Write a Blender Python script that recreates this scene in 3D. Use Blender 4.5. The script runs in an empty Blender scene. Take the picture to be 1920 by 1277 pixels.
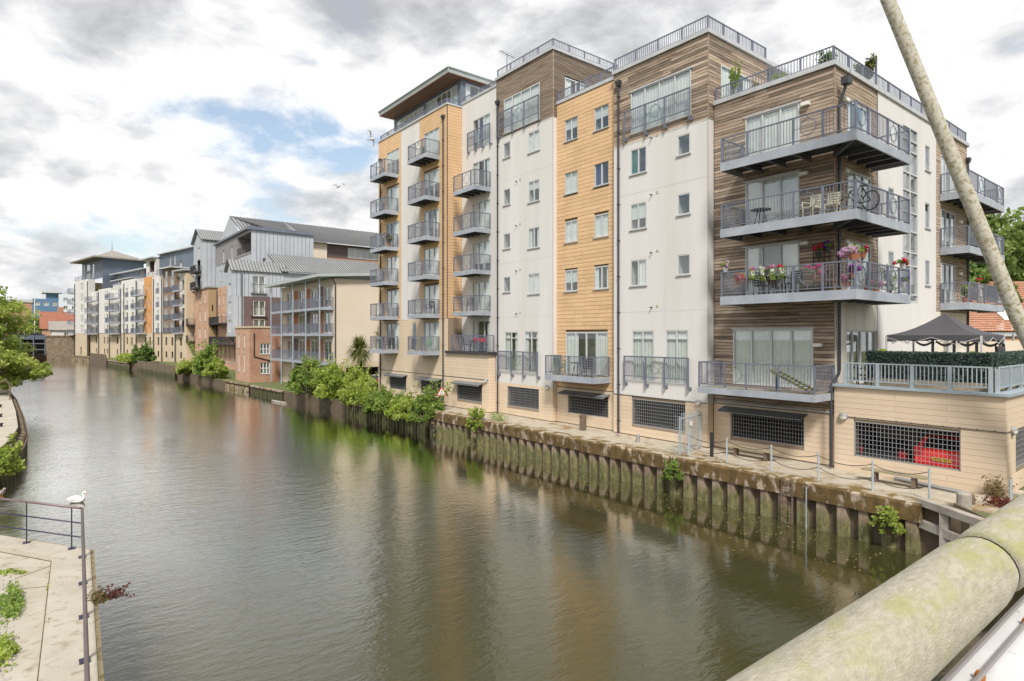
import bpy, bmesh, math, random
from mathutils import Vector, Matrix
R = math.radians
rng = random.Random(7)
sc = bpy.context.scene
col = sc.collection

# ------------------------------------------------------------------ camera
EYE = 6.4
cam = bpy.data.cameras.new('camera')
cam.sensor_width = 36.0
cam.lens = 36.0 * 1128.0 / 1920.0
cam.shift_y = -9.0 / 1920.0
cam.clip_start = 0.05
cam.clip_end = 6000
cam_o = bpy.data.objects.new('camera', cam)
col.objects.link(cam_o)
cam_o.location = (0, 0, EYE)
cam_o.rotation_euler = (R(90), 0, -R(38.2737))
sc.camera = cam_o

# ------------------------------------------------------------------ light
SUN_AZ = R(-128)      # direction the light comes from, measured in the XY plane from +X
SUN_EL = R(48)
sun = bpy.data.lights.new('sun', 'SUN')
sun.energy = 2.7
sun.angle = R(11)
sun.color = (1.0, 0.955, 0.89)
sun_o = bpy.data.objects.new('sun', sun)
col.objects.link(sun_o)
sd = Vector((math.cos(SUN_AZ)*math.cos(SUN_EL), math.sin(SUN_AZ)*math.cos(SUN_EL), math.sin(SUN_EL)))
sun_o.rotation_euler = sd.to_track_quat('Z', 'Y').to_euler()
sun_o.location = (-30, -40, 60)

world = bpy.data.worlds.new('World')
sc.world = world
world.use_nodes = True
wt = world.node_tree
for n in list(wt.nodes): wt.nodes.remove(n)
def WN(t, **k):
    n = wt.nodes.new(t)
    for a, b in k.items(): setattr(n, a, b)
    return n
def WL(a, b): wt.links.new(a, b)
def wmath(op, a, b=None, c=None, clamp=False):
    n = WN('ShaderNodeMath', operation=op, use_clamp=clamp)
    for i, q in enumerate((a, b, c)):
        if q is None: continue
        if isinstance(q, (int, float)): n.inputs[i].default_value = q
        else: WL(q, n.inputs[i])
    return n.outputs[0]
def wramp(fac, stops):
    n = WN('ShaderNodeValToRGB')
    el = n.color_ramp.elements
    while len(el) < len(stops): el.new(0.5)
    for e, (p, c) in zip(el, stops):
        e.position = p; e.color = (*c, 1) if not isinstance(c, (int, float)) else (c, c, c, 1)
    WL(fac, n.inputs[0])
    return n.outputs[0]
sky = WN('ShaderNodeTexSky', sky_type='NISHITA', sun_disc=False)
sky.sun_elevation = SUN_EL
sky.sun_rotation = math.pi/2 - SUN_AZ
sky.air_density = 1.3; sky.dust_density = 1.2; sky.ozone_density = 1.6
tc = WN('ShaderNodeTexCoord')
sep = WN('ShaderNodeSeparateXYZ'); WL(tc.outputs['Generated'], sep.inputs[0])
zz = wmath('MAXIMUM', sep.outputs[2], 0.0)
den = wmath('ADD', zz, 0.42)
px_ = wmath('DIVIDE', sep.outputs[0], den)
py_ = wmath('DIVIDE', sep.outputs[1], den)
cmb = WN('ShaderNodeCombineXYZ'); WL(px_, cmb.inputs[0]); WL(py_, cmb.inputs[1]); WL(wmath('MULTIPLY', zz, 1.5), cmb.inputs[2])
CLOUD_OFF = (21.0, 7.0, 0.0)
mp = WN('ShaderNodeMapping'); WL(cmb.outputs[0], mp.inputs[0])
mp.inputs['Location'].default_value = CLOUD_OFF
def wnoise(vec, scale, detail, rough, dist=0.0, w=0.0):
    n = WN('ShaderNodeTexNoise', noise_dimensions='4D')
    WL(vec, n.inputs['Vector']); n.inputs['W'].default_value = w
    n.inputs['Scale'].default_value = scale; n.inputs['Detail'].default_value = detail
    n.inputs['Roughness'].default_value = rough; n.inputs['Distortion'].default_value = dist
    return n.outputs[0]
# heaped clouds: a broad cover, puffs on it, and the same puffs sampled a little towards the sun for light and shade
cover = wnoise(mp.outputs[0], 1.5, 5, 0.50, 0.0, 0.0)
puffs = wnoise(mp.outputs[0], 4.6, 12, 0.58, 0.2, 4.0)
mp2 = WN('ShaderNodeMapping'); WL(cmb.outputs[0], mp2.inputs[0])
mp2.inputs['Location'].default_value = (CLOUD_OFF[0]+0.035, CLOUD_OFF[1]+0.05, 0.08)
puffs2 = wnoise(mp2.outputs[0], 4.6, 6, 0.55, 0.2, 4.0)
shade = wnoise(mp.outputs[0], 1.45, 6, 0.55, 0.3, 9.0)
cv = wmath('ADD', wmath('MULTIPLY', cover, 0.62), wmath('MULTIPLY', puffs, 0.38))
mask = wramp(cv, [(0.395, 0.0), (0.43, 0.6), (0.47, 1.0)])
hz = wmath('SUBTRACT', 1.0, wmath('MULTIPLY', zz, 7.0), clamp=True)      # cloud decks close up towards the horizon
mask = wmath('MAXIMUM', mask, wmath('MULTIPLY', hz, 0.85))
relief = wmath('MULTIPLY', wmath('SUBTRACT', puffs, puffs2), 1.15)
lum = wmath('ADD', wmath('ADD', wmath('MULTIPLY', shade, 0.80), wmath('MULTIPLY', puffs, 0.20)), relief)
cloud_c = wramp(lum, [(0.25, (0.33, 0.335, 0.345)), (0.40, (0.465, 0.47, 0.48)), (0.52, (0.60, 0.60, 0.605)), (0.68, (0.76, 0.76, 0.755))])
skys = WN('ShaderNodeVectorMath', operation='SCALE'); WL(sky.outputs[0], skys.inputs[0]); skys.inputs['Scale'].default_value = 0.10
skyp = WN('ShaderNodeMix', data_type='RGBA'); skyp.inputs['Factor'].default_value = 0.22; WL(skys.outputs[0], skyp.inputs['A']); skyp.inputs['B'].default_value = (0.62, 0.66, 0.70, 1)   # thin veil over the blue
mixs = WN('ShaderNodeMix', data_type='RGBA'); WL(mask, mixs.inputs['Factor']); WL(skyp.outputs['Result'], mixs.inputs['A']); WL(cloud_c, mixs.inputs['B'])
bg = WN('ShaderNodeBackground'); WL(mixs.outputs['Result'], bg.inputs[0]); bg.inputs[1].default_value = 1.0
wo = WN('ShaderNodeOutputWorld'); WL(bg.outputs[0], wo.inputs[0])

sc.view_settings.view_transform = 'Standard'
sc.view_settings.look = 'None'
sc.view_settings.exposure = 0.64
sc.view_settings.gamma = 1.0
sc.view_settings.use_curve_mapping = False
sc.render.engine = 'CYCLES'
sc.cycles.max_bounces = 8
sc.cycles.diffuse_bounces = 4
sc.cycles.glossy_bounces = 3
sc.cycles.transmission_bounces = 4
sc.cycles.transparent_max_bounces = 10
sc.cycles.caustics_reflective = False
sc.cycles.caustics_refractive = False
sc.cycles.use_denoising = True

# ------------------------------------------------------------------ materials
MATS = {}
def mat(name, c1, c2=None, scale=2.0, rough=0.7, stretch=(1, 1, 1), rnd=0.0, bump=0.0, bscale=30.0, metallic=0.0,
        detail=5.0, lo=0.35, hi=0.65, spec=0.4, c3=None, s3=8.0, lo3=0.55, hi3=0.7, subsurf=False, bstretch=None):
    """Principled material: two tones blended by world-space noise, a third as stains, per-object brightness, fine relief."""
    m = bpy.data.materials.new(name); m.use_nodes = True
    t = m.node_tree; b = t.nodes['Principled BSDF']
    b.inputs['Roughness'].default_value = rough
    b.inputs['Metallic'].default_value = metallic
    b.inputs['Specular IOR Level'].default_value = spec
    def N(ty, **k):
        n = t.nodes.new(ty)
        for a, q in k.items(): setattr(n, a, q)
        return n
    geo = N('ShaderNodeNewGeometry')
    def noise(sca, st, det=5.0):
        mp = N('ShaderNodeMapping'); t.links.new(geo.outputs['Position'], mp.inputs[0]); mp.inputs['Scale'].default_value = st
        n = N('ShaderNodeTexNoise'); t.links.new(mp.outputs[0], n.inputs['Vector'])
        n.inputs['Scale'].default_value = sca; n.inputs['Detail'].default_value = det; n.inputs['Roughness'].default_value = 0.6
        return n.outputs[0]
    def ramp(f, a, z):
        n = N('ShaderNodeMapRange', clamp=True); t.links.new(f, n.inputs[0])
        n.inputs[1].default_value = a; n.inputs[2].default_value = z
        return n.outputs[0]
    def mixc(f, a, z):
        n = N('ShaderNodeMix', data_type='RGBA'); t.links.new(f, n.inputs['Factor'])
        for s, q in (('A', a), ('B', z)):
            if isinstance(q, tuple): n.inputs[s].default_value = (*q, 1)
            else: t.links.new(q, n.inputs[s])
        return n.outputs['Result']
    c = c1
    if c2: c = mixc(ramp(noise(scale, stretch, detail), lo, hi), c1, c2)
    if c3: c = mixc(ramp(noise(s3, stretch, 6), lo3, hi3), c, c3)
    if rnd:
        oi = N('ShaderNodeObjectInfo')
        hs = N('ShaderNodeHueSaturation')
        mr = N('ShaderNodeMapRange'); t.links.new(oi.outputs['Random'], mr.inputs[0])
        mr.inputs[3].default_value = 1 - rnd; mr.inputs[4].default_value = 1 + rnd
        t.links.new(mr.outputs[0], hs.inputs['Value'])
        if isinstance(c, tuple): hs.inputs['Color'].default_value = (*c, 1)
        else: t.links.new(c, hs.inputs['Color'])
        c = hs.outputs[0]
    if isinstance(c, tuple): b.inputs['Base Color'].default_value = (*c, 1)
    else: t.links.new(c, b.inputs['Base Color'])
    if bump:
        bn = N('ShaderNodeBump'); bn.inputs['Strength'].default_value = bump; bn.inputs['Distance'].default_value = 0.02
        t.links.new(noise(bscale, bstretch or stretch, 4), bn.inputs['Height']); t.links.new(bn.outputs[0], b.inputs['Normal'])
    if subsurf:
        tr = N('ShaderNodeBsdfTranslucent'); mx = N('ShaderNodeMixShader'); mx.inputs[0].default_value = 0.5
        out = t.nodes['Material Output']
        if isinstance(c, tuple): tr.inputs[0].default_value = (*c, 1)
        else: t.links.new(c, tr.inputs[0])
        t.links.new(b.outputs[0], mx.inputs[1]); t.links.new(tr.outputs[0], mx.inputs[2]); t.links.new(mx.outputs[0], out.inputs[0])
    MATS[name] = m
    return m

def glass_mat(name, tint, fac, rough=0.02):
    m = bpy.data.materials.new(name); m.use_nodes = True
    t = m.node_tree
    for n in list(t.nodes): t.nodes.remove(n)
    out = t.nodes.new('ShaderNodeOutputMaterial'); mx = t.nodes.new('ShaderNodeMixShader')
    tr = t.nodes.new('ShaderNodeBsdfTransparent'); gl = t.nodes.new('ShaderNodeBsdfGlossy')
    tr.inputs[0].default_value = (*tint, 1); gl.inputs['Roughness'].default_value = rough
    gl.inputs[0].default_value = (0.9, 0.93, 0.95, 1)
    fc = t.nodes.new('ShaderNodeLayerWeight'); fc.inputs[0].default_value = 0.5
    lw = t.nodes.new('ShaderNodeMath'); lw.operation = 'POWER'; lw.inputs[1].default_value = 4.5; t.links.new(fc.outputs['Facing'], lw.inputs[0])
    ad = t.nodes.new('ShaderNodeMath'); ad.operation = 'ADD'; ad.use_clamp = True; ad.inputs[1].default_value = fac
    t.links.new(lw.outputs[0], ad.inputs[0]); t.links.new(ad.outputs[0], mx.inputs[0])
    t.links.new(tr.outputs[0], mx.inputs[1]); t.links.new(gl.outputs[0], mx.inputs[2]); t.links.new(mx.outputs[0], out.inputs[0])
    MATS[name] = m
    return m

mat('white_render', (0.70, 0.68, 0.655), (0.64, 0.617, 0.585), 0.5, 0.85, (1.6, 1.6, 0.16), bump=0.15, bscale=60, c3=(0.52, 0.48, 0.42), s3=1.2, lo3=0.61, hi3=0.86)
mat('stained_render', (0.74, 0.70, 0.62), (0.62, 0.57, 0.47), 1.6, 0.85, (1, 1, 0.10), bump=0.15, bscale=60, c3=(0.33, 0.29, 0.18), s3=2.2, lo3=0.62, hi3=0.80)
mat('cream_plank', (0.70, 0.565, 0.42), (0.655, 0.52, 0.375), 0.9, 0.75, (1, 1, 0.5), rnd=0.035, bump=0.06, bscale=40)
mat('orange_tile', (0.715, 0.485, 0.28), (0.655, 0.435, 0.24), 1.4, 0.75, rnd=0.07, bump=0.08, bscale=50)
mat('timber_board', (0.45, 0.365, 0.285), (0.265, 0.19, 0.132), 0.9, 0.85, (1, 1, 14), rnd=0.48, bump=0.35, bscale=8, bstretch=(3, 3, 14), c3=(0.13, 0.088, 0.058), s3=0.55, lo3=0.55, hi3=0.74)
mat('timber_backing', (0.02, 0.016, 0.012), rough=0.9)
mat('joint_dark', (0.16, 0.10, 0.05), rough=0.9)
mat('joint_cream', (0.28, 0.215, 0.15), rough=0.9)
mat('rail_metal', (0.165, 0.18, 0.23), (0.135, 0.15, 0.195), 3.0, 0.5, spec=0.5)
mat('rail_pale', (0.38, 0.43, 0.46), (0.32, 0.37, 0.40), 3.0, 0.5, spec=0.5)
mat('fascia_metal', (0.40, 0.43, 0.475), (0.30, 0.33, 0.375), 1.2, 0.55, c3=(0.22, 0.23, 0.22), s3=3.0, lo3=0.6, hi3=0.8)
mat('beam_metal', (0.11, 0.118, 0.14), (0.08, 0.085, 0.10), 2.0, 0.6)
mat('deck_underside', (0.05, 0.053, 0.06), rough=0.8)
mat('deck_board', (0.36, 0.31, 0.24), (0.24, 0.21, 0.15), 4.0, 0.85)
mat('window_frame', (0.56, 0.575, 0.58), rough=0.45)
mat('dark_frame', (0.33, 0.35, 0.37), rough=0.45)
mat('white_frame', (0.72, 0.72, 0.70), rough=0.45)
mat('sill', (0.42, 0.42, 0.41), rough=0.6)
mat('curtain', (0.90, 0.89, 0.86), (0.80, 0.79, 0.76), 3.0, 0.9)
mat('blind_pale', (0.74, 0.77, 0.74), rough=0.9)
mat('curtain_green', (0.02, 0.16, 0.11), rough=0.9)
mat('curtain_blue', (0.02, 0.045, 0.17), rough=0.9)
mat('room_lining', (0.55, 0.52, 0.48), rough=0.95)
mat('garage_lining', (0.07, 0.066, 0.06), rough=0.95)
mat('pipe_dark', (0.045, 0.043, 0.05), rough=0.45)
mat('flashing', (0.52, 0.53, 0.54), (0.43, 0.44, 0.45), 2.0, 0.5)
mat('blue_coping', (0.36, 0.42, 0.46), (0.31, 0.37, 0.41), 3.0, 0.5)
mat('slate_cladding', (0.155, 0.175, 0.215), (0.125, 0.145, 0.18), 1.0, 0.55)
mat('soffit_wood', (0.21, 0.115, 0.068), (0.165, 0.085, 0.05), 3.0, 0.7, (1, 0.1, 1))
mat('roof_edge', (0.44, 0.48, 0.47), (0.37, 0.41, 0.40), 1.0, 0.5)
mat('roof_felt', (0.20, 0.20, 0.20), rough=0.9)
mat('lamp_white', (0.75, 0.74, 0.68), rough=0.4)
mat('lamp_grey', (0.30, 0.29, 0.28), rough=0.5)
mat('grille_metal', (0.30, 0.31, 0.32), rough=0.5)
mat('awning_metal', (0.13, 0.135, 0.14), (0.22, 0.225, 0.23), 1.5, 0.55)
glass_mat('glass', (0.95, 0.975, 0.97), 0.09)
glass_mat('glass_rail', (0.97, 0.985, 0.98), 0.03)

# ------------------------------------------------------------------ mesh helpers
class Fr:
    """A wall's own frame: s runs along it, t outwards, z up."""
    def __init__(f, ox, oy, ax, ay, nx, ny):
        f.ox, f.oy, f.ax, f.ay, f.nx, f.ny = ox, oy, ax, ay, nx, ny
        f.flip = (ax*ny - ay*nx) < 0
        f.ang = math.atan2(ay, ax)
    def p(f, s, t, z): return (f.ox + f.ax*s + f.nx*t, f.oy + f.ay*s + f.ny*t, z)
    def off(f, d): return Fr(f.ox + f.nx*d, f.oy + f.ny*d, f.ax, f.ay, f.nx, f.ny)
def front(X): return Fr(X, 0, 0, 1, -1, 0)       # faces the river (-X); s is Y
def side(Y): return Fr(0, Y, 1, 0, 0, -1)        # faces the bridge (-Y); s is X
W0 = Fr(0, 0, 1, 0, 0, 1)                        # plain world axes

class MB:
    def __init__(b): b.v = []; b.f = []; b.m = []
    def quad(b, p, mi=0):
        n = len(b.v); b.v += [tuple(q) for q in p]; b.f.append(tuple(range(n, n+len(p)))); b.m.append(mi)
    def hexa(b, c, mi=0, flip=False):
        n = len(b.v); b.v += [tuple(q) for q in c]
        for q in ((0, 3, 2, 1), (4, 5, 6, 7), (0, 1, 5, 4), (1, 2, 6, 5), (2, 3, 7, 6), (3, 0, 4, 7)):
            q = q[::-1] if flip else q
            b.f.append(tuple(n+i for i in q)); b.m.append(mi)
        return b
    def box(b, fr, s0, s1, t0, t1, z0, z1, mi=0):
        P = fr.p
        b.hexa([P(s0, t0, z0), P(s1, t0, z0), P(s1, t1, z0), P(s0, t1, z0), P(s0, t0, z1), P(s1, t0, z1), P(s1, t1, z1), P(s0, t1, z1)], mi, fr.flip)
        return b
    def wbox(b, x0, x1, y0, y1, z0, z1, mi=0): return b.box(W0, x0, x1, y0, y1, z0, z1, mi)
    def bar(b, p, q, w, h=None, mi=0):
        p = Vector(p); q = Vector(q); d = (q-p)
        if d.length < 1e-6: return b
        d.normalize(); up = Vector((0, 0, 1)) if abs(d.z) < 0.95 else Vector((1, 0, 0))
        x = d.cross(up).normalized(); y = x.cross(d).normalized(); h = h or w
        x *= w/2; y *= h/2
        b.hexa([p-x-y, p+x-y, p+x+y, p-x+y, q-x-y, q+x-y, q+x+y, q-x+y], mi)
        return b
    def tube(b, pts, r, n=8, mi=0, caps=True):
        pts = [Vector(p) for p in pts]; rs = r if isinstance(r, (list, tuple)) else [r]*len(pts)
        rings = []; px = None
        for i, p in enumerate(pts):
            d = (pts[min(i+1, len(pts)-1)] - pts[max(i-1, 0)])
            if d.length < 1e-9: d = Vector((0, 0, 1))
            d.normalize()
            if px is None:
                up = Vector((0, 0, 1)) if abs(d.z) < 0.9 else Vector((1, 0, 0)); x = d.cross(up).normalized()
            else:
                x = px - d*px.dot(d)
                x = x.normalized() if x.length > 1e-6 else d.orthogonal().normalized()
            px = x; y = d.cross(x)
            base = len(b.v)
            for k in range(n):
                a = 2*math.pi*k/n
                b.v.append(tuple(p + x*math.cos(a)*rs[i] + y*math.sin(a)*rs[i]))
            rings.append(base)
        for i in range(len(rings)-1):
            for k in range(n):
                b.f.append((rings[i]+k, rings[i]+(k+1) % n, rings[i+1]+(k+1) % n, rings[i+1]+k)); b.m.append(mi)
        if caps:
            b.f.append(tuple(rings[0]+k for k in range(n))[::-1]); b.m.append(mi)
            b.f.append(tuple(rings[-1]+k for k in range(n))); b.m.append(mi)
        return b
    def ring(b, fr, s, t, z, R_, r, n=20, mi=0, k=5):
        pts = []
        for i in range(n+1):
            a = 2*math.pi*i/n; pts.append(fr.p(s+R_*math.cos(a), t, z+R_*math.sin(a)))
        return b.tube(pts, r, k, mi, caps=False)
    def lathe(b, c, prof, n=12, mi=0):
        base = len(b.v)
        for r, z in prof:
            for k in range(n):
                a = 2*math.pi*k/n; b.v.append((c[0]+r*math.cos(a), c[1]+r*math.sin(a), c[2]+z))
        for i in range(len(prof)-1):
            for k in range(n):
                b.f.append((base+i*n+k, base+i*n+(k+1) % n, base+(i+1)*n+(k+1) % n, base+(i+1)*n+k)); b.m.append(mi)
        b.f.append(tuple(base+k for k in range(n))[::-1]); b.m.append(mi)
        b.f.append(tuple(base+(len(prof)-1)*n+k for k in range(n))); b.m.append(mi)
        return b
    def prism(b, fr, poly, t0, t1, mi=0):
        """poly of (s, z) points pushed from t0 to t1"""
        n = len(b.v); k = len(poly)
        b.v += [fr.p(s, t0, z) for s, z in poly] + [fr.p(s, t1, z) for s, z in poly]
        b.f.append(tuple(n+i for i in range(k))); b.m.append(mi)
        b.f.append(tuple(n+k+i for i in range(k))[::-1]); b.m.append(mi)
        for i in range(k):
            j = (i+1) % k; b.f.append((n+j, n+i, n+k+i, n+k+j)); b.m.append(mi)
        return b
    def build(b, name, mats, parent=None, smooth=False, kind=None, label=None):
        me = bpy.data.meshes.new(name); me.from_pydata(b.v, [], b.f)
        mats = mats if isinstance(mats, (list, tuple)) else [mats]
        for q in mats: me.materials.append(MATS[q])
        if len(mats) > 1: me.polygons.foreach_set('material_index', b.m)
        if smooth: me.polygons.foreach_set('use_smooth', [True]*len(b.f))
        me.update()
        o = bpy.data.objects.new(name, me); col.objects.link(o)
        adopt(o, parent)
        if kind: o['kind'] = kind
        if label: o['label'] = label
        return o
LOCAL = set()
def adopt(o, parent):
    if parent is None: return
    o.parent = parent
    if parent.parent is None and parent.name not in LOCAL:
        o.matrix_parent_inverse = Matrix.Translation(-parent.location)
def tag(o, label, cat, group=None, kind=None):
    o['label'] = label; o['category'] = cat
    if group: o['group'] = group
    if kind: o['kind'] = kind
    return o
def thing(name, loc, label, cat, group=None, local=False):
    o = bpy.data.objects.new(name, None); col.objects.link(o); o.location = loc; o.empty_display_size = 0.2
    tag(o, label, cat, group)
    if local: LOCAL.add(o.name)
    return o
def struct(o): o['kind'] = 'structure'; return o
def copy_tree(root, loc, rz=0.0, label=None, scale=None):
    r = root.copy(); col.objects.link(r); r.location = loc; r.rotation_euler = (0, 0, rz)
    if scale: r.scale = (scale, scale, scale)
    if label: r['label'] = label
    for ch in list(root.children):
        c = ch.copy(); col.objects.link(c); c.parent = r
        for g in ch.children:
            d = g.copy(); col.objects.link(d); d.parent = c
    return r
UNIT = {}
def unit(m):
    if m not in UNIT:
        b = MB().wbox(-.5, .5, -.5, .5, -.5, .5); me = bpy.data.meshes.new('unit_piece_'+m); me.from_pydata(b.v, [], b.f); me.materials.append(MATS[m]); UNIT[m] = me
    return UNIT[m]
def piece(name, m, parent, fr, s0, s1, t0, t1, z0, z1):
    o = bpy.data.objects.new(name, unit(m)); col.objects.link(o); adopt(o, parent)
    o.location = fr.p((s0+s1)/2, (t0+t1)/2, (z0+z1)/2); o.rotation_euler = (0, 0, fr.ang); o.scale = (s1-s0, abs(t1-t0), z1-z0)
    return o

# ------------------------------------------------------------------ wall parts
def wall(b, fr, s0, s1, z0, z1, ops=(), t=0.0, reveal=0.14, room=1.1, mi=0, lining=1, thick=None):
    """A wall face with real openings: reveals and a closed room behind each."""
    ss = sorted({s0, s1, *[q for o in ops for q in o[:2] if s0 < q < s1]})
    zs = sorted({z0, z1, *[q for o in ops for q in o[2:4] if z0 < q < z1]})
    P = fr.p
    def q(pts, m):
        b.quad(pts[::-1] if fr.flip else pts, m)
    for i in range(len(ss)-1):
        run = None
        for j in range(len(zs)-1):
            cs, cz = (ss[i]+ss[i+1])/2, (zs[j]+zs[j+1])/2
            if any(o[0] < cs < o[1] and o[2] < cz < o[3] for o in ops): continue
            q([P(ss[i+1], t, zs[j]), P(ss[i], t, zs[j]), P(ss[i], t, zs[j+1]), P(ss[i+1], t, zs[j+1])], mi)
    for o in ops:
        a, c, lo, hi = o[:4]; rm = o[4] if len(o) > 4 else room
        for (da, db, m) in ((t, t-reveal, mi), (t-reveal, t-rm, lining)):
            q([P(a, da, lo), P(a, db, lo), P(a, db, hi), P(a, da, hi)], m)
            q([P(c, da, lo), P(c, da, hi), P(c, db, hi), P(c, db, lo)], m)
            q([P(a, da, hi), P(a, db, hi), P(c, db, hi), P(c, da, hi)], m)
            q([P(a, da, lo), P(c, da, lo), P(c, db, lo), P(a, db, lo)], m)
        q([P(a, t-rm, lo), P(c, t-rm, lo), P(c, t-rm, hi), P(a, t-rm, hi)], lining)
    return b

def cladding(parent, name, m, fr, s0, s1, z0, z1, pitch, ops, t0, t1, maxlen, gap=0.012, single=True, seed=1, sgap=0.006, mpart=None):
    """Rows of boards or tiles, cut round the openings; one object each, or joined when single is False."""
    r = random.Random(seed); b = MB(); n = 0
    rows = max(1, int(round((z1-z0)/pitch))); ph = (z1-z0)/rows
    for k in range(rows):
        za, zb = z0+k*ph+gap/2, z0+(k+1)*ph-gap/2; zc = (za+zb)/2
        cuts = sorted((o[0], o[1]) for o in ops if o[2] < zb-0.2*ph and o[3] > za+0.2*ph)
        runs = []; cur = s0
        for a, c in cuts:
            if c <= s0 or a >= s1: continue
            if a > cur+0.03: runs.append((cur, a))
            cur = max(cur, c)
        if cur < s1-0.03: runs.append((cur, s1))
        for a, c in runs:
            q = a
            first = True
            while q < c-1e-4:
                L = maxlen if not first else maxlen*(r.uniform(0.35, 1.0) if m == 'timber_board' else (0.5 if k % 2 else 1.0))
                e = min(c, q+L)
                if c-e < maxlen*0.18: e = c
                # openings that only overlap part of this row still get a clean edge
                dt = r.uniform(-0.004, 0.004) if m == 'timber_board' else 0.0
                if single: piece(name, m, parent, fr, q+sgap/2, e-sgap/2, t0, t1+dt, za, zb)
                else: b.box(fr, q+sgap/2, e-sgap/2, t0, t1+dt, za, zb)
                q = e; first = False; n += 1
    if not single and b.v: b.build(mpart or name+'_rows', m, parent, kind='stuff')
    return n

wrng = random.Random(11)
def window(parent, fr, s0, s1, z0, z1, cols=2, t=-0.03, transom=None, sill=True, curt=None, frame='window_frame', widths=None, ajar=False, simple=False, fw=0.055, cm='curtain'):
    """A window or glazed door: frame, a pane for each light, a sill and what hangs behind."""
    b = MB(); d0, d1 = t-0.05, t+0.02
    b.box(fr, s0, s1, d0, d1, z1-fw, z1); b.box(fr, s0, s1, d0, d1, z0, z0+fw)
    b.box(fr, s0, s0+fw, d0, d1, z0+fw, z1-fw); b.box(fr, s1-fw, s1, d0, d1, z0+fw, z1-fw)
    w = [1.0/cols]*cols if widths is None else widths
    edges = [s0]
    for q in w: edges.append(edges[-1]+q*(s1-s0))
    for e in edges[1:-1]: b.box(fr, e-fw*0.6, e+fw*0.6, d0, d1+0.004, z0+fw, z1-fw)
    rows = [(z0+fw, z1-fw)]
    if transom:
        b.box(fr, s0+fw, s1-fw, d0, d1+0.002, transom-fw*0.5, transom+fw*0.5)
        rows = [(z0+fw, transom-fw*0.5), (transom+fw*0.5, z1-fw)]
    o = b.build('window', frame, parent)
    for (a, c) in rows:
        for i in range(cols):
            l = edges[i]+(fw if i == 0 else fw*0.6); r_ = edges[i+1]-(fw if i == cols-1 else fw*0.6)
            MB().box(fr, l, r_, t-0.022, t-0.016, a, c).build('pane', 'glass', o)
    if sill: MB().box(fr, s0-0.06, s1+0.06, t, 0.06, z0-0.05, z0).build('sill', 'sill', o)
    if simple: return o
    kind = curt if curt is not None else wrng.choice(['net', 'net', 'net', 'sides', 'blind', 'half'])
    def drape(a, c, lo, hi, amp=0.03):
        n = max(6, int((c-a)/0.05)); q = MB(); pts = []
        for i in range(n+1):
            s = a+(c-a)*i/n; tt = t-0.065+.5*amp*math.sin(i*1.9+a*7)+0.2*amp*math.sin(i*0.7)
            pts.append((s, tt))
        for i in range(n):
            (sa, ta), (sb, tb) = pts[i], pts[i+1]
            q.quad([fr.p(sa, ta, lo), fr.p(sb, tb, lo), fr.p(sb, tb, hi), fr.p(sa, ta, hi)])
        q.build('curtain', cm, o)
    W = s1-s0
    if kind == 'net': drape(s0+.02, s1-.02, z0+.03, z1-.03, 0.02)
    elif kind == 'sides': drape(s0+.02, s0+W*wrng.uniform(.2, .34), z0+.03, z1-.04); drape(s1-W*wrng.uniform(.2, .34), s1-.02, z0+.03, z1-.04)
    elif kind == 'half': drape(s0+.02, s0+W*wrng.uniform(.4, .62), z0+.03, z1-.04)
    elif kind == 'left': drape(s0+W*.5, s1-.02, z0+.03, z1-.04)
    elif kind == 'blind': MB().box(fr, s0+.04, s1-.04, t-.06, t-.05, z0+(z1-z0)*wrng.uniform(.25, .6), z1-.05).build('blind', 'blind_pale', o)
    return o

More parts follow.
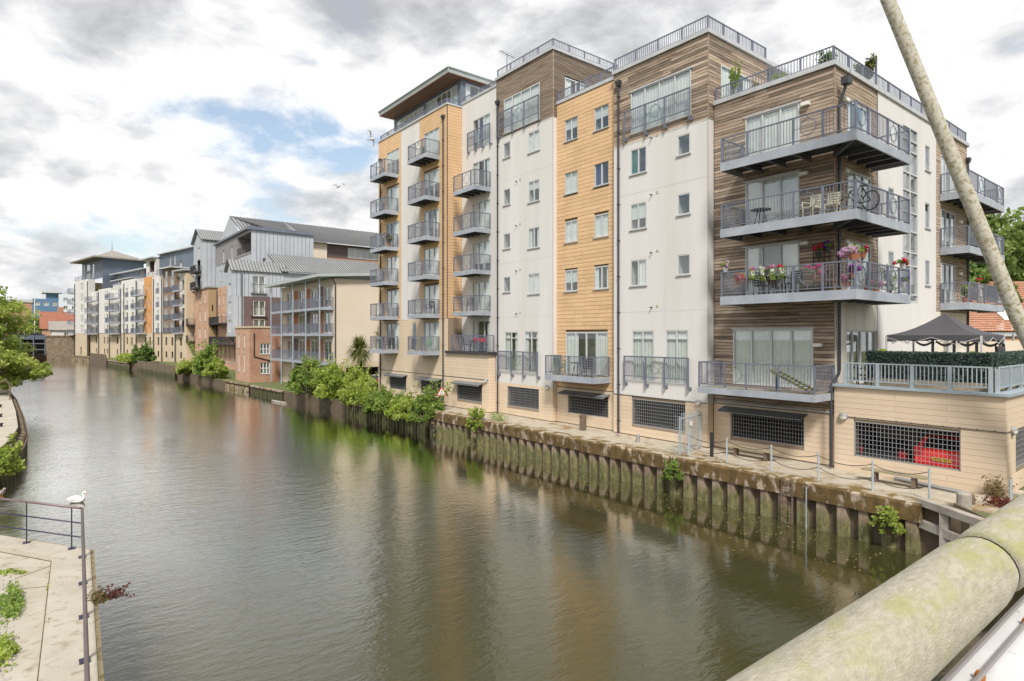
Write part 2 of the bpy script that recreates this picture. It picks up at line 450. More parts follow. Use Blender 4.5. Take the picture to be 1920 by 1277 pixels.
def railing(parent, runs, z, h=1.05, metal='rail_metal', single=False, spacing=0.115, post=0.055, foot=0.0, lift=0.09, rail=0.045, bar=0.018, name='railing'):
    """runs: list of (p0, p1, bays); a bay is ('b' bars, 'r' ring on glass, 'g' glass, share)."""
    b = MB(); bars = MB(); posts_done = set()
    made = b
    jobs = []
    for (p0, p1, bays) in runs:
        dx, dy = p1[0]-p0[0], p1[1]-p0[1]; L = math.hypot(dx, dy); ax, ay = dx/L, dy/L
        fr = Fr(p0[0], p0[1], ax, ay, ay, -ax)
        b.box(fr, -post/2, L+post/2, -rail/2, rail/2, z+h-0.045, z+h)
        b.box(fr, post/2, L-post/2, -rail*0.4, rail*0.4, z+lift, z+lift+0.035)
        tot = sum(q[1] for q in bays); s = 0.0
        for i in range(len(bays)+1):
            key = (round(fr.p(s, 0, 0)[0], 2), round(fr.p(s, 0, 0)[1], 2))
            if key not in posts_done:
                posts_done.add(key)
                b.box(fr, s-post/2, s+post/2, -post/2-0.002, post/2+0.002, z-foot, z+h-0.003)
            if i < len(bays):
                e = s+bays[i][1]/tot*L; jobs.append((fr, s, e, bays[i][0])); s = e
    ro = b.build(name, metal, parent)
    for (fr, s, e, k) in jobs:
        if k == 'b':
            n = max(1, int(round((e-s)/spacing)))
            for i in range(1, n):
                c = s+(e-s)*i/n
                if single: piece('baluster', metal, parent, fr, c-bar/2, c+bar/2, -bar/2, bar/2, z+lift+0.035, z+h-0.045)
                else: bars.box(fr, c-bar/2, c+bar/2, -bar/2, bar/2, z+lift+0.035, z+h-0.045)
        elif k in 'rg':
            if k == 'r':
                c = (s+e)/2; zc = z+(lift+h)/2; R_ = min((e-s)*0.31, 0.29); q = MB().ring(fr, c, 0.0, zc, R_, 0.014)
                q.box(fr, c-.008, c+.008, -.008, .008, zc+R_, z+h-.045).box(fr, c-.008, c+.008, -.008, .008, z+lift+.035, zc-R_)
                q.box(fr, s+post/2, c-R_, -.008, .008, zc-.008, zc+.008).box(fr, c+R_, e-post/2, -.008, .008, zc-.008, zc+.008)
                q.build('ring_ornament', metal, parent)
            MB().box(fr, s+post/2+.03, e-post/2-.03, -.024, -.018, z+lift+.07, z+h-.07).build('glass_panel', 'glass_rail', parent)
    if bars.v: bars.build('balusters', metal, parent, kind='stuff')
    return ro

def balcony(parent, fr, s0, s1, p, z, bays_front, bays_side, th=0.32, single=False, metal='rail_metal', left=True, beams=4, lift=0.09, h=1.05):
    """A bolted-on balcony: channel fascia, boarded deck, joists below, railing on its open sides."""
    b = MB(); k = 0.06
    b.box(fr, s0, s1, p-k, p, z-th, z, 0)
    b.box(fr, s0, s0+k, 0.0, p-k, z-th, z, 0); b.box(fr, s1-k, s1, 0.0, p-k, z-th, z, 0)
    b.box(fr, s0+k, s1-k, 0.0, p-k, z-0.10, z-0.05, 1)
    b.box(fr, s0+k, s1-k, 0.0, p-k, z-0.05, z-0.02, 2)
    for i in range(beams):
        c = s0+(s1-s0)*(i+1)/(beams+1)
        b.box(fr, c-.06, c+.06, 0.0, p-k, z-th+.03, z-th+.05, 3); b.box(fr, c-.012, c+.012, 0.0, p-k, z-th+.05, z-0.10, 3)
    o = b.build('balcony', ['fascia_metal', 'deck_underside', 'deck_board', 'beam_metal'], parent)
    q = p-0.05
    P = lambda s, t: fr.p(s, t, 0)[:2]
    runs = [(P(s0+.04, q), P(s1-.04, q), bays_front)]
    if bays_side: runs.append((P(s0+.04, q), P(s0+.04, 0.04), bays_side))
    if bays_side and left: runs.append((P(s1-.04, q), P(s1-.04, 0.04), bays_side))
    railing(o, runs, z, h, metal, single, lift=lift)
    return o

def pipe(parent, fr, s, z0, z1, t=0.07, r=0.05, hopper=True):
    b = MB(); b.tube([fr.p(s, t, z0), fr.p(s, t, z1)], r, 10)
    if hopper:
        P = fr.p; b.hexa([P(s-.09, t-.07, z1), P(s+.09, t-.07, z1), P(s+.09, t+.07, z1), P(s-.09, t+.07, z1), P(s-.15, t-.07, z1+.16), P(s+.15, t-.07, z1+.16), P(s+.15, t+.11, z1+.16), P(s-.15, t+.11, z1+.16)])
        b.box(fr, s-.15, s+.15, t-.07, t+.11, z1+.16, z1+.26)
    z = z0+0.6
    while z < z1-0.5: b.box(fr, s-r-.015, s+r+.015, 0.0, t+r+.01, z, z+.035); z += 1.8
    return b.build('downpipe', 'pipe_dark', parent)

def grille(parent, fr, s0, s1, z0, z1, pitch=0.115, t=-0.05):
    b = MB(); b.box(fr, s0, s1, t-.02, t+.02, z0, z0+.035); b.box(fr, s0, s1, t-.02, t+.02, z1-.035, z1)
    b.box(fr, s0, s0+.035, t-.02, t+.02, z0, z1); b.box(fr, s1-.035, s1, t-.02, t+.02, z0, z1)
    n = int((s1-s0)/pitch)
    for i in range(1, n): c = s0+(s1-s0)*i/n; b.box(fr, c-.006, c+.006, t-.006, t+.006, z0, z1)
    m = int((z1-z0)/(pitch*1.25))
    for i in range(1, m): c = z0+(z1-z0)*i/m; b.box(fr, s0, s1, t+.006, t+.018, c-.006, c+.006)
    return b.build('security_grille', 'grille_metal', parent)

def awning(parent, fr, s0, s1, z, d=0.42, drop=0.14):
    b = MB(); P = fr.p
    b.hexa([P(s0, .0, z), P(s1, .0, z), P(s1, d, z-drop), P(s0, d, z-drop), P(s0, .0, z+.03), P(s1, .0, z+.03), P(s1, d, z-drop+.03), P(s0, d, z-drop+.03)], 0, fr.flip)
    b.box(fr, s0, s1, d-.012, d, z-drop-.05, z-drop+.028)
    return b.build('awning', 'awning_metal', parent)

def roof_rail(parent, pts, z, h=0.62):
    runs = []
    for a, c in zip(pts, pts[1:]):
        L = math.hypot(c[0]-a[0], c[1]-a[1]); n = max(1, round(L/1.25)); runs.append((a, c, [('b', 1)]*n))
    return railing(parent, runs, z, h, 'rail_metal', False, spacing=0.125, post=0.06, lift=0.05, bar=0.022, name='roof_railing')

# ------------------------------------------------------------------ water, ground
def water_material():
    m = bpy.data.materials.new('river_water'); m.use_nodes = True; t = m.node_tree; t.nodes.remove(t.nodes['Principled BSDF'])
    df = t.nodes.new('ShaderNodeBsdfDiffuse'); df.inputs[0].default_value = (0.050, 0.047, 0.017, 1)      # silty green-brown body
    gl = t.nodes.new('ShaderNodeBsdfGlossy'); gl.inputs[0].default_value = (0.97, 0.97, 0.95, 1)
    geo = t.nodes.new('ShaderNodeNewGeometry')
    def noise(scale, st, det, rot=0.0, dist=0.0):
        mp = t.nodes.new('ShaderNodeMapping'); mp.inputs['Scale'].default_value = st; mp.inputs['Rotation'].default_value = (0, 0, rot)
        t.links.new(geo.outputs['Position'], mp.inputs[0])
        n = t.nodes.new('ShaderNodeTexNoise'); n.inputs['Scale'].default_value = scale; n.inputs['Detail'].default_value = det
        n.inputs['Distortion'].default_value = dist; n.inputs['Roughness'].default_value = 0.55
        t.links.new(mp.outputs[0], n.inputs['Vector']); return n.outputs[0]
    def mul(a, k):
        n = t.nodes.new('ShaderNodeMath'); n.operation = 'MULTIPLY'
        for i, q in enumerate((a, k)):
            if isinstance(q, (int, float)): n.inputs[i].default_value = q
            else: t.links.new(q, n.inputs[i])
        return n.outputs[0]
    def add(a, c):
        n = t.nodes.new('ShaderNodeMath'); n.operation = 'ADD'; t.links.new(a, n.inputs[0]); t.links.new(c, n.inputs[1]); return n.outputs[0]
    gust = t.nodes.new('ShaderNodeMapRange'); t.links.new(noise(0.09, (1, 0.6, 1), 3, 0.4), gust.inputs[0])   # wind-ruffled and calmer patches
    gust.inputs[1].default_value = 0.35; gust.inputs[2].default_value = 0.65; gust.inputs[3].default_value = 0.35; gust.inputs[4].default_value = 1.0
    sp = t.nodes.new('ShaderNodeSeparateXYZ'); t.links.new(geo.outputs['Position'], sp.inputs[0])
    def mr(v, a, c, x, y):
        n = t.nodes.new('ShaderNodeMapRange'); n.interpolation_type = 'SMOOTHSTEP'; t.links.new(v, n.inputs[0])
        for i, q in enumerate((a, c, x, y)): n.inputs[i+1].default_value = q
        return n.outputs[0]
    lee = mul(mr(sp.outputs[0], 20.5, 7.0, 0.22, 1.0), mr(sp.outputs[1], 4.0, 30.0, 0.5, 1.0))     # calm in the lee of the tall block, ruffled in the open reach
    swell = mul(noise(0.75, (1, 2.4, 1), 3, 0.55, 0.4), 0.5)
    chop = mul(noise(2.7, (1, 2.1, 1), 5, 0.35, 0.3), 0.42)
    fine = mul(noise(9.0, (1, 1.6, 1), 3, 0.3, 0.2), 0.14)
    rg = t.nodes.new('ShaderNodeMath'); rg.operation = 'MULTIPLY_ADD'; t.links.new(lee, rg.inputs[0]); rg.inputs[1].default_value = 0.02; rg.inputs[2].default_value = 0.02; t.links.new(rg.outputs[0], gl.inputs['Roughness'])
    h = mul(mul(add(add(swell, chop), fine), gust.outputs[0]), lee)
    bn = t.nodes.new('ShaderNodeBump'); bn.inputs['Strength'].default_value = 0.5; bn.inputs['Distance'].default_value = 0.12
    t.links.new(h, bn.inputs['Height'])
    fz = t.nodes.new('ShaderNodeFresnel'); fz.inputs[0].default_value = 1.34
    for q in (fz, gl, df): t.links.new(bn.outputs[0], q.inputs['Normal'])
    fm = t.nodes.new('ShaderNodeMath'); fm.operation = 'MULTIPLY_ADD'; fm.use_clamp = True; fp = t.nodes.new('ShaderNodeMath'); fp.operation = 'POWER'; fp.inputs[1].default_value = 1.35; t.links.new(fz.outputs[0], fp.inputs[0]); t.links.new(fp.outputs[0], fm.inputs[0]); fm.inputs[1].default_value = 4.2; fm.inputs[2].default_value = 0.045
    mx = t.nodes.new('ShaderNodeMixShader'); t.links.new(fm.outputs[0], mx.inputs[0]); t.links.new(df.outputs[0], mx.inputs[1]); t.links.new(gl.outputs[0], mx.inputs[2])
    t.links.new(mx.outputs[0], t.nodes['Material Output'].inputs[0])
    MATS['river_water'] = m
water_material()
b = MB(); b.quad([(-600, -400, 0), (700, -400, 0), (700, 900, 0), (-600, 900, 0)])
struct(b.build('river_water', 'river_water'))

mat('gravel', (0.50, 0.445, 0.36), (0.40, 0.345, 0.26), 3.0, 0.95, bump=0.5, bscale=45, c3=(0.30, 0.20, 0.09), s3=1.1, lo3=0.52, hi3=0.66)
mat('grass_ground', (0.10, 0.14, 0.04), (0.16, 0.15, 0.07), 0.6, 0.95, bump=0.4, bscale=15)
mat('concrete_cap', (0.47, 0.41, 0.33), (0.38, 0.32, 0.24), 1.6, 0.95, bump=0.6, bscale=22, c3=(0.17, 0.115, 0.035), s3=1.9, lo3=0.42, hi3=0.56)
mat('mossy_cap', (0.165, 0.105, 0.04), (0.085, 0.055, 0.02), 3.5, 0.95, bump=0.9, bscale=18, c3=(0.42, 0.34, 0.26), s3=3.4, lo3=0.53, hi3=0.63, stretch=(1, 1, 0.55))
def pile_material(name, dry1, dry2, algae1, algae2, zt):
    m = bpy.data.materials.new(name); m.use_nodes = True; t = m.node_tree; b = t.nodes['Principled BSDF']; b.inputs['Roughness'].default_value = 0.8
    geo = t.nodes.new('ShaderNodeNewGeometry'); sp = t.nodes.new('ShaderNodeSeparateXYZ'); t.links.new(geo.outputs['Position'], sp.inputs[0])
    def noise(sca, st):
        mp = t.nodes.new('ShaderNodeMapping'); mp.inputs['Scale'].default_value = st; t.links.new(geo.outputs['Position'], mp.inputs[0])
        n = t.nodes.new('ShaderNodeTexNoise'); n.inputs['Scale'].default_value = sca; n.inputs['Detail'].default_value = 6; n.inputs['Roughness'].default_value = 0.65
        t.links.new(mp.outputs[0], n.inputs[0]); return n.outputs[0]
    def mix(f, a, c):
        n = t.nodes.new('ShaderNodeMix'); n.data_type = 'RGBA'; t.links.new(f, n.inputs['Factor'])
        for s, q in (('A', a), ('B', c)):
            if isinstance(q, tuple): n.inputs[s].default_value = (*q, 1)
            else: t.links.new(q, n.inputs[s])
        return n.outputs['Result']
    def mr(f, a, c, x=0., y=1.):
        n = t.nodes.new('ShaderNodeMapRange'); n.clamp = True; t.links.new(f, n.inputs[0])
        for i, q in enumerate((a, c, x, y)): n.inputs[i+1].default_value = q
        return n.outputs[0]
    dry = mix(mr(noise(2.2, (1, 1, .25)), .38, .62), dry1, dry2)
    alg = mix(mr(noise(6.0, (1, 1, .5)), .40, .60), algae1, algae2)
    wob = t.nodes.new('ShaderNodeMath'); wob.operation = 'MULTIPLY_ADD'; t.links.new(noise(1.8, (1, 1, .3)), wob.inputs[0]); wob.inputs[1].default_value = -1.3
    t.links.new(sp.outputs[2], wob.inputs[2])
    c = mix(mr(wob.outputs[0], zt-0.75, zt-0.45, 1, 0), dry, alg)     # tide line of weed
    t.links.new(c, b.inputs['Base Color'])
    bn = t.nodes.new('ShaderNodeBump'); bn.inputs['Strength'].default_value = .5; bn.inputs['Distance'].default_value = .02; t.links.new(noise(14, (1, 1, 1)), bn.inputs['Height']); t.links.new(bn.outputs[0], b.inputs['Normal'])
    MATS[name] = m
pile_material('sheet_pile', (0.37, 0.28, 0.21), (0.22, 0.15, 0.11), (0.22, 0.20, 0.09), (0.10, 0.10, 0.04), 0.6)
pile_material('timber_pile', (0.20, 0.155, 0.10), (0.13, 0.10, 0.065), (0.09, 0.09, 0.03), (0.05, 0.05, 0.02), 0.55)

CAPX = 20.12
# right bank: one sheet of ground from the quay line back
b = MB()
bank = [(20.35, -60), (20.35, 5.0), (20.35, 34.2), (20.5, 36), (20.2, 47.4), (19.4, 66.6), (18.3, 85.3), (14.9, 125), (13.3, 141.5), (8.6, 183), (8.4, 200), (-5.2, 214), (-300, 214)]
zb = [1.46, 1.46, 1.46, 1.2, 1.0, .75, .75, 1.3, 1.3, 1.3, 1.5, 1.5, 1.5]
pts = [(x, y, z) for (x, y), z in zip(bank, zb)]
far = [(900, y if i < 12 else 900, 1.46) for i, (x, y) in enumerate(bank)]
for i in range(len(pts)-1):
    if i < 10: b.quad([pts[i], (900, pts[i][1], pts[i][2]), (900, pts[i+1][1], pts[i+1][2]), pts[i+1]])
b.quad([pts[10], (900, 200, 1.5), (900, 900, 1.5), (-600, 900, 1.5), (-600, 214, 1.5), pts[12], pts[11]])
for i in range(len(pts)-1): b.quad([(pts[i][0], pts[i][1], -1), (pts[i+1][0], pts[i+1][1], -1), pts[i+1], pts[i]], 1)
mat('earth_and_kerb_shade', (0.16, 0.12, 0.08), (0.10, 0.08, 0.05), 2, .95, bump=.6, bscale=9)  # bank and joint soil; also colours the shade strip painted at the kerb
struct(b.build('bank_ground', ['grass_ground', 'earth_and_kerb_shade']))
b = MB(); b.wbox(20.75, 24.5, 3.0, 35.6, 1.30, 1.50)
struct(b.build('quay_walkway', 'gravel'))

# ------------------------------------------------------------------ main apartment block
BLK = thing('apartment_block', (26, 25, 1.5), 'large stepped riverside apartment block in white render, orange tile and timber', 'apartment block')
CL = []    # openings by wall, so that cladding and backing agree
def winset(parent, fr, lst, **k):
    for q in lst: window(parent, fr, *q[:4], **{**k, **(q[4] if len(q) > 4 else {})})

mat('tan_vent', (0.48, 0.40, 0.29), rough=.7)
# --- section C: white, three window rows, timber box on top
fC = front(22.92)
C_l = [(18.65, 19.64, 14.28, 15.52, dict(curt='left', cm='curtain_green')), (18.65, 19.64, 11.58, 12.84, dict(curt='blind')), (18.65, 19.64, 8.83, 10.09, dict(curt='half'))]
C_r = [(16.19, 16.87, 14.58, 15.50, dict(cols=1, curt='none')), (16.19, 16.87, 11.87, 12.82, dict(cols=1, curt='none')), (16.19, 16.87, 9.15, 10.07, dict(cols=1, curt='none'))]
C_f = [(18.21, 19.53, 4.22, 6.64, dict(transom=6.26, curt='net', sill=False)), (16.29, 17.52, 4.22, 6.65, dict(transom=6.26, curt='net', sill=False))]
w = MB(); ops = [q[:4] for q in C_l+C_r+C_f]
wall(w, fC, 15.27, 20.75, 3.46, 15.85, ops)
w.box(fC, 15.27, 15.29, -.42, 0, 3.46, 15.85); w.box(fC, 20.73, 20.75, -.5, 0, 3.46, 15.85)
w.box(fC, 15.27, 20.75, -.1, 0.012, 15.83, 15.87)
for z in (7.55, 13.35): w.box(fC, 15.3, 20.7, -.01, 0.004, z, z+.012, 1)
wc = w.build('render_wall', ['white_render', 'room_lining'], BLK)
winset(wc, fC, C_l, sill=True); winset(wc, fC, C_r); winset(wc, fC, C_f)
tw = (16.15, 19.62, 16.28, 18.35)
w = MB(); wall(w, fC, 15.27, 20.75, 15.87, 19.6, [tw], t=-.06)
fCs = side(15.27); cs = (23.93, 26.4, 16.9, 18.5)
wall(w, fCs, 22.98, 27.9, 15.87, 19.6, [cs], t=-.06)
wct = w.build('timber_wall', ['timber_backing', 'room_lining'], BLK)
cladding(wct, 'cladding_board', 'timber_board', fC, 15.29, 20.75, 15.88, 19.58, .137, [tw], -.055, -.02, 2.6, seed=3, gap=.02)
cladding(wct, 'cladding_board', 'timber_board', fCs, 22.97, 27.9, 15.88, 19.58, .137, [cs], -.055, -.02, 5.0, seed=4, gap=.02)
MB().box(fC, 15.245, 15.30, -.05, -.012, 15.88, 19.58).build('corner_trim', 'timber_board', wct)
window(wct, fC, *tw, cols=4, curt='net'); window(wct, fCs, *cs, cols=2, curt='sides')
MB().box(fC, 16.05, 19.72, -.05, .03, 18.35, 18.42).build('head_trim', 'flashing', wct)
r = MB(); r.box(fC, 15.20, 20.80, -7.9, .07, 19.6, 19.78); r.build('roof', 'flashing', BLK)
rf = bpy.data.objects['roof']
roof_rail(rf, [(22.98, 20.7), (22.98, 15.33), (27.8, 15.33)], 19.78)

def juliet(parent, fr, s0, s1, z0, z1, bays, t=0.16, drop=0.45):
    """Railing across a full-height window, on brackets bolted to the wall."""
    b = MB(); tot = sum(q[1] for q in bays); s = s0; ss = [s0]
    for q in bays: s += q[1]/tot*(s1-s0); ss.append(s)
    for c in ss:
        b.box(fr, c-.03, c+.03, t-.035, t+.035, z0-drop, z1); b.box(fr, c-.035, c+.035, 0.0, t-.035, z0-drop, z0-drop+.10)
        b.box(fr, c-.07, c+.07, 0.0, .02, z0-drop-.03, z0-drop+.13)
    b.box(fr, s0, s1, t-.018, t+.018, z1-.06, z1-.01)
    o = b.build('juliet_balcony', 'rail_metal', parent)
    P = lambda s: fr.p(s, t, 0)[:2]
    railing(o, [(P(s0), P(s1), bays)], z0-.09, z1-z0+.09, 'rail_metal', False, post=.05)
    return o
for fr_, s_ in ((fC, 18.0), (front(22.92), 28.25)):
    for z_ in (15.8, 13.1, 10.35, 7.75):
        MB().box(fr_, s_-.06, s_+.06, 0, .02, z_, z_+.11).build('wall_vent', 'tan_vent', BLK); MB().tube([fr_.p(s_+.32, -.02, z_), fr_.p(s_+.32, .14, z_-.02)], .03, 8).build('overflow_pipe', 'pipe_dark', BLK)
juliet(BLK, fC, 16.11, 19.90, 16.46, 17.46, [('b', 1.36), ('r', 1.13), ('b', 1.3)])
juliet(BLK, fC, 16.18, 19.89, 4.42, 5.42, [('b', 1.29), ('r', 1.10), ('b', 1.32)])
pipe(BLK, fC, 20.36, 1.55, 18.9)

# --- section B: orange tile, recessed
fB = front(23.20)
zr = [(17.23, 18.45), (14.29, 15.50), (11.58, 12.78), (8.86, 10.05)]
B_w = [(23.62, 24.64, *z) for z in zr]+[(21.34, 22.37, *z) for z in zr]
B_w[5] = (21.34, 22.37, 14.29, 15.50, dict(curt='left', cm='curtain_blue'))
Bd = (21.40, 24.58, 4.30, 6.60)
ops = [q[:4] for q in B_w]+[Bd]
w = MB(); wall(w, fB, 20.7, 25.35, 3.52, 19.52, ops, t=-.04, reveal=.2)
wb = w.build('tile_wall', ['joint_dark', 'room_lining'], BLK)
cladding(wb, 'tile', 'orange_tile', fB, 20.76, 25.29, 3.53, 19.50, .213, ops, -.035, 0.0, 1.25, gap=.016, sgap=.01, seed=5)
winset(wb, fB, B_w, t=-.06, sill=True); window(wb, fB, *Bd, cols=4, t=-.06, sill=False, curt='sides', fw=.07)
r = MB(); r.box(fB, 20.76, 25.29, -6, .05, 19.52, 19.70); r2 = r.build('roof', 'flashing', BLK)
roof_rail(r2, [(23.24, 25.2), (23.24, 20.8)], 19.70, .55)
bb = balcony(BLK, fB, 21.23, 24.99, 1.19, 4.28, [('b', 1), ('b', 1), ('b', 1), ('b', 1)], [('b', 1)])

# --- section A: white with timber box
fA = front(22.92)
zr = [(17.22, 18.43), (14.28, 15.52), (11.56, 12.76), (8.86, 10.06)]
A_n = [(29.22, 29.91, b_+.25, t_, dict(cols=1, curt='none')) for b_, t_ in zr]
A_w = [(26.47, 27.48, *z) for z in zr]
A_f = [(28.49, 29.77, 4.2, 6.63, dict(transom=6.26, curt='sides', sill=False)), (26.59, 27.82, 4.2, 6.66, dict(transom=6.26, curt='sides', sill=False))]
w = MB(); wall(w, fA, 25.3, 30.7, 3.46, 18.80, [q[:4] for q in A_n+A_w+A_f])
w.box(fA, 25.3, 25.32, -.35, 0, 3.46, 18.8); w.box(fA, 25.3, 30.7, -.1, .012, 18.78, 18.82)
for z in (7.55, 10.9, 16.1): w.box(fA, 25.33, 30.65, -.01, 0.004, z, z+.012, 1)
wa = w.build('render_wall', ['white_render', 'room_lining'], BLK)
winset(wa, fA, A_n); winset(wa, fA, A_w); winset(wa, fA, A_f)
tw = (26.47, 29.88, 19.0, 21.15); fAs = side(25.3); cs = (23.86, 25.6, 20.1, 21.3)
w = MB(); wall(w, fA, 25.3, 30.7, 18.82, 22.62, [tw], t=-.06); wall(w, fAs, 22.98, 28.2, 18.82, 22.62, [cs], t=-.06)
wat = w.build('timber_wall', ['timber_backing', 'room_lining'], BLK)
cladding(wat, 'cladding_board', 'timber_board', fA, 25.32, 30.7, 18.83, 22.6, .137, [tw], -.055, -.02, 3.0, single=False, seed=6, gap=.02, mpart='board_rows')
cladding(wat, 'cladding_board', 'timber_board', fAs, 22.97, 28.2, 18.83, 22.6, .137, [cs], -.055, -.02, 5.0, single=False, seed=7, gap=.02, mpart='board_rows')
MB().box(fA, 25.28, 25.33, -.05, -.012, 18.83, 22.6).build('corner_trim', 'timber_board', wat)
window(wat, fA, *tw, cols=4, curt='net'); window(wat, fAs, *cs, cols=2, curt='sides')
r = MB(); r.box(fA, 25.24, 30.75, -8, .07, 22.62, 22.78); r3 = r.build('roof', 'flashing', BLK)
roof_rail(r3, [(22.98, 30.6), (22.98, 25.36), (28.0, 25.36)], 22.78, .5)
juliet(BLK, fA, 26.37, 30.2, 19.3, 20.38, [('b', 1.3), ('r', 1.1), ('b', 1.3)])
juliet(BLK, fA, 26.48, 30.25, 4.36, 5.46, [('b', 1.3), ('r', 1.1), ('b', 1.3)])
pipe(BLK, fA, 30.45, 1.55, 21.0)
an = MB(); P = fA.p; an.tube([P(30.2, -.5, 22.7), P(30.2, -.5, 24.3)], .025, 6); an.bar(P(30.2, -1.1, 24.2), P(30.2, .1, 24.35), .03); [an.bar(P(29.9, -1.1+.2*i, 24.2+.025*i), P(30.5, -1.1+.2*i, 24.2+.025*i), .015) for i in range(6)]
an.build('aerial', 'rail_metal', BLK)

# --- section K: recessed white with balconies
fK = front(23.60)
kz = [18.27, 15.50, 12.77, 10.06, 7.42]
K_d = [(33.0+.22, 35.2, t_-2.2, t_, dict(cols=3, sill=False)) for t_ in kz]+[(32.3+.85, 35.0, 19.25, 21.2, dict(cols=3, sill=False))]
K_d = [(32.25, 34.3, t_-2.2, t_, dict(cols=3, sill=False)) for t_ in kz]+[(32.25, 34.25, 19.1, 21.22, dict(cols=3, sill=False))]
w = MB(); wall(w, fK, 30.7, 35.66, 5.2, 22.72, [q[:4] for q in K_d])
wk = w.build('render_wall', ['white_render', 'room_lining'], BLK); winset(wk, fK, K_d)
for t_ in kz[:4]: balcony(BLK, fK, 32.17, 34.78, 1.31, t_-2.05, [('b', .5), ('r', 1), ('b', 1.1)], [('b', 1)], th=.28, beams=3, left=False)
juliet(BLK, fK, 32.1, 34.7, 19.5, 20.45, [('b', 1), ('r', 1), ('b', 1)])
r = MB(); r.box(fK, 30.72, 35.66, -6, .06, 22.72, 22.86); r4 = r.build('roof', 'flashing', BLK)
roof_rail(r4, [(23.66, 35.5), (23.66, 30.85)], 22.86, .35)

# --- section L: orange / white / orange, with its own cream base under K as well
fL = front(22.40)
lz = [21.28, 18.33, 15.50, 12.77, 10.05]
L1 = [(42.75, 44.9, t_-2.15, t_, dict(cols=3, sill=False)) for t_ in lz]
L2 = [(36.75, 38.9, t_-2.15, t_, dict(cols=3, sill=False)) for t_ in lz]
def lwall(s0, s1, ops, tile, seed):
    w = MB(); z0, z1 = 7.62, 22.52
    if tile:
        wall(w, fL, s0, s1, z0, z1, ops, t=-.04); o = w.build('tile_wall', ['joint_dark', 'room_lining'], BLK)
        cladding(o, 'tile', 'orange_tile', fL, s0+.004, s1-.004, z0, z1, .213, ops, -.035, 0, 1.25, gap=.016, sgap=.01, single=False, seed=seed, mpart='tile_rows')
    else:
        wall(w, fL, s0, s1, z0, z1, ops, t=-.02); o = w.build('render_wall', ['white_render', 'room_lining'], BLK)
    return o
wl1 = lwall(42.45, 46.40, [q[:4] for q in L1], True, 8); winset(wl1, fL, L1)
lwall(39.55, 42.45, [], False, 9)
wl2 = lwall(35.67, 39.55, [q[:4] for q in L2], True, 10); winset(wl2, fL, L2)
fLs = side(35.67)
w = MB(); wall(w, fLs, 22.4, 23.62, 7.62, 22.52, [], t=-.04); o = w.build('tile_wall', ['joint_dark', 'room_lining'], BLK)
cladding(o, 'tile', 'orange_tile', fLs, 22.41, 23.6, 7.62, 22.52, .213, [], -.035, 0, .62, gap=.016, sgap=.01, single=False, seed=12, mpart='tile_rows')
MB().box(fL, 35.655, 35.70, -.03, .012, 7.6, 22.52).build('corner_trim', 'pipe_dark', o)
for t_ in lz+[7.42]:
    zt = t_-2.12
    balcony(BLK, fL, 42.9, 45.49, 1.2, zt, [('b', .5), ('r', 1), ('b', 1.1)], [('b', 1)], th=.28, beams=3)
    balcony(BLK, fL, 36.67, 39.2, 1.2, zt, [('b', .5), ('r', 1), ('b', 1.1)], [('b', 1)], th=.28, beams=3)
r = MB(); r.box(fL, 35.62, 46.45, -6, .06, 22.52, 22.64); r5 = r.build('roof', 'flashing', BLK)
roof_rail(r5, [(22.5, 46.2), (22.5, 35.85), (23.6, 35.85)], 22.64, .42)
pipe(BLK, fL, 36.12, 1.5, 21.6); pipe(BLK, fL, 45.95, 1.5, 20.8)
# cream plank base under L and K
Lg = [(41.6, 44.4, 2.14, 3.24, 3.0), (36.5, 39.35, 2.12, 3.22, 3.0), (31.5, 34.45, 2.10, 3.23, 3.0)]
Lu = [(42.75, 44.9, 5.27, 7.36, dict(cols=3, sill=False)), (36.75, 38.9, 5.27, 7.36, dict(cols=3, sill=False)), (40.05, 40.7, 5.6, 7.36, dict(cols=1, curt='none'))]
w = MB(); wall(w, fL, 35.6, 46.4, 1.5, 7.62, Lg[:2]+[q[:4] for q in Lu], t=-.03); wall(w, fL, 30.75, 35.6, 1.5, 5.2, Lg[2:], t=-.03)
w.box(side(30.75), 22.43, 22.95, -.05, -.03, 1.5, 5.2); w.box(side(35.6), 22.43, 23.6, -.05, -.03, 5.2, 7.6); w.box(side(46.4), 22.43, 24, -.05, -.03, 1.5, 22.4)
wlb = w.build('plank_wall', ['joint_cream', 'garage_lining'], BLK); winset(wlb, fL, Lu, t=-.05)
allL = [q[:4] for q in Lg+Lu]
cladding(wlb, 'cream_plank', 'cream_plank', fL, 35.6, 46.4, 1.55, 7.60, .2, allL, -.025, 0, 3.6, gap=.008, single=False, seed=13, mpart='plank_rows')
cladding(wlb, 'cream_plank', 'cream_plank', fL, 30.76, 35.597, 1.55, 5.2, .2, allL, -.025, 0, 3.6, gap=.008, seed=14)
cladding(wlb, 'cream_plank', 'cream_plank', side(30.75), 22.4, 22.93, 1.55, 5.2, .2, [], -.025, 0, 3.6, gap=.008, seed=15, single=False, mpart='plank_rows')
for q in Lg: grille(wlb, fL, *q[:4]); awning(wlb, fL, q[0]-.2, q[1]+.15, q[3]+.12)
k = MB(); k.box(fL, 30.6, 35.75, -1.25, .16, 5.2, 5.36); ko = k.build('terrace_coping', 'pipe_dark', BLK)
railing(ko, [((22.36, 35.0), (22.36, 30.85), [('b', 1)]*4), ((22.36, 30.85), (22.86, 30.85), [('b', 1)])], 5.36, 1.08, 'rail_metal', False)
cb = MB(); cb.tube([fL.p(46.2, .02, 3.60), fL.p(30.8, .02, 3.60)], .014, 5); cb.tube([fC.p(20.7, .02, 3.47), fC.p(15.3, .02, 3.45)], .014, 5); cb.build('cable_run', 'pipe_dark', BLK)

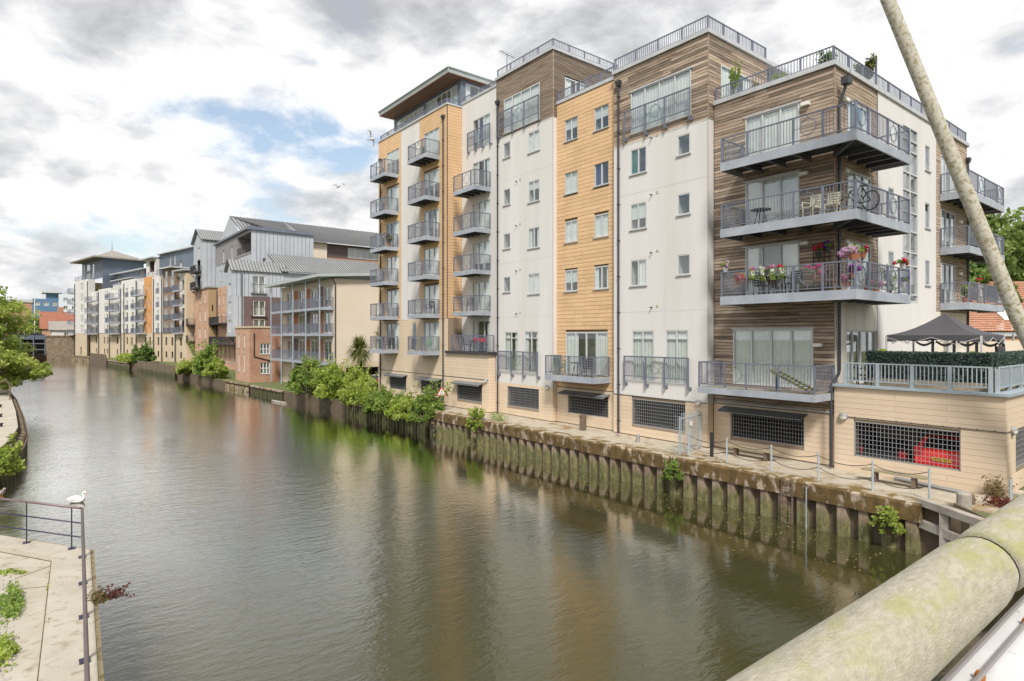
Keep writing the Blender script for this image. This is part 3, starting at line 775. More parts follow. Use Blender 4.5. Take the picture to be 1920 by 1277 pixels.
# penthouse on L
fP = front(23.68); fPs = side(35.9)
pw = [(41.2, 45.8, 22.9, 24.35), (36.35, 40.8, 22.9, 24.45)]; pws = (24.1, 26.4, 22.9, 24.5)
w = MB(); wall(w, fP, 35.9, 46.1, 22.64, 24.72, pw); wall(w, fPs, 23.68, 29, 22.64, 24.72, [pws])
wp = w.build('penthouse_wall', ['slate_cladding', 'room_lining'], BLK)
window(wp, fP, *pw[0], cols=6, t=-.05, sill=False, frame='white_frame'); window(wp, fP, *pw[1], cols=6, t=-.05, sill=False, frame='white_frame'); window(wp, fPs, *pws, cols=2, t=-.05, sill=False, frame='white_frame')
for s in [23.68+.25*i for i in range(1, 20)]: MB
st = MB(); [st.box(fPs, 23.9+.3*i, 23.93+.3*i, 0, .03, 24.5, 24.72) for i in range(16)]; [st.box(fP, 36.1+.3*i, 36.13+.3*i, 0, .025, 24.47, 24.72) for i in range(33)]; st.build('cladding_seams', 'slate_cladding', wp)
b = MB(); b.box(W0, 22.42, 29.5, 35.55, 46.3, 24.70, 24.74, 1)
b.hexa([(22.42, 35.55, 24.74), (29.5, 35.55, 24.74), (29.5, 46.3, 24.74), (22.42, 46.3, 24.74), (22.36, 35.5, 25.10), (29.5, 35.5, 25.10), (29.5, 46.35, 25.10), (22.36, 46.35, 25.10)], 0)
b.tube([(22.40, 35.50, 25.08), (29.5, 35.50, 25.08)], .07, 8, 0); b.tube([(22.36, 35.5, 25.06), (22.36, 46.35, 25.06)], .06, 8, 0)
b.build('roof', ['roof_edge', 'soffit_wood'], BLK)

# --- section D: timber corner with the big balconies
fD = front(23.34); fDs = side(10.17)
D_w = [(11.49, 13.77, t_-2.15, t_) for t_ in (15.52, 12.82, 10.08)]
D0 = (10.96, 14.34, 4.35, 6.67)
w = MB(); opsD = D_w+[D0]; wall(w, fD, 10.17, 15.27, 3.5, 16.5, opsD, t=-.06)
D_s = [(24.5, 26.65, t_-2.15, t_) for t_ in (15.5, 12.8, 10.07)]
wall(w, fDs, 23.40, 27.3, 7.72, 16.5, D_s, t=-.06)
wd = w.build('timber_wall', ['timber_backing', 'room_lining'], BLK)
nD = cladding(wd, 'cladding_board', 'timber_board', fD, 10.19, 15.26, 3.52, 16.48, .137, opsD, -.055, -.02, 3.3, seed=21, gap=.02)
nD += cladding(wd, 'cladding_board', 'timber_board', fDs, 23.37, 27.29, 7.74, 16.48, .137, D_s, -.055, -.02, 5.0, seed=22, gap=.02, single=False, mpart='board_rows')
MB().box(fD, 10.145, 10.20, -.05, -.010, 7.7, 16.48).build('corner_trim', 'timber_board', wd)
for i, q in enumerate(D_w): window(wd, fD, *q, cols=3, sill=False, curt=['net', 'net', 'sides'][i], fw=.06)
for q in D_s: window(wd, fDs, *q, cols=3, sill=False, curt='sides')
window(wd, fD, *D0, cols=4, sill=False, curt='net', fw=.07)
for q in D_w+[D0]: MB().box(fD, q[0]-.08, q[1]+.08, -.05, .03, q[3], q[3]+.06).build('head_trim', 'flashing', wd)
r = MB(); r.box(fD, 10.10, 15.262, -1.2, .07, 16.5, 16.68); r.box(fDs, 24.5, 39.2, -6, .07, 16.5, 16.68); r6 = r.build('roof', 'flashing', BLK)
roof_rail(r6, [(23.42, 15.2), (23.42, 10.24), (39.0, 10.24)], 16.68, .60)
for z in (13.38, 10.70, 7.98):
    fr = fD; x0, x1, y0, y1 = 21.7, 26.6, 8.74, 13.9
    b = MB(); th = .34; k = .06
    b.wbox(x0, x0+k, y0, y1, z-th, z, 0); b.wbox(x0+k, x1, y0, y0+k, z-th, z, 0); b.wbox(x0+k, 23.3, y1-k, y1, z-th, z, 0); b.wbox(x1-k, x1, y0+k, 10.14, z-th, z, 0)
    for (a0, a1, c0, c1) in ((x0+k, 23.3, y0+k, y1-k), (23.3, x1-k, y0+k, 10.14)):
        b.wbox(a0, a1, c0, c1, z-.10, z-.05, 1); b.wbox(a0, a1, c0, c1, z-.05, z-.02, 2)
    for y in (11.0, 12.0, 13.0): b.wbox(x0+k, 23.3, y-.06, y+.06, z-th+.03, z-th+.05, 3); b.wbox(x0+k, 23.3, y-.012, y+.012, z-th+.05, z-.1, 3)
    for x in (23.6, 24.4, 25.2, 26.0): b.wbox(x-.06, x+.06, y0+k, 10.14, z-th+.03, z-th+.05, 3); b.wbox(x-.012, x+.012, y0+k, 10.14, z-th+.05, z-.1, 3)
    b.bar((x0+.1, y0+.1, z-th+.12), (23.4, 10.2, z-th+.12), .10, .2, 3)
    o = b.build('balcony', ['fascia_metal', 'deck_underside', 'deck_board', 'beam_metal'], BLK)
    railing(o, [((x0+.05, y1-.05), (x0+.05, y0+.05), [('r', 1.13), ('b', 1.85), ('r', 1.08), ('b', 1.10)]), ((x0+.05, y0+.05), (x1-.05, y0+.05), [('r', 1.05), ('b', 1.75), ('r', 1.1), ('b', .98)]), ((x1-.05, y0+.05), (x1-.05, 10.1), [('b', 1)]), ((x0+.05, y1-.05), (23.3, y1-.05), [('b', 1)])], z, 1.0, 'rail_metal', True, post=.07, spacing=.12)
o = balcony(BLK, fD, 10.12, 14.96, 1.64, 4.28, [('b', 1.5), ('b', 1.5), ('r', 1.05), ('b', 1.35)], [('b', 1)], th=.26, beams=4, single=True)
# pipe on the corner, kinked round the terrace edge
b = MB(); b.tube([fDs.p(23.62, .30, 15.75), fDs.p(23.60, .18, 15.35), fDs.p(23.58, .08, 15.05), fDs.p(23.58, .08, 5.15), (23.55, 10.10, 5.0), (23.02, 10.13, 4.55), (22.98, 10.13, 4.35), (22.98, 10.13, 1.55)], .055, 10)
b.box(fDs, 23.45, 23.80, .18, .45, 15.75, 16.02); b.build('downpipe', 'pipe_dark', BLK)
for (fr, s, z) in ((fD, 11.22, 15.36), (fD, 11.28, 12.68), (fD, 11.25, 9.98), (fDs, 24.2, 15.4), (fDs, 24.2, 12.68), (fDs, 24.2, 9.98), (fD, 10.75, 6.05)):
    MB().box(fr, s-.15, s+.15, -.02, .14, z-.07, z+.06).build('wall_lamp', 'lamp_white', BLK)

# --- D side: white stair wall, then timber section F
st = [(29.95, 31.78, 7.95, 15.75)]; sl = [(32.75, 33.40, t_-1.2, t_, dict(cols=1, curt='none')) for t_ in (15.4, 12.68, 9.98)]; sm = [(28.4, 29.05, t_-1.2, t_, dict(cols=1, curt='none')) for t_ in (12.74, 10.02)]
d0 = (24.4, 27.3, 4.55, 6.6)
w = MB(); wall(w, fDs, 27.3, 34.24, 4.5, 16.5, st+[q[:4] for q in sl+sm])
ws = w.build('render_wall', ['white_render', 'room_lining'], BLK); winset(ws, fDs, sl); winset(ws, fDs, sm)
b = MB(); s0, s1, z0, z1 = st[0]
o = MB()
for c in (s0, (s0+s1)/2-.03, s1-.06): o.box(fDs, c, c+.06, -.12, .02, z0, z1)
zs = [7.95, 8.25, 9.55, 10.15, 11.1, 11.95, 12.9, 13.7, 14.7, 15.2, 15.75]
for z in zs: o.box(fDs, s0+.06, s1-.06, -.11, .012, z-.03, z+.03)
o = o.build('window', 'window_frame', ws)
for a, c in zip(zs, zs[1:]):
    for l, r_ in ((s0+.06, (s0+s1)/2-.03), ((s0+s1)/2+.03, s1-.06)): MB().box(fDs, l, r_, -.06, -.054, a+.03, c-.03).build('pane', 'glass', o)
w = MB(); wall(w, fDs, 23.36, 27.3, 4.5, 7.72, [d0], t=-.01); o = w.build('render_wall', ['stained_render', 'room_lining'], BLK); window(o, fDs, *d0, cols=4, sill=False, t=-.1, curt='sides')
F_d = [(34.97, 37.1, t_-2.15, t_) for t_ in (15.35, 12.65, 10.03)]
w = MB(); wall(w, fDs, 34.24, 39.05, 7.58, 16.5, F_d, t=-.06); w.box(front(39.05), 10.2, 20, -.02, 0, 1.5, 16.5)
wf = w.build('timber_wall', ['timber_backing', 'room_lining'], BLK)
cladding(wf, 'cladding_board', 'timber_board', fDs, 34.25, 39.04, 7.6, 16.48, .137, F_d, -.055, -.02, 5, single=False, seed=25, gap=.02, mpart='board_rows')
for q in F_d: window(wf, fDs, *q, cols=3, sill=False, curt='sides')
w = MB(); wall(w, fDs, 34.24, 39.05, 4.5, 7.58, [(35.2, 37.0, 4.55, 6.6)]); o = w.build('render_wall', ['stained_render', 'room_lining'], BLK); window(o, fDs, 35.2, 37.0, 4.55, 6.6, cols=2, sill=False, curt='sides')
for z in (13.35, 10.70, 8.0):
    balcony(BLK, fDs, 34.78, 40.75, 1.2, z, [('b', 1), ('r', .8), ('b', 1.5), ('r', .8)], [('b', 1)], th=.34, beams=5, h=.98)
    MB().box(fDs, 37.5, 37.8, -.02, .12, z+1.55, z+1.68).build('wall_lamp', 'lamp_white', BLK)
pipe(BLK, fDs, 38.9, 4.6, 15.6)

# --- cream plank base of A, B, C, D
base = [('A', fA, 25.32, 30.74, [(26.53, 29.53, 2.07, 3.29, 4.0)]), ('B', fB, 20.75, 25.3, [(21.36, 24.38, 2.13, 3.2, 4.0)]), ('C', fC, 15.28, 20.75, [(16.44, 19.56, 2.05, 3.32, 4.0)]), ('D', fD, 10.1, 15.27, [(11.3, 14.45, 2.08, 3.19, 4.0)])]
for i, (n, fr, s0, s1, g) in enumerate(base):
    top = 3.5 if n in 'BD' else 3.46
    w = MB(); wall(w, fr, s0, s1, 1.4, top, g, t=-.03, reveal=.2)
    if n in 'AC': w.box(fr, s0+.035, s0+.06, -.45, -.03, 1.4, top)
    o = w.build('plank_wall', ['joint_cream', 'garage_lining'], BLK)
    cladding(o, 'cream_plank', 'cream_plank', fr, s0+.03, s1-.005, 1.55, top, .195, [q[:4] for q in g], -.025, 0, 3.6, gap=.007, seed=30+i)
    if n in 'AC': cladding(o, 'cream_plank', 'cream_plank', side(s0), fr.ox, fr.ox+.4, 1.55, top, .195, [], -.03, 0.0, 3, gap=.007, single=False, mpart='plank_rows')
    for q in g: grille(o, fr, *q[:4])
    if n in 'BD': awning(o, fr, g[0][0]-.15, g[0][1]+.3, 3.34, .5, .13)
MB().box(fD, 10.3, 15.2, -.02, .01, 3.50, 3.56).build('sill_trim', 'flashing', BLK)
b = MB(); b.tube([fD.p(15.2, .02, 3.46), fD.p(10.2, .02, 3.46)], .014, 5); b.build('cable_run', 'pipe_dark', BLK)
# round bulkhead lamps on the base
def bulkhead(parent, fr, s, z):
    b = MB(); n = 16
    pr = [(0.15, 0.0), (0.15, .05), (0.135, .09), (0.10, .13), (0.05, .155), (.001, .16)]
    for i in range(len(pr)-1):
        for k in range(n):
            a0, a1 = 2*math.pi*k/n, 2*math.pi*(k+1)/n
            q = lambda r_, t, a: fr.p(s+r_*math.cos(a), t, z+r_*math.sin(a))
            b.quad([q(pr[i][0], pr[i][1], a0), q(pr[i][0], pr[i][1], a1), q(pr[i+1][0], pr[i+1][1], a1), q(pr[i+1][0], pr[i+1][1], a0)], 0 if (i < 2 or math.sin((a0+a1)/2) > -.1) else 1)
    return b.build('bulkhead_lamp', ['lamp_grey', 'lamp_white'], parent)
bulkhead(BLK, fC, 15.75, 3.45); bulkhead(BLK, fA, 25.75, 3.45); bulkhead(BLK, fL, 31.05, 3.55)

# --- terrace E
fE = front(23.10); fEs = side(5.05)
Eg = (6.20, 9.39, 2.08, 3.33, 6.0); Es = (24.21, 27.5, 2.2, 3.36, 4.0)
w = MB(); wall(w, fE, 5.05, 10.08, 1.4, 4.54, [Eg], t=-.03, reveal=.2); wall(w, fEs, 23.13, 42, 1.4, 4.54, [Es], t=-.03, reveal=.2)
we = w.build('plank_wall', ['joint_cream', 'garage_lining'], BLK)
cladding(we, 'cream_plank', 'cream_plank', fE, 5.06, 10.07, 1.5, 4.54, .19, [Eg[:4]], -.025, 0, 3.0, gap=.007, seed=41)
cladding(we, 'cream_plank', 'cream_plank', fEs, 23.105, 42, 1.5, 4.54, .19, [Es[:4]], -.025, 0, 3.6, gap=.007, seed=42)
grille(we, fE, *Eg[:4], pitch=.12); grille(we, fEs, *Es[:4], pitch=.12)
b = MB(); b.wbox(23.0, 23.45, 4.95, 10.1, 4.54, 4.63); b.wbox(23.45, 42, 4.95, 5.4, 4.54, 4.63); b.wbox(23.45, 42, 5.4, 10.12, 4.44, 4.5, 1)
we2 = b.build('terrace_coping', ['blue_coping', 'deck_board'], BLK)
railing(we2, [((23.22, 9.72), (23.22, 5.45), [('b', 1)]*4), ((23.3, 5.3), (31.5, 5.3), [('b', 1)]*6)], 4.63, .80, 'rail_pale', True, spacing=.118, post=.10, lift=.13, rail=.05, bar=.028)
b = MB(); b.tube([fE.p(9.9, .02, 3.46), fE.p(5.06, .02, 3.45), (23.1, 5.03, 3.45), (30, 5.03, 3.45)], .013, 5); [b.box(fE, 5.3+.45*i, 5.33+.45*i, 0, .03, 3.44, 3.48) for i in range(10)]; b.build('cable_run', 'pipe_dark', BLK)
bulkhead(BLK, fE, 9.74, 3.46); bulkhead(BLK, fEs, 23.72, 3.46)
# --- body behind the facades (floors, rear and flank walls)
b = MB(); b.wbox(30.0, 30.3, 46.2, 46.4, 1.5, 22.5)
b.wbox(29.0, 29.3, 30.7, 46.38, 1.5, 22.6); b.wbox(29.0, 29.3, 20.8, 30.6, 1.5, 19.4); b.wbox(28.8, 29.1, 15.4, 20.7, 1.5, 19.4)
b.wbox(22.6, 29.0, 46.1, 46.38, 1.5, 22.5); b.wbox(27.9, 28.1, 15.4, 20.7, 15, 19.5); b.wbox(28.2, 28.4, 25.4, 30.6, 18, 22.55)
b.wbox(29.1, 39.0, 19.9, 20.1, 1.5, 16.5)
b.build('rear_wall', 'white_render', BLK)

# ------------------------------------------------------------------ buildings further along the bank
def brick_material(name, c1, c2, mortar, scale=1.0, patch=None):
    m = bpy.data.materials.new(name); m.use_nodes = True; t = m.node_tree; b = t.nodes['Principled BSDF']; b.inputs['Roughness'].default_value = 0.85
    geo = t.nodes.new('ShaderNodeNewGeometry'); sp = t.nodes.new('ShaderNodeSeparateXYZ'); t.links.new(geo.outputs['Position'], sp.inputs[0])
    a = t.nodes.new('ShaderNodeMath'); a.operation = 'ADD'; t.links.new(sp.outputs[0], a.inputs[0]); t.links.new(sp.outputs[1], a.inputs[1])
    cb = t.nodes.new('ShaderNodeCombineXYZ'); t.links.new(a.outputs[0], cb.inputs[0]); t.links.new(sp.outputs[2], cb.inputs[1])
    br = t.nodes.new('ShaderNodeTexBrick'); t.links.new(cb.outputs[0], br.inputs['Vector'])
    br.inputs['Color1'].default_value = (*c1, 1); br.inputs['Color2'].default_value = (*c2, 1); br.inputs['Mortar'].default_value = (*mortar, 1)
    br.inputs['Scale'].default_value = scale; br.inputs['Brick Width'].default_value = 0.23; br.inputs['Row Height'].default_value = 0.078; br.inputs['Mortar Size'].default_value = 0.011
    n = t.nodes.new('ShaderNodeTexNoise'); n.inputs['Scale'].default_value = 0.8; n.inputs['Detail'].default_value = 6; t.links.new(geo.outputs['Position'], n.inputs[0])
    mr = t.nodes.new('ShaderNodeMapRange'); t.links.new(n.outputs[0], mr.inputs[0]); mr.inputs[1].default_value = .42; mr.inputs[2].default_value = .68
    mx = t.nodes.new('ShaderNodeMix'); mx.data_type = 'RGBA'; t.links.new(mr.outputs[0], mx.inputs['Factor']); t.links.new(br.outputs[0], mx.inputs['A']); mx.inputs['B'].default_value = (*(patch or c1), 1)
    t.links.new(mx.outputs['Result'], b.inputs['Base Color']); MATS[name] = m
brick_material('red_brick', (0.40, 0.165, 0.085), (0.31, 0.115, 0.06), (0.42, 0.33, 0.25), patch=(0.46, 0.28, 0.19))
brick_material('pale_brick', (0.52, 0.28, 0.17), (0.45, 0.225, 0.125), (0.5, 0.38, 0.29), patch=(0.58, 0.37, 0.26))
brick_material('stock_brick', (0.38, 0.25, 0.12), (0.30, 0.19, 0.085), (0.40, 0.32, 0.22), patch=(0.36, 0.25, 0.13))
brick_material('brown_brick', (0.24, 0.16, 0.11), (0.17, 0.11, 0.075), (0.3, 0.24, 0.19), patch=(0.25, 0.17, 0.12))
mat('blue_panel', (0.46, 0.485, 0.52), (0.40, 0.42, 0.455), 0.6, 0.5)
def seams(parent, fr, s0, s1, z0, z1, pitch=.45, m='slate_cladding'):
    b = MB(); n = int((s1-s0)/pitch)
    for i in range(1, n): c = s0+(s1-s0)*i/n; b.box(fr, c-.018, c+.018, 0.0, .03, z0, z1)
    b.build('panel_seams', m, parent, kind='stuff')
mat('maroon_panel', (0.15, 0.105, 0.10), (0.125, 0.085, 0.08), 1.0, 0.6)
mat('mauve_panel', (0.27, 0.245, 0.25), (0.24, 0.215, 0.22), 1.0, 0.6)
mat('metal_roof', (0.30, 0.305, 0.305), (0.25, 0.255, 0.255), 0.5, 0.45, spec=0.5)
mat('roof_seam', (0.12, 0.12, 0.125), rough=0.5)
mat('cream_render', (0.69, 0.59, 0.48), (0.65, 0.55, 0.44), 0.5, 0.85)
mat('tan_render', (0.60, 0.49, 0.36), (0.55, 0.44, 0.31), 0.6, 0.85)
mat('far_orange', (0.64, 0.33, 0.13), (0.58, 0.28, 0.10), 1.0, 0.8)
mat('rust_panel', (0.42, 0.17, 0.065), (0.35, 0.135, 0.05), 2.0, 0.7)
mat('iron', (0.035, 0.032, 0.035), rough=0.6)
mat('red_tile', (0.33, 0.125, 0.08), (0.25, 0.095, 0.06), 1.5, 0.85, c3=(0.30, 0.17, 0.11), s3=3)
mat('grey_roof', (0.31, 0.28, 0.25), (0.26, 0.235, 0.21), 1.0, 0.85)
mat('navy_panel', (0.115, 0.145, 0.19), (0.10, 0.125, 0.165), 0.5, 0.5)

def seam_roof(parent, a, c, d, e, n, name='roof', m='metal_roof', th=0.12):
    """Sheet-metal slope with raised seams. a-b eave ends, c-d ridge ends in the same order."""
    a, c, d, e = map(Vector, (a, c, d, e)); up = (c-a).cross(d-a).normalized()
    if up.z < 0: up = -up
    b = MB(); b.hexa([a, c, e, d, a+up*th, c+up*th, e+up*th, d+up*th])
    o = b.build(name, m, parent); s = MB()
    for i in range(n+1):
        k = i/n; p = a.lerp(c, k)+up*(th+.03); q = d.lerp(e, k)+up*(th+.03); s.bar(p, q, .10, .08)
    s.build('roof_seams', 'roof_seam', o, kind='stuff')
    return o
def simple_windows(parent, fr, lst, **k):
    for q in lst: window(parent, fr, *q[:4], **{**dict(simple=True, fw=.09, frame='white_frame', t=-.10), **k})
def mini_balcony(parent, fr, s0, s1, p, z, metal='rail_metal', th=.25, h=1.05, sp=.16, iron=False):
    b = MB(); b.box(fr, s0, s1, 0, p, z-th, z)
    o = b.build('balcony', 'iron' if iron else 'fascia_metal', parent); P = lambda s, t: fr.p(s, t, 0)[:2]
    railing(o, [(P(s0+.03, p-.04), P(s1-.03, p-.04), [('b', 1), ('b', 1)]), (P(s0+.03, p-.04), P(s0+.03, .04), [('b', 1)]), (P(s1-.03, p-.04), P(s1-.03, .04), [('b', 1)])], z, h, 'iron' if iron else metal, False, spacing=sp, post=.06, bar=.028)
    if iron:
        q = MB()
        for s in (s0+.2, s1-.2):
            q.bar(fr.p(s, 0.02, z-th-1.0), fr.p(s, p-.1, z-th-.05), .07); q.bar(fr.p(s, 0.02, z-th-1.1), fr.p(s, .02, z-th), .07); q.ring(fr, s, .45, z-th-.42, .16, .03, 10)
        q.build('brackets', 'iron', o)
    return o

# --- G: cream building with stacked balconies under a thin roof
G = thing('balcony_building', (26, 66, 1.2), 'cream apartment building with three tiers of grey balconies under a thin oversailing roof', 'apartment building')
fG = front(23.45); fGs = side(58.8)
gz = [3.72, 6.62, 9.25]
gd = []
for z in gz: gd += [(59.3, 61.4, z+.05, z+2.2), (63.2, 65.2, z+.05, z+2.2), (67.2, 69.0, z+.05, z+2.2), (71.2, 73.2, z+.05, z+2.2)]
gg = [(59.4, 62.0, 1.75, 3.25), (63.4, 66.0, 1.75, 3.25), (67.6, 70.4, 1.75, 3.25)]
w = MB(); wall(w, fG, 58.8, 75.0, .8, 12.2, gd+gg, mi=0); w.box(front(23.45), 74.9, 75.0, -8, 0, .8, 12.2)
gw = w.build('front_wall', ['cream_render', 'garage_lining'], G); simple_windows(gw, fG, gd, cols=2, sill=False, fw=.12)
for q in gg: grille(gw, fG, *q, pitch=.2)
for i, z in enumerate(gz):
    for (s0, s1) in ((61.5, 63.1), (65.4, 67.1), (69.2, 71.1)): piece('wall_panel', 'rust_panel' if (i+int(s0)) % 3 else 'maroon_panel', gw, fG, s0, s1, .0, .03, z, z+2.3)
w = MB(); wall(w, fGs, 23.45, 40, 3.65, 12.2, []); o = w.build('side_wall', ['cream_render', 'garage_lining'], G)
w = MB(); wall(w, fGs, 23.45, 40, .8, 3.65, [(24.75, 28.4, 2.15, 3.12, 5.0)], t=.02); w.build('side_wall', ['tan_render', 'garage_lining'], G)
for i, z in enumerate(gz):
    b = MB(); b.box(fG, 58.75, 74.8, 0.0, 1.35, z-.26, z); o = b.build('balcony', 'fascia_metal', G); x = 22.14
    railing(o, [((x, 74.7), (x, 58.85), [('b', 1)]*8), ((x, 58.85), (23.4, 58.85), [('b', 1)])], z, 1.05, 'rail_metal', False, spacing=.15, post=.06, bar=.025)
b = MB()
for s in (58.85, 62.8, 66.8, 70.8, 74.7): b.box(fG, s-.06, s+.06, 1.22, 1.34, .9, 12.2); 
for s in (58.85, 62.8, 66.8, 70.8, 74.7): piece('post', 'rail_pale', G, fG, s-.06, s+.06, 1.36, 1.46, .9, 12.25)
b = MB(); b.hexa([(21.6, 58.2, 12.22), (40, 58.2, 13.6), (40, 76, 13.6), (21.6, 76, 12.22), (21.6, 58.2, 12.5), (40, 58.2, 13.95), (40, 76, 13.95), (21.6, 76, 12.5)])
b.build('roof', 'roof_edge', G)
b = MB(); b.tube([(23.2, 58.62, 12.3), (23.6, 58.7, 11.6), (23.6, 58.7, 1.0)], .06, 8); b.build('downpipe', 'pipe_dark', G)

# --- brick annex and the blue oriel block behind it
H = thing('brick_annex', (21, 79, .8), 'small flat topped red brick annex with white sash windows at the water', 'brick building')
fH = front(19.95); fHs = side(76.0)
hw = [(78.0, 78.7, 1.9, 4.2), (80.6, 81.3, 1.9, 4.2), (78.0, 78.7, 4.9, 6.6), (80.6, 81.3, 4.9, 6.6)]
w = MB(); wall(w, fH, 76, 82.4, .5, 7.35, hw, room=.6); o = w.build('front_wall', ['pale_brick', 'room_lining'], H); simple_windows(o, fH, hw, cols=1)
hs = [(21.15, 22.3, 4.15, 5.45), (21.15, 22.3, 1.75, 3.15)]
w = MB(); wall(w, fHs, 19.95, 23.6, .5, 7.35, hs, room=.6); o = w.build('side_wall', ['red_brick', 'room_lining'], H); simple_windows(o, fHs, hs, cols=3, transom=None)
for q in hs: piece('glazing_bar', 'white_frame', o, fHs, q[0], q[1], -.14, -.06, (q[2]+q[3])/2-.04, (q[2]+q[3])/2+.04)
b = MB(); b.wbox(19.85, 23.6, 75.9, 82.45, 7.35, 7.55); b.build('coping', 'tan_render', H)
b = MB(); b.tube([fHs.p(20.45, .07, 6.7), fHs.p(20.45, .07, 3.9), fHs.p(22.5, .07, 3.3)], .07, 8); b.build('downpipe', 'iron', H)

O = thing('oriel_block', (22, 86, .8), 'blue and maroon panelled block with a gabled oriel carried on iron brackets', 'apartment building')
fO = front(19.6); fOs = side(82.5)
ow = [(83.3, 84.7, 11.7, 13.2), (83.3, 84.7, 9.3, 10.8), (83.3, 84.7, 6.9, 8.4)]
w = MB(); wall(w, fO, 82.5, 85.4, 6.3, 14.6, ow, room=.6)
w.prism(fO, [(82.5, 14.6), (85.4, 14.6), (83.95, 16.1)], 0, -.1)
wall(w, fOs, 19.6, 20.9, 6.3, 11.5, []); osd = [(22.0, 23.6, 11.9, 14.2)]
wall(w, fOs, 19.6, 26.0, 11.5, 14.75, osd, room=.6); w.wbox(19.6, 20.9, 82.5, 85.4, 6.28, 6.32)
o = w.build('oriel', ['blue_panel', 'room_lining'], O); seams(o, fOs, 19.6, 22.0, 11.5, 14.7); seams(o, fOs, 23.6, 26, 11.5, 14.7); seams(o, fOs, 19.65, 20.9, 6.4, 11.5); simple_windows(o, fO, ow, cols=2, sill=False); simple_windows(o, fOs, osd, cols=2)
osd2 = [(22.1, 23.6, 9.0, 11.0), (22.1, 23.6, 7.5, 8.6)]
w = MB(); wall(w, fOs, 20.9, 26.0, .8, 11.5, osd2, room=.6, t=-.02); o = w.build('panel_wall', ['maroon_panel', 'room_lining'], O); simple_windows(o, fOs, osd2, cols=2)
for z in (12.6, 9.6): b = MB(); b.box(fOs, 21.8, 23.8, .1, .14, z+.5, z+.55); b.box(fOs, 21.8, 23.8, .0, .25, z-.75, z-.65); b.build('window_rail', 'iron', O)
b = MB(); [b.bar((19.8+.02, y, 6.2), (20.9, y, 5.0), .1) for y in (82.7, 83.9, 85.2)]; [b.bar((20.9, y, 6.2), (20.9, y, 4.6), .1) for y in (82.7, 83.9, 85.2)]; b.wbox(19.7, 20.9, 82.6, 85.3, 6.1, 6.27); b.build('brackets', 'iron', O)
seam_roof(O, (19.3, 82.3, 14.7), (26.5, 82.3, 14.7), (19.3, 83.95, 16.2), (26.5, 83.95, 16.2), 18)
seam_roof(O, (26.5, 85.6, 14.7), (19.3, 85.6, 14.7), (26.5, 83.95, 16.2), (19.3, 83.95, 16.2), 18)
seam_roof(O, (25.6, 82.1, 14.95), (42, 82.1, 14.95), (25.6, 88.5, 17.9), (42, 88.5, 17.9), 42)
w = MB(); w.prism(front(25.7), [(82.3, 14.9), (95, 14.9), (88.5, 17.8)], 0, -.2); w.wbox(26, 42, 82.6, 82.8, .8, 14.9); w.build('gable_wall', 'blue_panel', O)
b = MB(); b.tube([fOs.p(20.7, .07, 14.4), fOs.p(20.7, .07, 6.4)], .06, 8); b.build('downpipe', 'pipe_dark', O)

# --- tall block behind: brick foot, mauve top storey with corner balcony, long metal roof
T = thing('tall_block', (30, 100, 1.2), 'tall block with mauve top storey, corner balcony and long ribbed metal roof', 'apartment building')
fT = front(24.4); fTs = side(92)
tw_ = [(y, y+.9, z, z+1.7) for z in (11.6, 8.6) for y in (96, 100, 104, 108, 111)]
ta = [(y, y+1.1, 2.0, 5.0) for y in (95, 98, 101, 104, 107, 110)]
w = MB(); wall(w, fT, 88, 114, .8, 14.6, tw_+ta, room=.7); o = w.build('brick_wall', ['pale_brick', 'room_lining'], T); simple_windows(o, fT, tw_+ta, cols=1)
w = MB(); wall(w, fT, 92, 114, 14.6, 18.4, [(103, 104, 15.6, 17.4), (110, 111, 15.6, 17.4)], room=.7); wall(w, fTs, 24.4, 33.5, 8, 21.8, [(26, 27.2, 16.1, 17.8)], room=.7)
o = w.build('panel_wall', ['blue_panel', 'room_lining'], T); seams(o, fTs, 24.5, 33.5, 15, 21.8, .6); simple_windows(o, fT, [(103, 104, 15.6, 17.4), (110, 111, 15.6, 17.4)], cols=1)
tb = [(92.02, 99.5, 18.7, 21.5, 3.2)]; tw2 = [(102, 103.4, 18.5, 20.6), (107.5, 108.9, 18.5, 20.6)]
w = MB(); wall(w, fT, 92, 114, 18.4, 22.0, tb+tw2, t=.06, lining=0); o = w.build('top_storey', ['mauve_panel'], T); simple_windows(o, fT.off(.06), tw2, cols=1)
railing(o, [((24.36, 99.5), (24.36, 92.05), [('b', 1)]*5), ], 18.75, 1.05, 'iron', False, spacing=.2)
b = MB(); b.wbox(24.0, 33.6, 91.7, 92.6, 21.8, 22.3); b.wbox(24.0, 25, 92.6, 114.4, 21.99, 22.3); b.build('roof_edge', 'slate_cladding', T)
fTb = side(96)
w = MB(); wall(w, fTb, 33.0, 37.2, 12, 21.6, []); w.build('side_wall', ['cream_render'], T)
w = MB(); wall(w, fTb, 37.2, 60, 12, 19.2, []); w.build('side_wall', ['red_brick'], T)
w = MB(); wall(w, fTb, 37.2, 60, 19.2, 21.6, [(41, 47, 19.5, 21.2)], t=-.5, room=.8); o = w.build('top_storey', ['maroon_panel', 'room_lining'], T); simple_windows(o, fTb.off(-.5), [(41, 47, 19.5, 21.2)], cols=5, sill=False)
seam_roof(T, (33.3, 95.2, 21.5), (62, 95.2, 21.5), (24.5, 105, 25.7), (62, 105, 25.7), 70)
seam_roof(T, (25.0, 99.5, 22.4), (33.5, 95.0, 21.7), (24.5, 105, 25.72), (33.3, 104.9, 25.72), 16)
w = MB(); w.prism(front(24.6), [(99, 22.2), (113, 22.2), (105.5, 25.8)], 0, -.2); w.build('gable_wall', 'blue_panel', T)

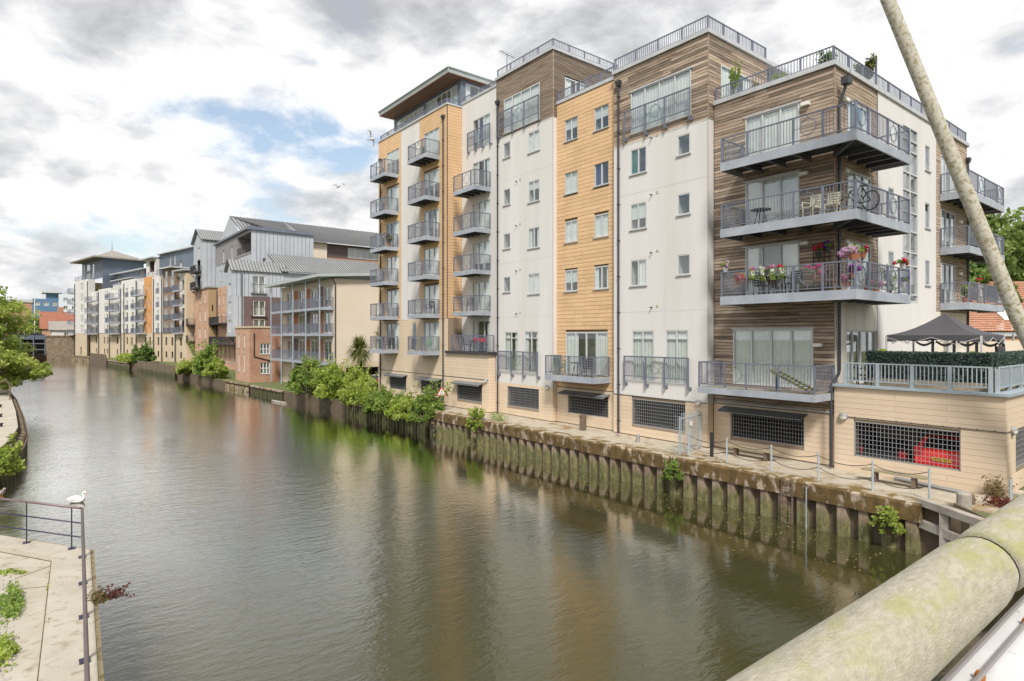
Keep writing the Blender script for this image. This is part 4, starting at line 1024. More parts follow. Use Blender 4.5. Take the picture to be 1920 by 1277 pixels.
# --- brick warehouse
V = thing('brick_warehouse', (25, 124, 1.2), 'old four storey brick warehouse with pale front and iron balconies on brackets', 'warehouse')
fV = front(23.0); fVs = side(113)
vw = []
for z, h in ((12.1, 1.7), (9.0, 1.8), (5.9, 1.8), (2.4, 2.2)):
    vw += [(115.0, 116.1, z, z+h), (119.3, 120.4, z, z+h), (125.0, 126.6, z, z+h), (130.8, 131.9, z, z+h)]
w = MB(); wall(w, fV, 113, 137, .8, 14.6, vw, room=.6); o = w.build('front_wall', ['pale_brick', 'room_lining'], V); simple_windows(o, fV, vw, cols=1, fw=.16)
w = MB(); wall(w, fVs, 23.0, 26, .8, 14.6, [(23.55, 23.75, 10.6, 11.7), (23.7, 23.9, 7.6, 8.7)], room=.5); w.build('side_wall', ['stock_brick', 'iron'], V)
b = MB(); b.wbox(22.8, 30, 112.8, 137.2, 14.6, 14.85); b.build('roof', 'grey_roof', V)
for z in (8.5, 5.4): mini_balcony(V, fV, 124, 132.8, 1.3, z, iron=True)
mini_balcony(T, fT, 106, 113, 1.4, 8.5, iron=True); mini_balcony(T, fT, 96, 113, 1.4, 5.2, iron=True)
b = MB(); b.tube([(24.3, 112.85, 14.2), (24.3, 112.85, 1)], .07, 8); b.build('downpipe', 'iron', V)
fV2 = front(22.9); fV2s = side(117)
v2 = [(119.2, 121, 20.2, 22.3), (119.0, 122.0, 15.0, 17.2, 1.0), (119.0, 122.0, 17.9, 20.0, 1.0)]
w = MB(); wall(w, fV2, 117, 125, 14.85, 23.4, v2, room=.9); w.prism(fV2, [(117, 23.4), (125, 23.4), (121, 25.5)], 0, -.15); wall(w, fV2s, 22.9, 27, 14.85, 23.4, [])
o = w.build('dormer_wall', ['blue_panel', 'iron'], V); seams(o, fV2s, 22.9, 27, 14.9, 23.3, .6); simple_windows(o, fV2, v2[:1], cols=2)
for z in (15.0, 17.9): mini_balcony(V, fV2, 118.2, 122.8, 1.0, z, iron=True)
seam_roof(V, (22.5, 116.7, 23.3), (28, 116.7, 23.3), (22.5, 121, 25.6), (28, 121, 25.6), 14, 'dormer_roof')
seam_roof(V, (28, 125.3, 23.3), (22.5, 125.3, 23.3), (28, 121, 25.6), (22.5, 121, 25.6), 14, 'dormer_roof')

# --- long white block at the far bend, with tower
N_ = thing('far_white_block', (16, 160, 1.3), 'long white riverside apartment block with orange strip, ending in a tower with a pyramid roof', 'apartment block')
fN = Fr(21.5, 126.3, -0.1909, 0.9816, -0.9816, -0.1909)
lev = [14.95, 12.2, 9.55, 6.95]
def fsec(s0, s1, top, m, ops, t=0.0, z0=7.0, nm='render_wall', cols=1):
    w = MB(); wall(w, fN, s0, s1, z0, top, ops, t=t, room=.7); w.box(fN, s0, s0+.02, t-1.5, t, z0, top); o = w.build(nm, [m, 'room_lining'], N_); simple_windows(o, fN.off(t), ops, cols=cols, sill=False)
    return o
def rows(s0, s1, dz0, dz1): return [(s0, s1, z+dz0, z+dz1) for z in lev]
fsec(0, 4.2, 18.4, 'white_render', rows(1.2, 3.2, .05, 2.1), t=-.8)
fsec(4.2, 10.5, 19.4, 'brown_brick', [(a, c, z+.1, z+2.2) for z in [15.6]+lev[1:]+[lev[0]-.0] for a, c in ((4.9, 6.5), (8.0, 9.6)) if z != 14.95]+[(a, c, 18.0-.2, 19.1) for a, c in ((4.9, 6.5), (8.0, 9.6))])
fsec(10.5, 16.0, 18.4, 'white_render', rows(12.6, 13.6, .1, 2.0))
fsec(16.0, 21.0, 18.6, 'far_orange', rows(17.6, 18.4, .5, 1.9), t=-.1)
fsec(21.0, 25.5, 18.6, 'white_render', rows(21.6, 23.2, .05, 2.1), t=-.5)
fsec(25.5, 35.0, 18.7, 'white_render', rows(27.0, 28.4, .05, 2.0)+rows(30.6, 32.0, .05, 2.0)+rows(33.6, 34.4, .1, 2.0))
fsec(35.0, 43.0, 18.4, 'white_render', rows(37.0, 39.5, .05, 2.1), t=-.6)
fsec(43.0, 51.5, 17.6, 'white_render', rows(44.4, 45.6, .05, 2.0)+rows(46.7, 47.4, .3, 1.9))
fsec(51.5, 58.5, 17.4, 'white_render', rows(53.0, 56.0, .05, 2.1), t=-.6)
fsec(58.5, 70.2, 20.6, 'white_render', [(62.6, 63.7, z+.2, z+2.2) for z in lev+[17.7]]+[(63.9, 65.0, z+.2, z+2.2) for z in lev+[17.7]], t=.4)
gw = []
for a in (1.2, 5.4, 8.4, 12.6, 17.2, 19.6, 28, 31, 37.5, 44.5, 46.8, 53): gw += [(a, a+1.0, 4.5, 6.1), (a, a+1.0, 2.1, 3.3)]
w = MB(); wall(w, fN, 0, 58.5, .8, 7.0, gw, room=.5, t=-.1); wall(w, fN, 58.5, 70.2, .8, 7.0, [(64.2, 65.4, 1.6, 3.6)], t=.36, room=.5); w.build('ground_storey', ['tan_render', 'iron'], N_)
for z in lev:
    mini_balcony(N_, fN, 0.5, 3.6, .7, z); mini_balcony(N_, fN, 19.4, 24.8, 1.2, z, sp=.22); mini_balcony(N_, fN, 36.0, 42.4, 1.2, z, sp=.25); mini_balcony(N_, fN, 52, 58.2, 1.2, z, sp=.28)
    for a, c in ((4.6, 10.2), (12.3, 13.9), (26.7, 28.7), (30.3, 32.3), (44.1, 45.9)):
        o = MB().box(fN, a, c, .05, .10, z+.95, z+1.0).box(fN, a, c, .05, .10, z+.05, z+.1).build('window_rail', 'rail_metal', N_)
        q = MB(); n = int((c-a)/.22); [q.box(fN, a+(c-a)*i/n-.02, a+(c-a)*i/n+.02, .05, .09, z+.1, z+.95) for i in range(n+1)]; q.build('balusters', 'rail_metal', o, kind='stuff')
for z in lev+[17.7]: mini_balcony(N_, fN, 69.5, 73.0, 1.4, z, sp=.3)
for s, z1 in ((4.0, 16), (10.8, 17.8), (15.2, 18), (25.3, 18.2), (33.0, 18.0), (35.2, 17), (43.2, 16.5), (51.3, 17), (58.7, 20), (69.9, 20)): pipe(N_, fN.off(.42 if s > 58 else 0), s, 1.2, z1, r=.09, hopper=False)
# set-back storeys and roofs
w = MB(); wall(w, fN, -8, 21.5, 18.6, 23.6, [(9.4, 10.8, 19.2, 21.6), (12.6, 13.6, 21, 22.9), (15, 16, 21, 22.9)], t=-3.2, room=.6); w.box(fN, 21.4, 21.5, -12, -3.2, 18.6, 23.6); w.box(fN, -8, -7.9, -12, -3.2, 12, 23.6); o = w.build('set_back_storey', ['navy_panel', 'room_lining'], N_); simple_windows(o, fN.off(-3.2), [(12.6, 13.6, 21, 22.9), (15, 16, 21, 22.9)], cols=1)
w = MB(); wall(w, fN, 21.5, 27.5, 18.6, 23.0, [(22.6, 25.6, 20.2, 22.6, 1.0)], t=-2.6, room=.6); w.box(fN, 21.5, 21.6, -6, -2.6, 18.6, 23); w.build('set_back_storey', ['white_render', 'maroon_panel'], N_)
b = MB(); b.box(fN, -8.3, 21.4, -13, -2.6, 23.6, 23.85); b.box(fN, 21.4, 29.2, -9, -1.6, 23.0, 23.25); b.build('roof', 'flashing', N_)
b = MB(); b.box(fN, 3.6, 11.2, -4, 1.0, 19.4, 19.65); b.box(fN, -1, 3.6, -4, .5, 18.6, 18.8); b.build('roof', 'flashing', N_)
w = MB(); wall(w, fN, 29.6, 50.5, 18.4, 21.2, [(31, 33, 18.9, 20.8), (46.5, 48, 18.9, 20.8)], t=-3, room=.6); w.box(fN, 50.4, 50.5, -8, -3, 18, 21.2); w.box(fN, 29.6, 29.7, -8, -3, 18, 21.2); o = w.build('set_back_storey', ['navy_panel', 'room_lining'], N_)
b = MB(); b.box(fN, 29.0, 51.5, -9, -2.2, 21.2, 21.45); b.box(fN, 30.5, 45.0, -4, -.6, 19.2, 19.4); b.build('roof', 'flashing', N_)
railing(N_, [(fN.p(49.5, -.1, 0)[:2], fN.p(35.5, -.1, 0)[:2], [('b', 1)]*6)], 17.9, 1.1, 'rail_metal', False, spacing=.3, name='roof_railing')
railing(N_, [(fN.p(28.5, -.1, 0)[:2], fN.p(11, -.1, 0)[:2], [('b', 1)]*7)], 18.7, .8, 'rail_metal', False, spacing=.3, name='roof_railing')
railing(N_, [(fN.p(70, .3, 0)[:2], fN.p(58.6, .3, 0)[:2], [('b', 1)]*4)], 20.6, 1.1, 'rail_metal', False, spacing=.3, name='roof_railing')
tws = [(58.8, 61.0, 21.0, 25.0), (62.3, 65.8, 23.0, 24.9), (62.3, 65.8, 20.8, 22.4), (67.3, 68.8, 20.8, 24.9)]
w = MB(); wall(w, fN, 52.0, 69.2, 20.6, 25.4, tws, t=-1.0, room=.8); w.box(fN, 52, 52.1, -10, -1, 18, 25.4); o = w.build('tower_storey', ['navy_panel', 'room_lining'], N_); simple_windows(o, fN.off(-1), tws, cols=1, sill=False)
P = fN.p; b = MB(); b.box(fN, 50.5, 71.5, -12, 1.2, 25.4, 25.75)
n = len(b.v); b.v += [P(52, -10.5, 25.75), P(70, -10.5, 25.75), P(70, 0, 25.75), P(52, 0, 25.75), P(61, -5.5, 28.6)]
for q in ((0, 1, 4), (1, 2, 4), (2, 3, 4), (3, 0, 4)): b.f.append(tuple(n+i for i in q)); b.m.append(0)
b.tube([P(61, -5.5, 28.4), P(61, -5.5, 31.0)], [.12, .04], 6); b.build('roof', 'grey_roof', N_)
w = MB(); w.box(fN, 70.0, 70.18, -9, .38, .8, 20.6); w.box(fN, -1, 0, -9, -.1, .8, 18); w.box(fN, -1, 70, -9.2, -9, .8, 18); w.build('rear_wall', 'tan_render', N_)

# ------------------------------------------------------------------ quay wall and what stands on the quay
QW = thing('quay_wall', (20.3, 20, 0), 'steel sheet pile quay wall with mossy concrete cap below the apartment block', 'quay wall')
y = 6.35; L = [5.1, 3.6, 6.2, 4.4, 5.0, 3.6]
qr = random.Random(3)
for l in L:
    b = MB(); n = 14; z0 = .96
    # a slightly worn beam: top and front edge wander
    for i in range(n):
        ya, yb = y+l*i/n, y+l*(i+1)/n
        fa = [20.10+.018*math.sin(ya*3.1)+.012*math.sin(ya*9.7), 1.52+.012*math.sin(ya*5.3)]; fb = [20.10+.018*math.sin(yb*3.1)+.012*math.sin(yb*9.7), 1.52+.012*math.sin(yb*5.3)]
        A = [(fa[0], ya, z0), (fa[0]-.01, ya, fa[1]-.07), (fa[0]+.06, ya, fa[1]), (20.78, ya, 1.53)]; B = [(fb[0], yb, z0), (fb[0]-.01, yb, fb[1]-.07), (fb[0]+.06, yb, fb[1]), (20.78, yb, 1.53)]
        b.quad([A[0], A[1], B[1], B[0]], 0); b.quad([A[1], A[2], B[2], B[1]], 0); b.quad([A[2], A[3], B[3], B[2]], 1); b.quad([A[0], B[0], (20.78, yb, z0), (20.78, ya, z0)], 0)
    for yy in (y, y+l): b.quad([(20.10, yy, z0), (20.10, yy, 1.45), (20.16, yy, 1.52), (20.78, yy, 1.53), (20.78, yy, z0)], 0)
    b.build('capping_beam', ['mossy_cap', 'concrete_cap'], QW); y += l+.012
me = None; n = 43; per = (34.25-6.3)/n
for i in range(n):
    y0 = 6.3+i*per
    if me is None:
        b = MB(); pr = [(.22, 0), (.22, .17*per), (0, .29*per), (0, .71*per), (.22, .83*per), (.22, per)]
        for (xa, ya), (xb, yb) in zip(pr, pr[1:]): b.quad([(xa, ya, -.8), (xa, ya, 1.0), (xb, yb, 1.0), (xb, yb, -.8)])
        b.box(W0, -.012, 0.0, per*.5-.006, per*.5+.006, -.8, .97)
        me = bpy.data.meshes.new('sheet_pile'); me.from_pydata(b.v, [], b.f); me.materials.append(MATS['sheet_pile'])
    o = bpy.data.objects.new('sheet_pile', me); col.objects.link(o); adopt(o, QW); o.location = (20.17, y0, 0)
b = MB(); b.wbox(20.2, 20.8, 34.2, 34.3, -.5, 1.5); b.build('end_plate', 'sheet_pile', QW)
b = MB(); b.ring(Fr(0, 33.6, 0, 1, -1, 0).off(-20.05), 0, 0, .42, .26, .05, 18); b.build('outfall_pipe', 'iron', QW)
b = MB(); b.tube([(20.02, 9.62, 1.4), (20.02, 9.62, -.2)], .02, 6); b.build('drain_pipe', 'rail_pale', QW)
mat('rust_dark', (0.12, 0.075, 0.05), (0.20, 0.15, 0.11), 6, .8)
b = MB(); b.wbox(20.02, 20.06, 10.08, 10.12, -.1, 1.56); b.wbox(20.02, 20.06, 10.44, 10.48, -.1, 1.56)
for i in range(7): b.tube([(20.03, 10.1, .05+.23*i), (20.02, 10.28, .03+.23*i), (20.03, 10.46, .05+.23*i)], .016, 6)
tag(b.build('quay_ladder', 'rust_dark'), 'rusty steel rung ladder fixed to the quay wall', 'ladder')
# timber fender by the bridge
mat('weathered_wood', (0.42, 0.38, 0.33), (0.30, 0.26, 0.215), 2.0, 0.9, (1, 1, 1), bump=.4, bscale=12)
TF = thing('timber_fender', (20.2, 5.7, 0), 'bleached timber fender of posts and rails at the near end of the quay', 'fender')
MB().bar((20.35, 6.45, 1.55), (19.55, 4.5, 1.42), .26, .20).build('rail', 'weathered_wood', TF); MB().bar((20.3, 6.4, .92), (19.55, 4.5, .72), .16, .24).build('rail', 'weathered_wood', TF)
for (x, yy) in ((20.08, 5.75), (19.75, 4.95)): MB().wbox(x-.11, x+.11, yy-.11, yy+.11, -.6, 1.42).build('post', 'weathered_wood', TF)
MB().bar((20.5, 5.7, 1.2), (19.9, 4.5, 1.0), .05, .9).build('boarding', 'timber_pile', TF)
mat('galvanised', (0.47, 0.52, 0.54), (0.40, 0.45, 0.47), 3, 0.45, metallic=.2)
mat('stump_wood', (0.20, 0.15, 0.11), (0.13, 0.10, 0.075), 4, 0.9, bump=.5, bscale=20)
posts = [(20.78, 14.74), (20.84, 13.06), (20.82, 11.26), (20.75, 9.56), (20.63, 7.83), (20.80, 6.35)]
names = ['beside the quay gate', 'second from the quay gate', 'opposite the low far bench', 'nearest the quay ladder', 'in front of the near end bench', 'nearest the timber fender']
for (x, yy), nm in zip(posts, names):
    b = MB(); b.tube([(x, yy, 1.48), (x, yy, 2.46)], .035, 8); b.lathe((x, yy, 1.5), [(.08, 0), (.08, .015)], 8); tag(b.build('chain_post', 'galvanised'), 'pale galvanised chain post on the quay edge, '+nm, 'post', 'chain posts along the quay edge')
bp = (20.93, 13.78); b = MB(); b.wbox(bp[0]-.05, bp[0]+.05, bp[1]-.05, bp[1]+.05, 1.5, 2.58); tag(b.build('dark_post', 'iron'), 'black square post with stone foot on the quay edge', 'post')
tag(MB().wbox(bp[0]-.17, bp[0]+.17, bp[1]-.17, bp[1]+.17, 1.495, 1.62).build('post_footing', 'concrete_cap'), 'small concrete block at the foot of the black quay post', 'footing')
lp = (22.87, 4.89); b = MB(); b.tube([(lp[0], lp[1], 1.48), (lp[0], lp[1], 2.1)], .045, 8); tag(b.build('corner_post', 'galvanised'), 'stout grey post at the terrace corner by the bridge', 'post')
allp = posts
for i, (p, q) in enumerate(zip(allp, allp[1:])):
    for zz, sag in ((2.36, .17), (1.95, .20)):
        pts = [(p[0]+(q[0]-p[0])*t/10, p[1]+(q[1]-p[1])*t/10, zz-sag*(1-((t-5)/5)**2)) for t in range(11)]
        tag(MB().tube(pts, .012, 5).build('chain', 'iron'), ('upper' if zz > 2 else 'lower')+' slack chain, '+['first', 'second', 'third', 'fourth', 'fifth'][i]+' span of the quay fence from the gate', 'chain', 'chains between the quay posts')
# gate with fan of spikes
GT = thing('quay_gate', (21.6, 15.2, 1.5), 'pale steel quay gate with upright bars and anti climb spikes over the water', 'gate')
ga, gb = Vector((20.63, 15.07, 0)), Vector((22.6, 15.41, 0))
def gp(k, z): p = ga.lerp(gb, k); return (p.x, p.y, z)
for k in (0, .48, 1): MB().bar(gp(k, 1.5), gp(k, 3.1), .05).build('post', 'galvanised', GT)
for i in range(1, 13):
    if i not in (6,): MB().bar(gp(i/13, 1.62), gp(i/13, 3.22), .018).build('bar', 'galvanised', GT)
for z in (1.64, 2.98): MB().bar(gp(0, z), gp(1, z), .04, .05).build('rail', 'galvanised', GT)
MB().wbox(21.5, 21.62, 15.16, 15.2, 2.62, 2.8).build('lock_plate', 'lamp_white', GT)
b = MB()
for i in range(13): z = 1.75+.11*i; b.bar(gp(0, z), (20.63-.38, 15.04, z+.09*(i-6)/6), .015)
b.build('spikes', 'galvanised', GT, kind='stuff')
mat('bench_wood', (0.36, 0.31, 0.20), (0.28, 0.24, 0.15), 4, 0.9, (1, .2, 1), bump=.3)
def bench(x, y0, y1, h, lab):
    t = thing('bench', (x, (y0+y1)/2, 1.5), lab, 'bench', 'low plank benches on the quay')
    for k, dx in enumerate((-.10, .10)): MB().wbox(x+dx-.085, x+dx+.085, y0, y1, 1.5+h-.06, 1.5+h).build('seat_plank', 'bench_wood', t)
    for yy in (y0+(y1-y0)*.2, y1-(y1-y0)*.2): MB().wbox(x-.14, x+.14, yy-.05, yy+.05, 1.5, 1.5+h-.06).build('leg', 'stump_wood', t)
bench(22.10, 6.78, 8.68, .42, 'low plank bench below the garage grille with the cars')
bench(22.46, 11.9, 14.1, .40, 'low plank bench between the quay gate and the corner downpipe')
b = MB(); b.lathe((20.62, 5.45, 1.4), [(.19, 0), (.18, .3), (.185, .52), (.15, .56)], 12); tag(b.build('mooring_stump', 'weathered_wood'), 'thick bleached timber mooring stump near the bridge', 'bollard')
b = MB(); b.lathe((21.35, 5.5, 1.45), [(.13, 0), (.125, .28), (.10, .34)], 12); tag(b.build('bollard', 'stump_wood'), 'short dark bollard beside the bleached mooring stump', 'bollard')
b = MB(); b.wbox(22.05, 22.3, 22.05, 22.3, 1.48, 2.3); b.wbox(22.03, 22.32, 22.03, 22.32, 2.2, 2.26); tag(b.build('mooring_post', 'stump_wood'), 'tall square dark mooring post on the gravel walkway', 'bollard')
b = MB(); b.lathe((21.73, 18.17, 1.45), [(.10, 0), (.10, .36), (.08, .40)], 10); tag(b.build('bollard', 'lamp_grey'), 'short grey bollard stub on the middle of the walkway', 'bollard')
tag(MB().tube([(22.75, 7.95, 1.6), (22.4, 5.9, 1.56)], .07, 8).build('drain_pipe', 'lamp_grey'), 'loose grey pipe lying along the terrace wall', 'pipe')
# leaf litter drifts on the walkway
# warning sign
mat('sign_red', (0.62, 0.03, 0.03), rough=.4); mat('sign_white', (0.8, 0.8, 0.78), rough=.4); mat('sign_black', (0.01, 0.01, 0.01), rough=.5)
SG = thing('warning_sign', (21.3, 34.62, 1.5), 'red bordered triangular river warning sign showing a narrowing channel', 'sign')
fS = Fr(21.3, 34.62, .885, -.466, -.466, -.885)
def tri(r_): return [(r_*math.cos(a), 2.58+r_*math.sin(a)) for a in (R(90), R(210), R(330))]
MB().prism(fS, tri(.42), 0, .02).build('border', 'sign_red', SG); MB().prism(fS, tri(.30), .02, .024).build('face', 'sign_white', SG)
for sg in (-1, 1):
    P = [(sg*.10, 2.45), (sg*.055, 2.45), (sg*.02, 2.60), (sg*.02, 2.70), (sg*.05, 2.70), (sg*.055, 2.60)]
    MB().prism(fS, P if sg > 0 else P[::-1], .024, .028).build('symbol', 'sign_black', SG)
for s in (-.12, .12): MB().box(fS, s-.03, s+.03, -.06, 0, 1.4, 2.62).build('post', 'pipe_dark', SG)
tag(MB().wbox(21.05, 21.6, 34.45, 34.85, 1.48, 1.56).build('sign_footing', 'concrete_cap'), 'concrete pad under the triangular warning sign', 'footing')

# low piled edges further along
def pile_edge(pts, top, step, m, lab, name='pile', w=.2, cap=None):
    t = thing('piled_bank_edge', (*pts[0], 0), lab, 'bank edge'); k = 0
    for (p, q) in zip(pts, pts[1:]):
        p, q = Vector((*p, 0)), Vector((*q, 0)); L_ = (q-p).length; n = max(1, int(L_/step))
        for i in range(n):
            c = p.lerp(q, (i+.5)/n); h = top+rng.uniform(-.05, .05)
            d = (q-p).normalized(); fr = Fr(c.x, c.y, d.x, d.y, d.y, -d.x); o = bpy.data.objects.new(name, unit(m)); col.objects.link(o); adopt(o, t)
            o.location = (c.x+rng.uniform(-.03, .03), c.y, (h-1)/2); o.scale = (w, step*.62, h+1); o.rotation_euler = (0, 0, math.atan2(d.y, d.x)-R(90)); k += 1
        if cap:
            d = (q-p).normalized(); MB().bar((p.x-.04, p.y, top-.02), (q.x-.04, q.y, top-.02), .34, .16).build('capping', cap, t)
    return t
pile_edge([(20.15, 34.5), (20.05, 40), (19.95, 47)], .95, .42, 'timber_pile', 'low piled bank edge below the leafy bank by the orange tiled wall', cap='timber_pile')
pile_edge([(19.35, 62), (19.1, 68), (18.9, 71)], .8, .5, 'timber_pile', 'low piled edge in front of the cream balcony building', cap='concrete_cap')
pile_edge([(18.75, 72), (18.2, 80)], .85, .6, 'concrete_cap', 'low concrete edge below the red brick annex', cap='concrete_cap')
pile_edge([(16.3, 103), (15.1, 118), (14.3, 128)], 1.9, .62, 'timber_pile', 'tall timber piled edge in front of the brick warehouse')
pile_edge([(13.6, 134), (11.7, 152)], 1.25, .8, 'timber_pile', 'low sheet piling below the grassy strip of the far white block', cap='concrete_cap')
pile_edge([(11.5, 154), (9.6, 170)], 2.4, .9, 'stump_wood', 'dark boarded river wall before the far white block')
pile_edge([(9.5, 171), (7.0, 192)], 1.4, .9, 'concrete_cap', 'low concrete quay below the far tower', cap='concrete_cap')

# ------------------------------------------------------------------ terrace: hedge, gazebo, planters
leafm = {}
def leafset(name, cols, rough=.55):
    out = []
    for i, c in enumerate(cols):
        n = f'{name}_{i}'; mat(n, c, tuple(q*.75 for q in c), 3.0, rough, subsurf=True, spec=.3); out.append(n)
    leafm[name] = out; return out
leafset('hedge', [(0.09, 0.14, 0.115), (0.12, 0.18, 0.145), (0.20, 0.27, 0.22)])
leafset('lime', [(0.46, 0.57, 0.1), (0.33, 0.43, 0.075), (0.57, 0.65, 0.18)])
leafset('green', [(0.32, 0.45, 0.1), (0.225, 0.335, 0.07), (0.44, 0.55, 0.15)])
leafset('deep', [(0.17, 0.28, 0.07), (0.12, 0.2, 0.05), (0.26, 0.37, 0.1)])
leafset('tree', [(0.27, 0.37, 0.095), (0.18, 0.26, 0.065), (0.38, 0.46, 0.14)])
leafset('willow', [(0.46, 0.55, 0.12), (0.33, 0.42, 0.085), (0.56, 0.62, 0.18)])
leafset('dry', [(0.30, 0.23, 0.10), (0.22, 0.13, 0.06), (0.33, 0.30, 0.13)])
leafset('red', [(0.22, 0.06, 0.045), (0.15, 0.045, 0.035), (0.27, 0.12, 0.06)])
leafset('palm', [(0.228, 0.258, 0.072), (0.15, 0.186, 0.048), (0.336, 0.324, 0.12)])
def leaf(b, c, s, r_, mi, up=.35, asp=1.7):
    n = Vector((r_.gauss(0, 1), r_.gauss(0, 1), r_.gauss(0, 1)+up)); n = n.normalized() if n.length > 1e-4 else Vector((0, 0, 1))
    x = n.orthogonal().normalized(); x = Matrix.Rotation(r_.uniform(0, 6.28), 3, n) @ x; y = n.cross(x); l = s*asp*.5; w = s*.5
    b.quad([c-x*l, c+y*w+n*s*.12, c+x*l, c-y*w+n*s*.12], mi)
def clump(b, c, rad, n, s, r_, tone=None, flat=1.0):
    """Leaves through a ball, denser to the outside; each clump leans to one tone."""
    tone = tone if tone is not None else r_.choice((0, 0, 1, 1, 2))
    for i in range(n):
        d = Vector((r_.gauss(0, 1), r_.gauss(0, 1), r_.gauss(0, 1)))
        d = d.normalized()*rad*(r_.random()**.45); d.z *= flat
        leaf(b, Vector(c)+d, s*r_.uniform(.6, 1.25), r_, tone if r_.random() < .72 else r_.choice((0, 1, 2)))
def bush(loc, size, n, s, pal, label, seed, clumps=14, group=None, name='bush', cat='bush', stems=True, droop=0.0):
    r_ = random.Random(seed); t = thing(name, loc, label, cat, group); b = MB(); x, y, z = loc; sx, sy, sz = size; st = MB()
    clumps *= 4
    for i in range(clumps):
        a = r_.uniform(0, 6.28); q = r_.random()**.55*r_.uniform(.8, 1.15); h = r_.random()
        c = Vector((x+sx*q*math.cos(a), y+sy*q*math.sin(a), z+sz*(.12+.85*h*(1-.45*q))-droop*q*sz)); rad = min(sx, sy, sz)*r_.uniform(.12, .36)
        clump(b, c, rad, int(1.15*n/clumps), s*1.1, r_, flat=.9)
        if stems and i % 3 == 0: st.tube([(x+(c.x-x)*.15, y+(c.y-y)*.15, z-.05), tuple(Vector(loc).lerp(c, .55)+Vector((0, 0, .05))), tuple(c)], [.025*sz, .015*sz, .006], 5)
    for i in range(int(clumps*.35)):
        a = r_.uniform(0, 6.28); q = r_.random(); p0 = Vector((x+sx*.8*q*math.cos(a), y+sy*.8*q*math.sin(a), z+sz*.45)); L_ = sz*r_.uniform(.35, .75); d = Vector((math.cos(a)*.5*q, math.sin(a)*.5*q, 1)).normalized()
        st.tube([tuple(p0-d*sz*.3), tuple(p0+d*L_)], [.012*sz, .004], 4)
        for k in range(int(26)): leaf(b, p0+d*L_*r_.uniform(.1, 1.05)+Vector((r_.gauss(0, .6), r_.gauss(0, .6), r_.gauss(0, .4)))*s, s*r_.uniform(.7, 1.2), r_, r_.choice((0, 0, 1, 2)))
    b.build('foliage', leafm[pal], t)
    if stems: st.build('stems', 'stump_wood', t)
    return t
HG = thing('hedge', (24.3, 7.4, 4.5), 'long clipped dark green hedge screen behind the terrace railing', 'hedge')
b = MB(); r_ = random.Random(5)
def hedge_box(b, x0, x1, y0, y1, z0, z1, n):
    for i in range(n):
        f = r_.random()
        if f < .5: c = (r_.choice((x0, x1) if y1-y0 > x1-x0 else (r_.uniform(x0, x1),)), r_.choice((y0, y1)) if x1-x0 > y1-y0 else r_.uniform(y0, y1), r_.uniform(z0, z1))
        elif f < .75: c = (r_.uniform(x0, x1), r_.uniform(y0, y1), z1+r_.gauss(0, .015))
        else: c = (x0+r_.gauss(0, .02) if y1-y0 > x1-x0 else r_.uniform(x0, x1), y0+r_.gauss(0, .02) if x1-x0 > y1-y0 else r_.uniform(y0, y1), r_.uniform(z0, z1))
        leaf(b, Vector(c), .055*r_.uniform(.7, 1.3), r_, r_.choice((0, 0, 1, 1, 2)), asp=1.5)
hedge_box(b, 24.15, 24.5, 5.62, 9.4, 4.85, 5.80, 9000); hedge_box(b, 24.5, 31.0, 5.62, 5.95, 4.85, 5.80, 9000)
b.build('foliage', leafm['hedge'], HG); MB().wbox(24.19, 24.46, 5.66, 9.36, 4.82, 5.76).wbox(24.46, 31, 5.66, 5.92, 4.82, 5.76).build('core', 'hedge_0', HG)
MB().wbox(24.1, 24.55, 5.6, 9.45, 4.5, 4.85).wbox(24.55, 31, 5.6, 6.0, 4.5, 4.85).build('planter', 'deck_board', HG)
mat('bamboo', (0.40, 0.36, 0.24), (0.27, 0.24, 0.15), 6, 0.8, (8, 8, .3))
SC = thing('reed_screen', (27, 5.45, 4.63), 'bleached reed screen tied behind the right hand terrace railing', 'screen'); b = MB()
for i in range(260): x = 23.5+i*.03; b.tube([(x, 5.42+rng.uniform(-.01, .01), 4.66), (x, 5.42, 5.36+rng.uniform(-.03, .03))], .013, 4)
b.build('reeds', 'bamboo', SC, kind='stuff')
# gazebo
mat('gazebo_cloth', (0.088, 0.085, 0.092), (0.075, 0.072, 0.078), 1.0, 0.75, bump=.08, bscale=4); mat('net_cloth', (0.33, 0.30, 0.34), rough=.9); mat('alu', (0.55, 0.53, 0.53), rough=.4)
GZ = thing('gazebo', (26.9, 7.7, 4.5), 'charcoal pop up gazebo with pitched cloth roof behind the hedge', 'gazebo')
gx0, gx1, gy0, gy1, ze, zp = 25.5, 28.3, 6.25, 9.2, 6.42, 7.25
b = MB(); N_g = 10; cx, cy = (gx0+gx1)/2, (gy0+gy1)/2
cor = [(gx0, gy0), (gx1, gy0), (gx1, gy1), (gx0, gy1)]
for (p, q) in zip(cor, cor[1:]+cor[:1]):
    for i in range(N_g):
        for j in range(6):
            def pt(u, v):
                ex, ey = p[0]+(q[0]-p[0])*u, p[1]+(q[1]-p[1])*u
                x, y = ex+(cx-ex)*v, ey+(cy-ey)*v; sag = .10*math.sin(math.pi*u)*(1-v)*v*2
                return (x, y, ze+(zp-ze)*(v**1.15)-.16*math.sin(math.pi*min(1, v))*.6-sag)
            b.quad([pt(i/N_g, j/6), pt((i+1)/N_g, j/6), pt((i+1)/N_g, (j+1)/6), pt(i/N_g, (j+1)/6)])
b.build('canopy', 'gazebo_cloth', GZ, smooth=True)
b = MB()
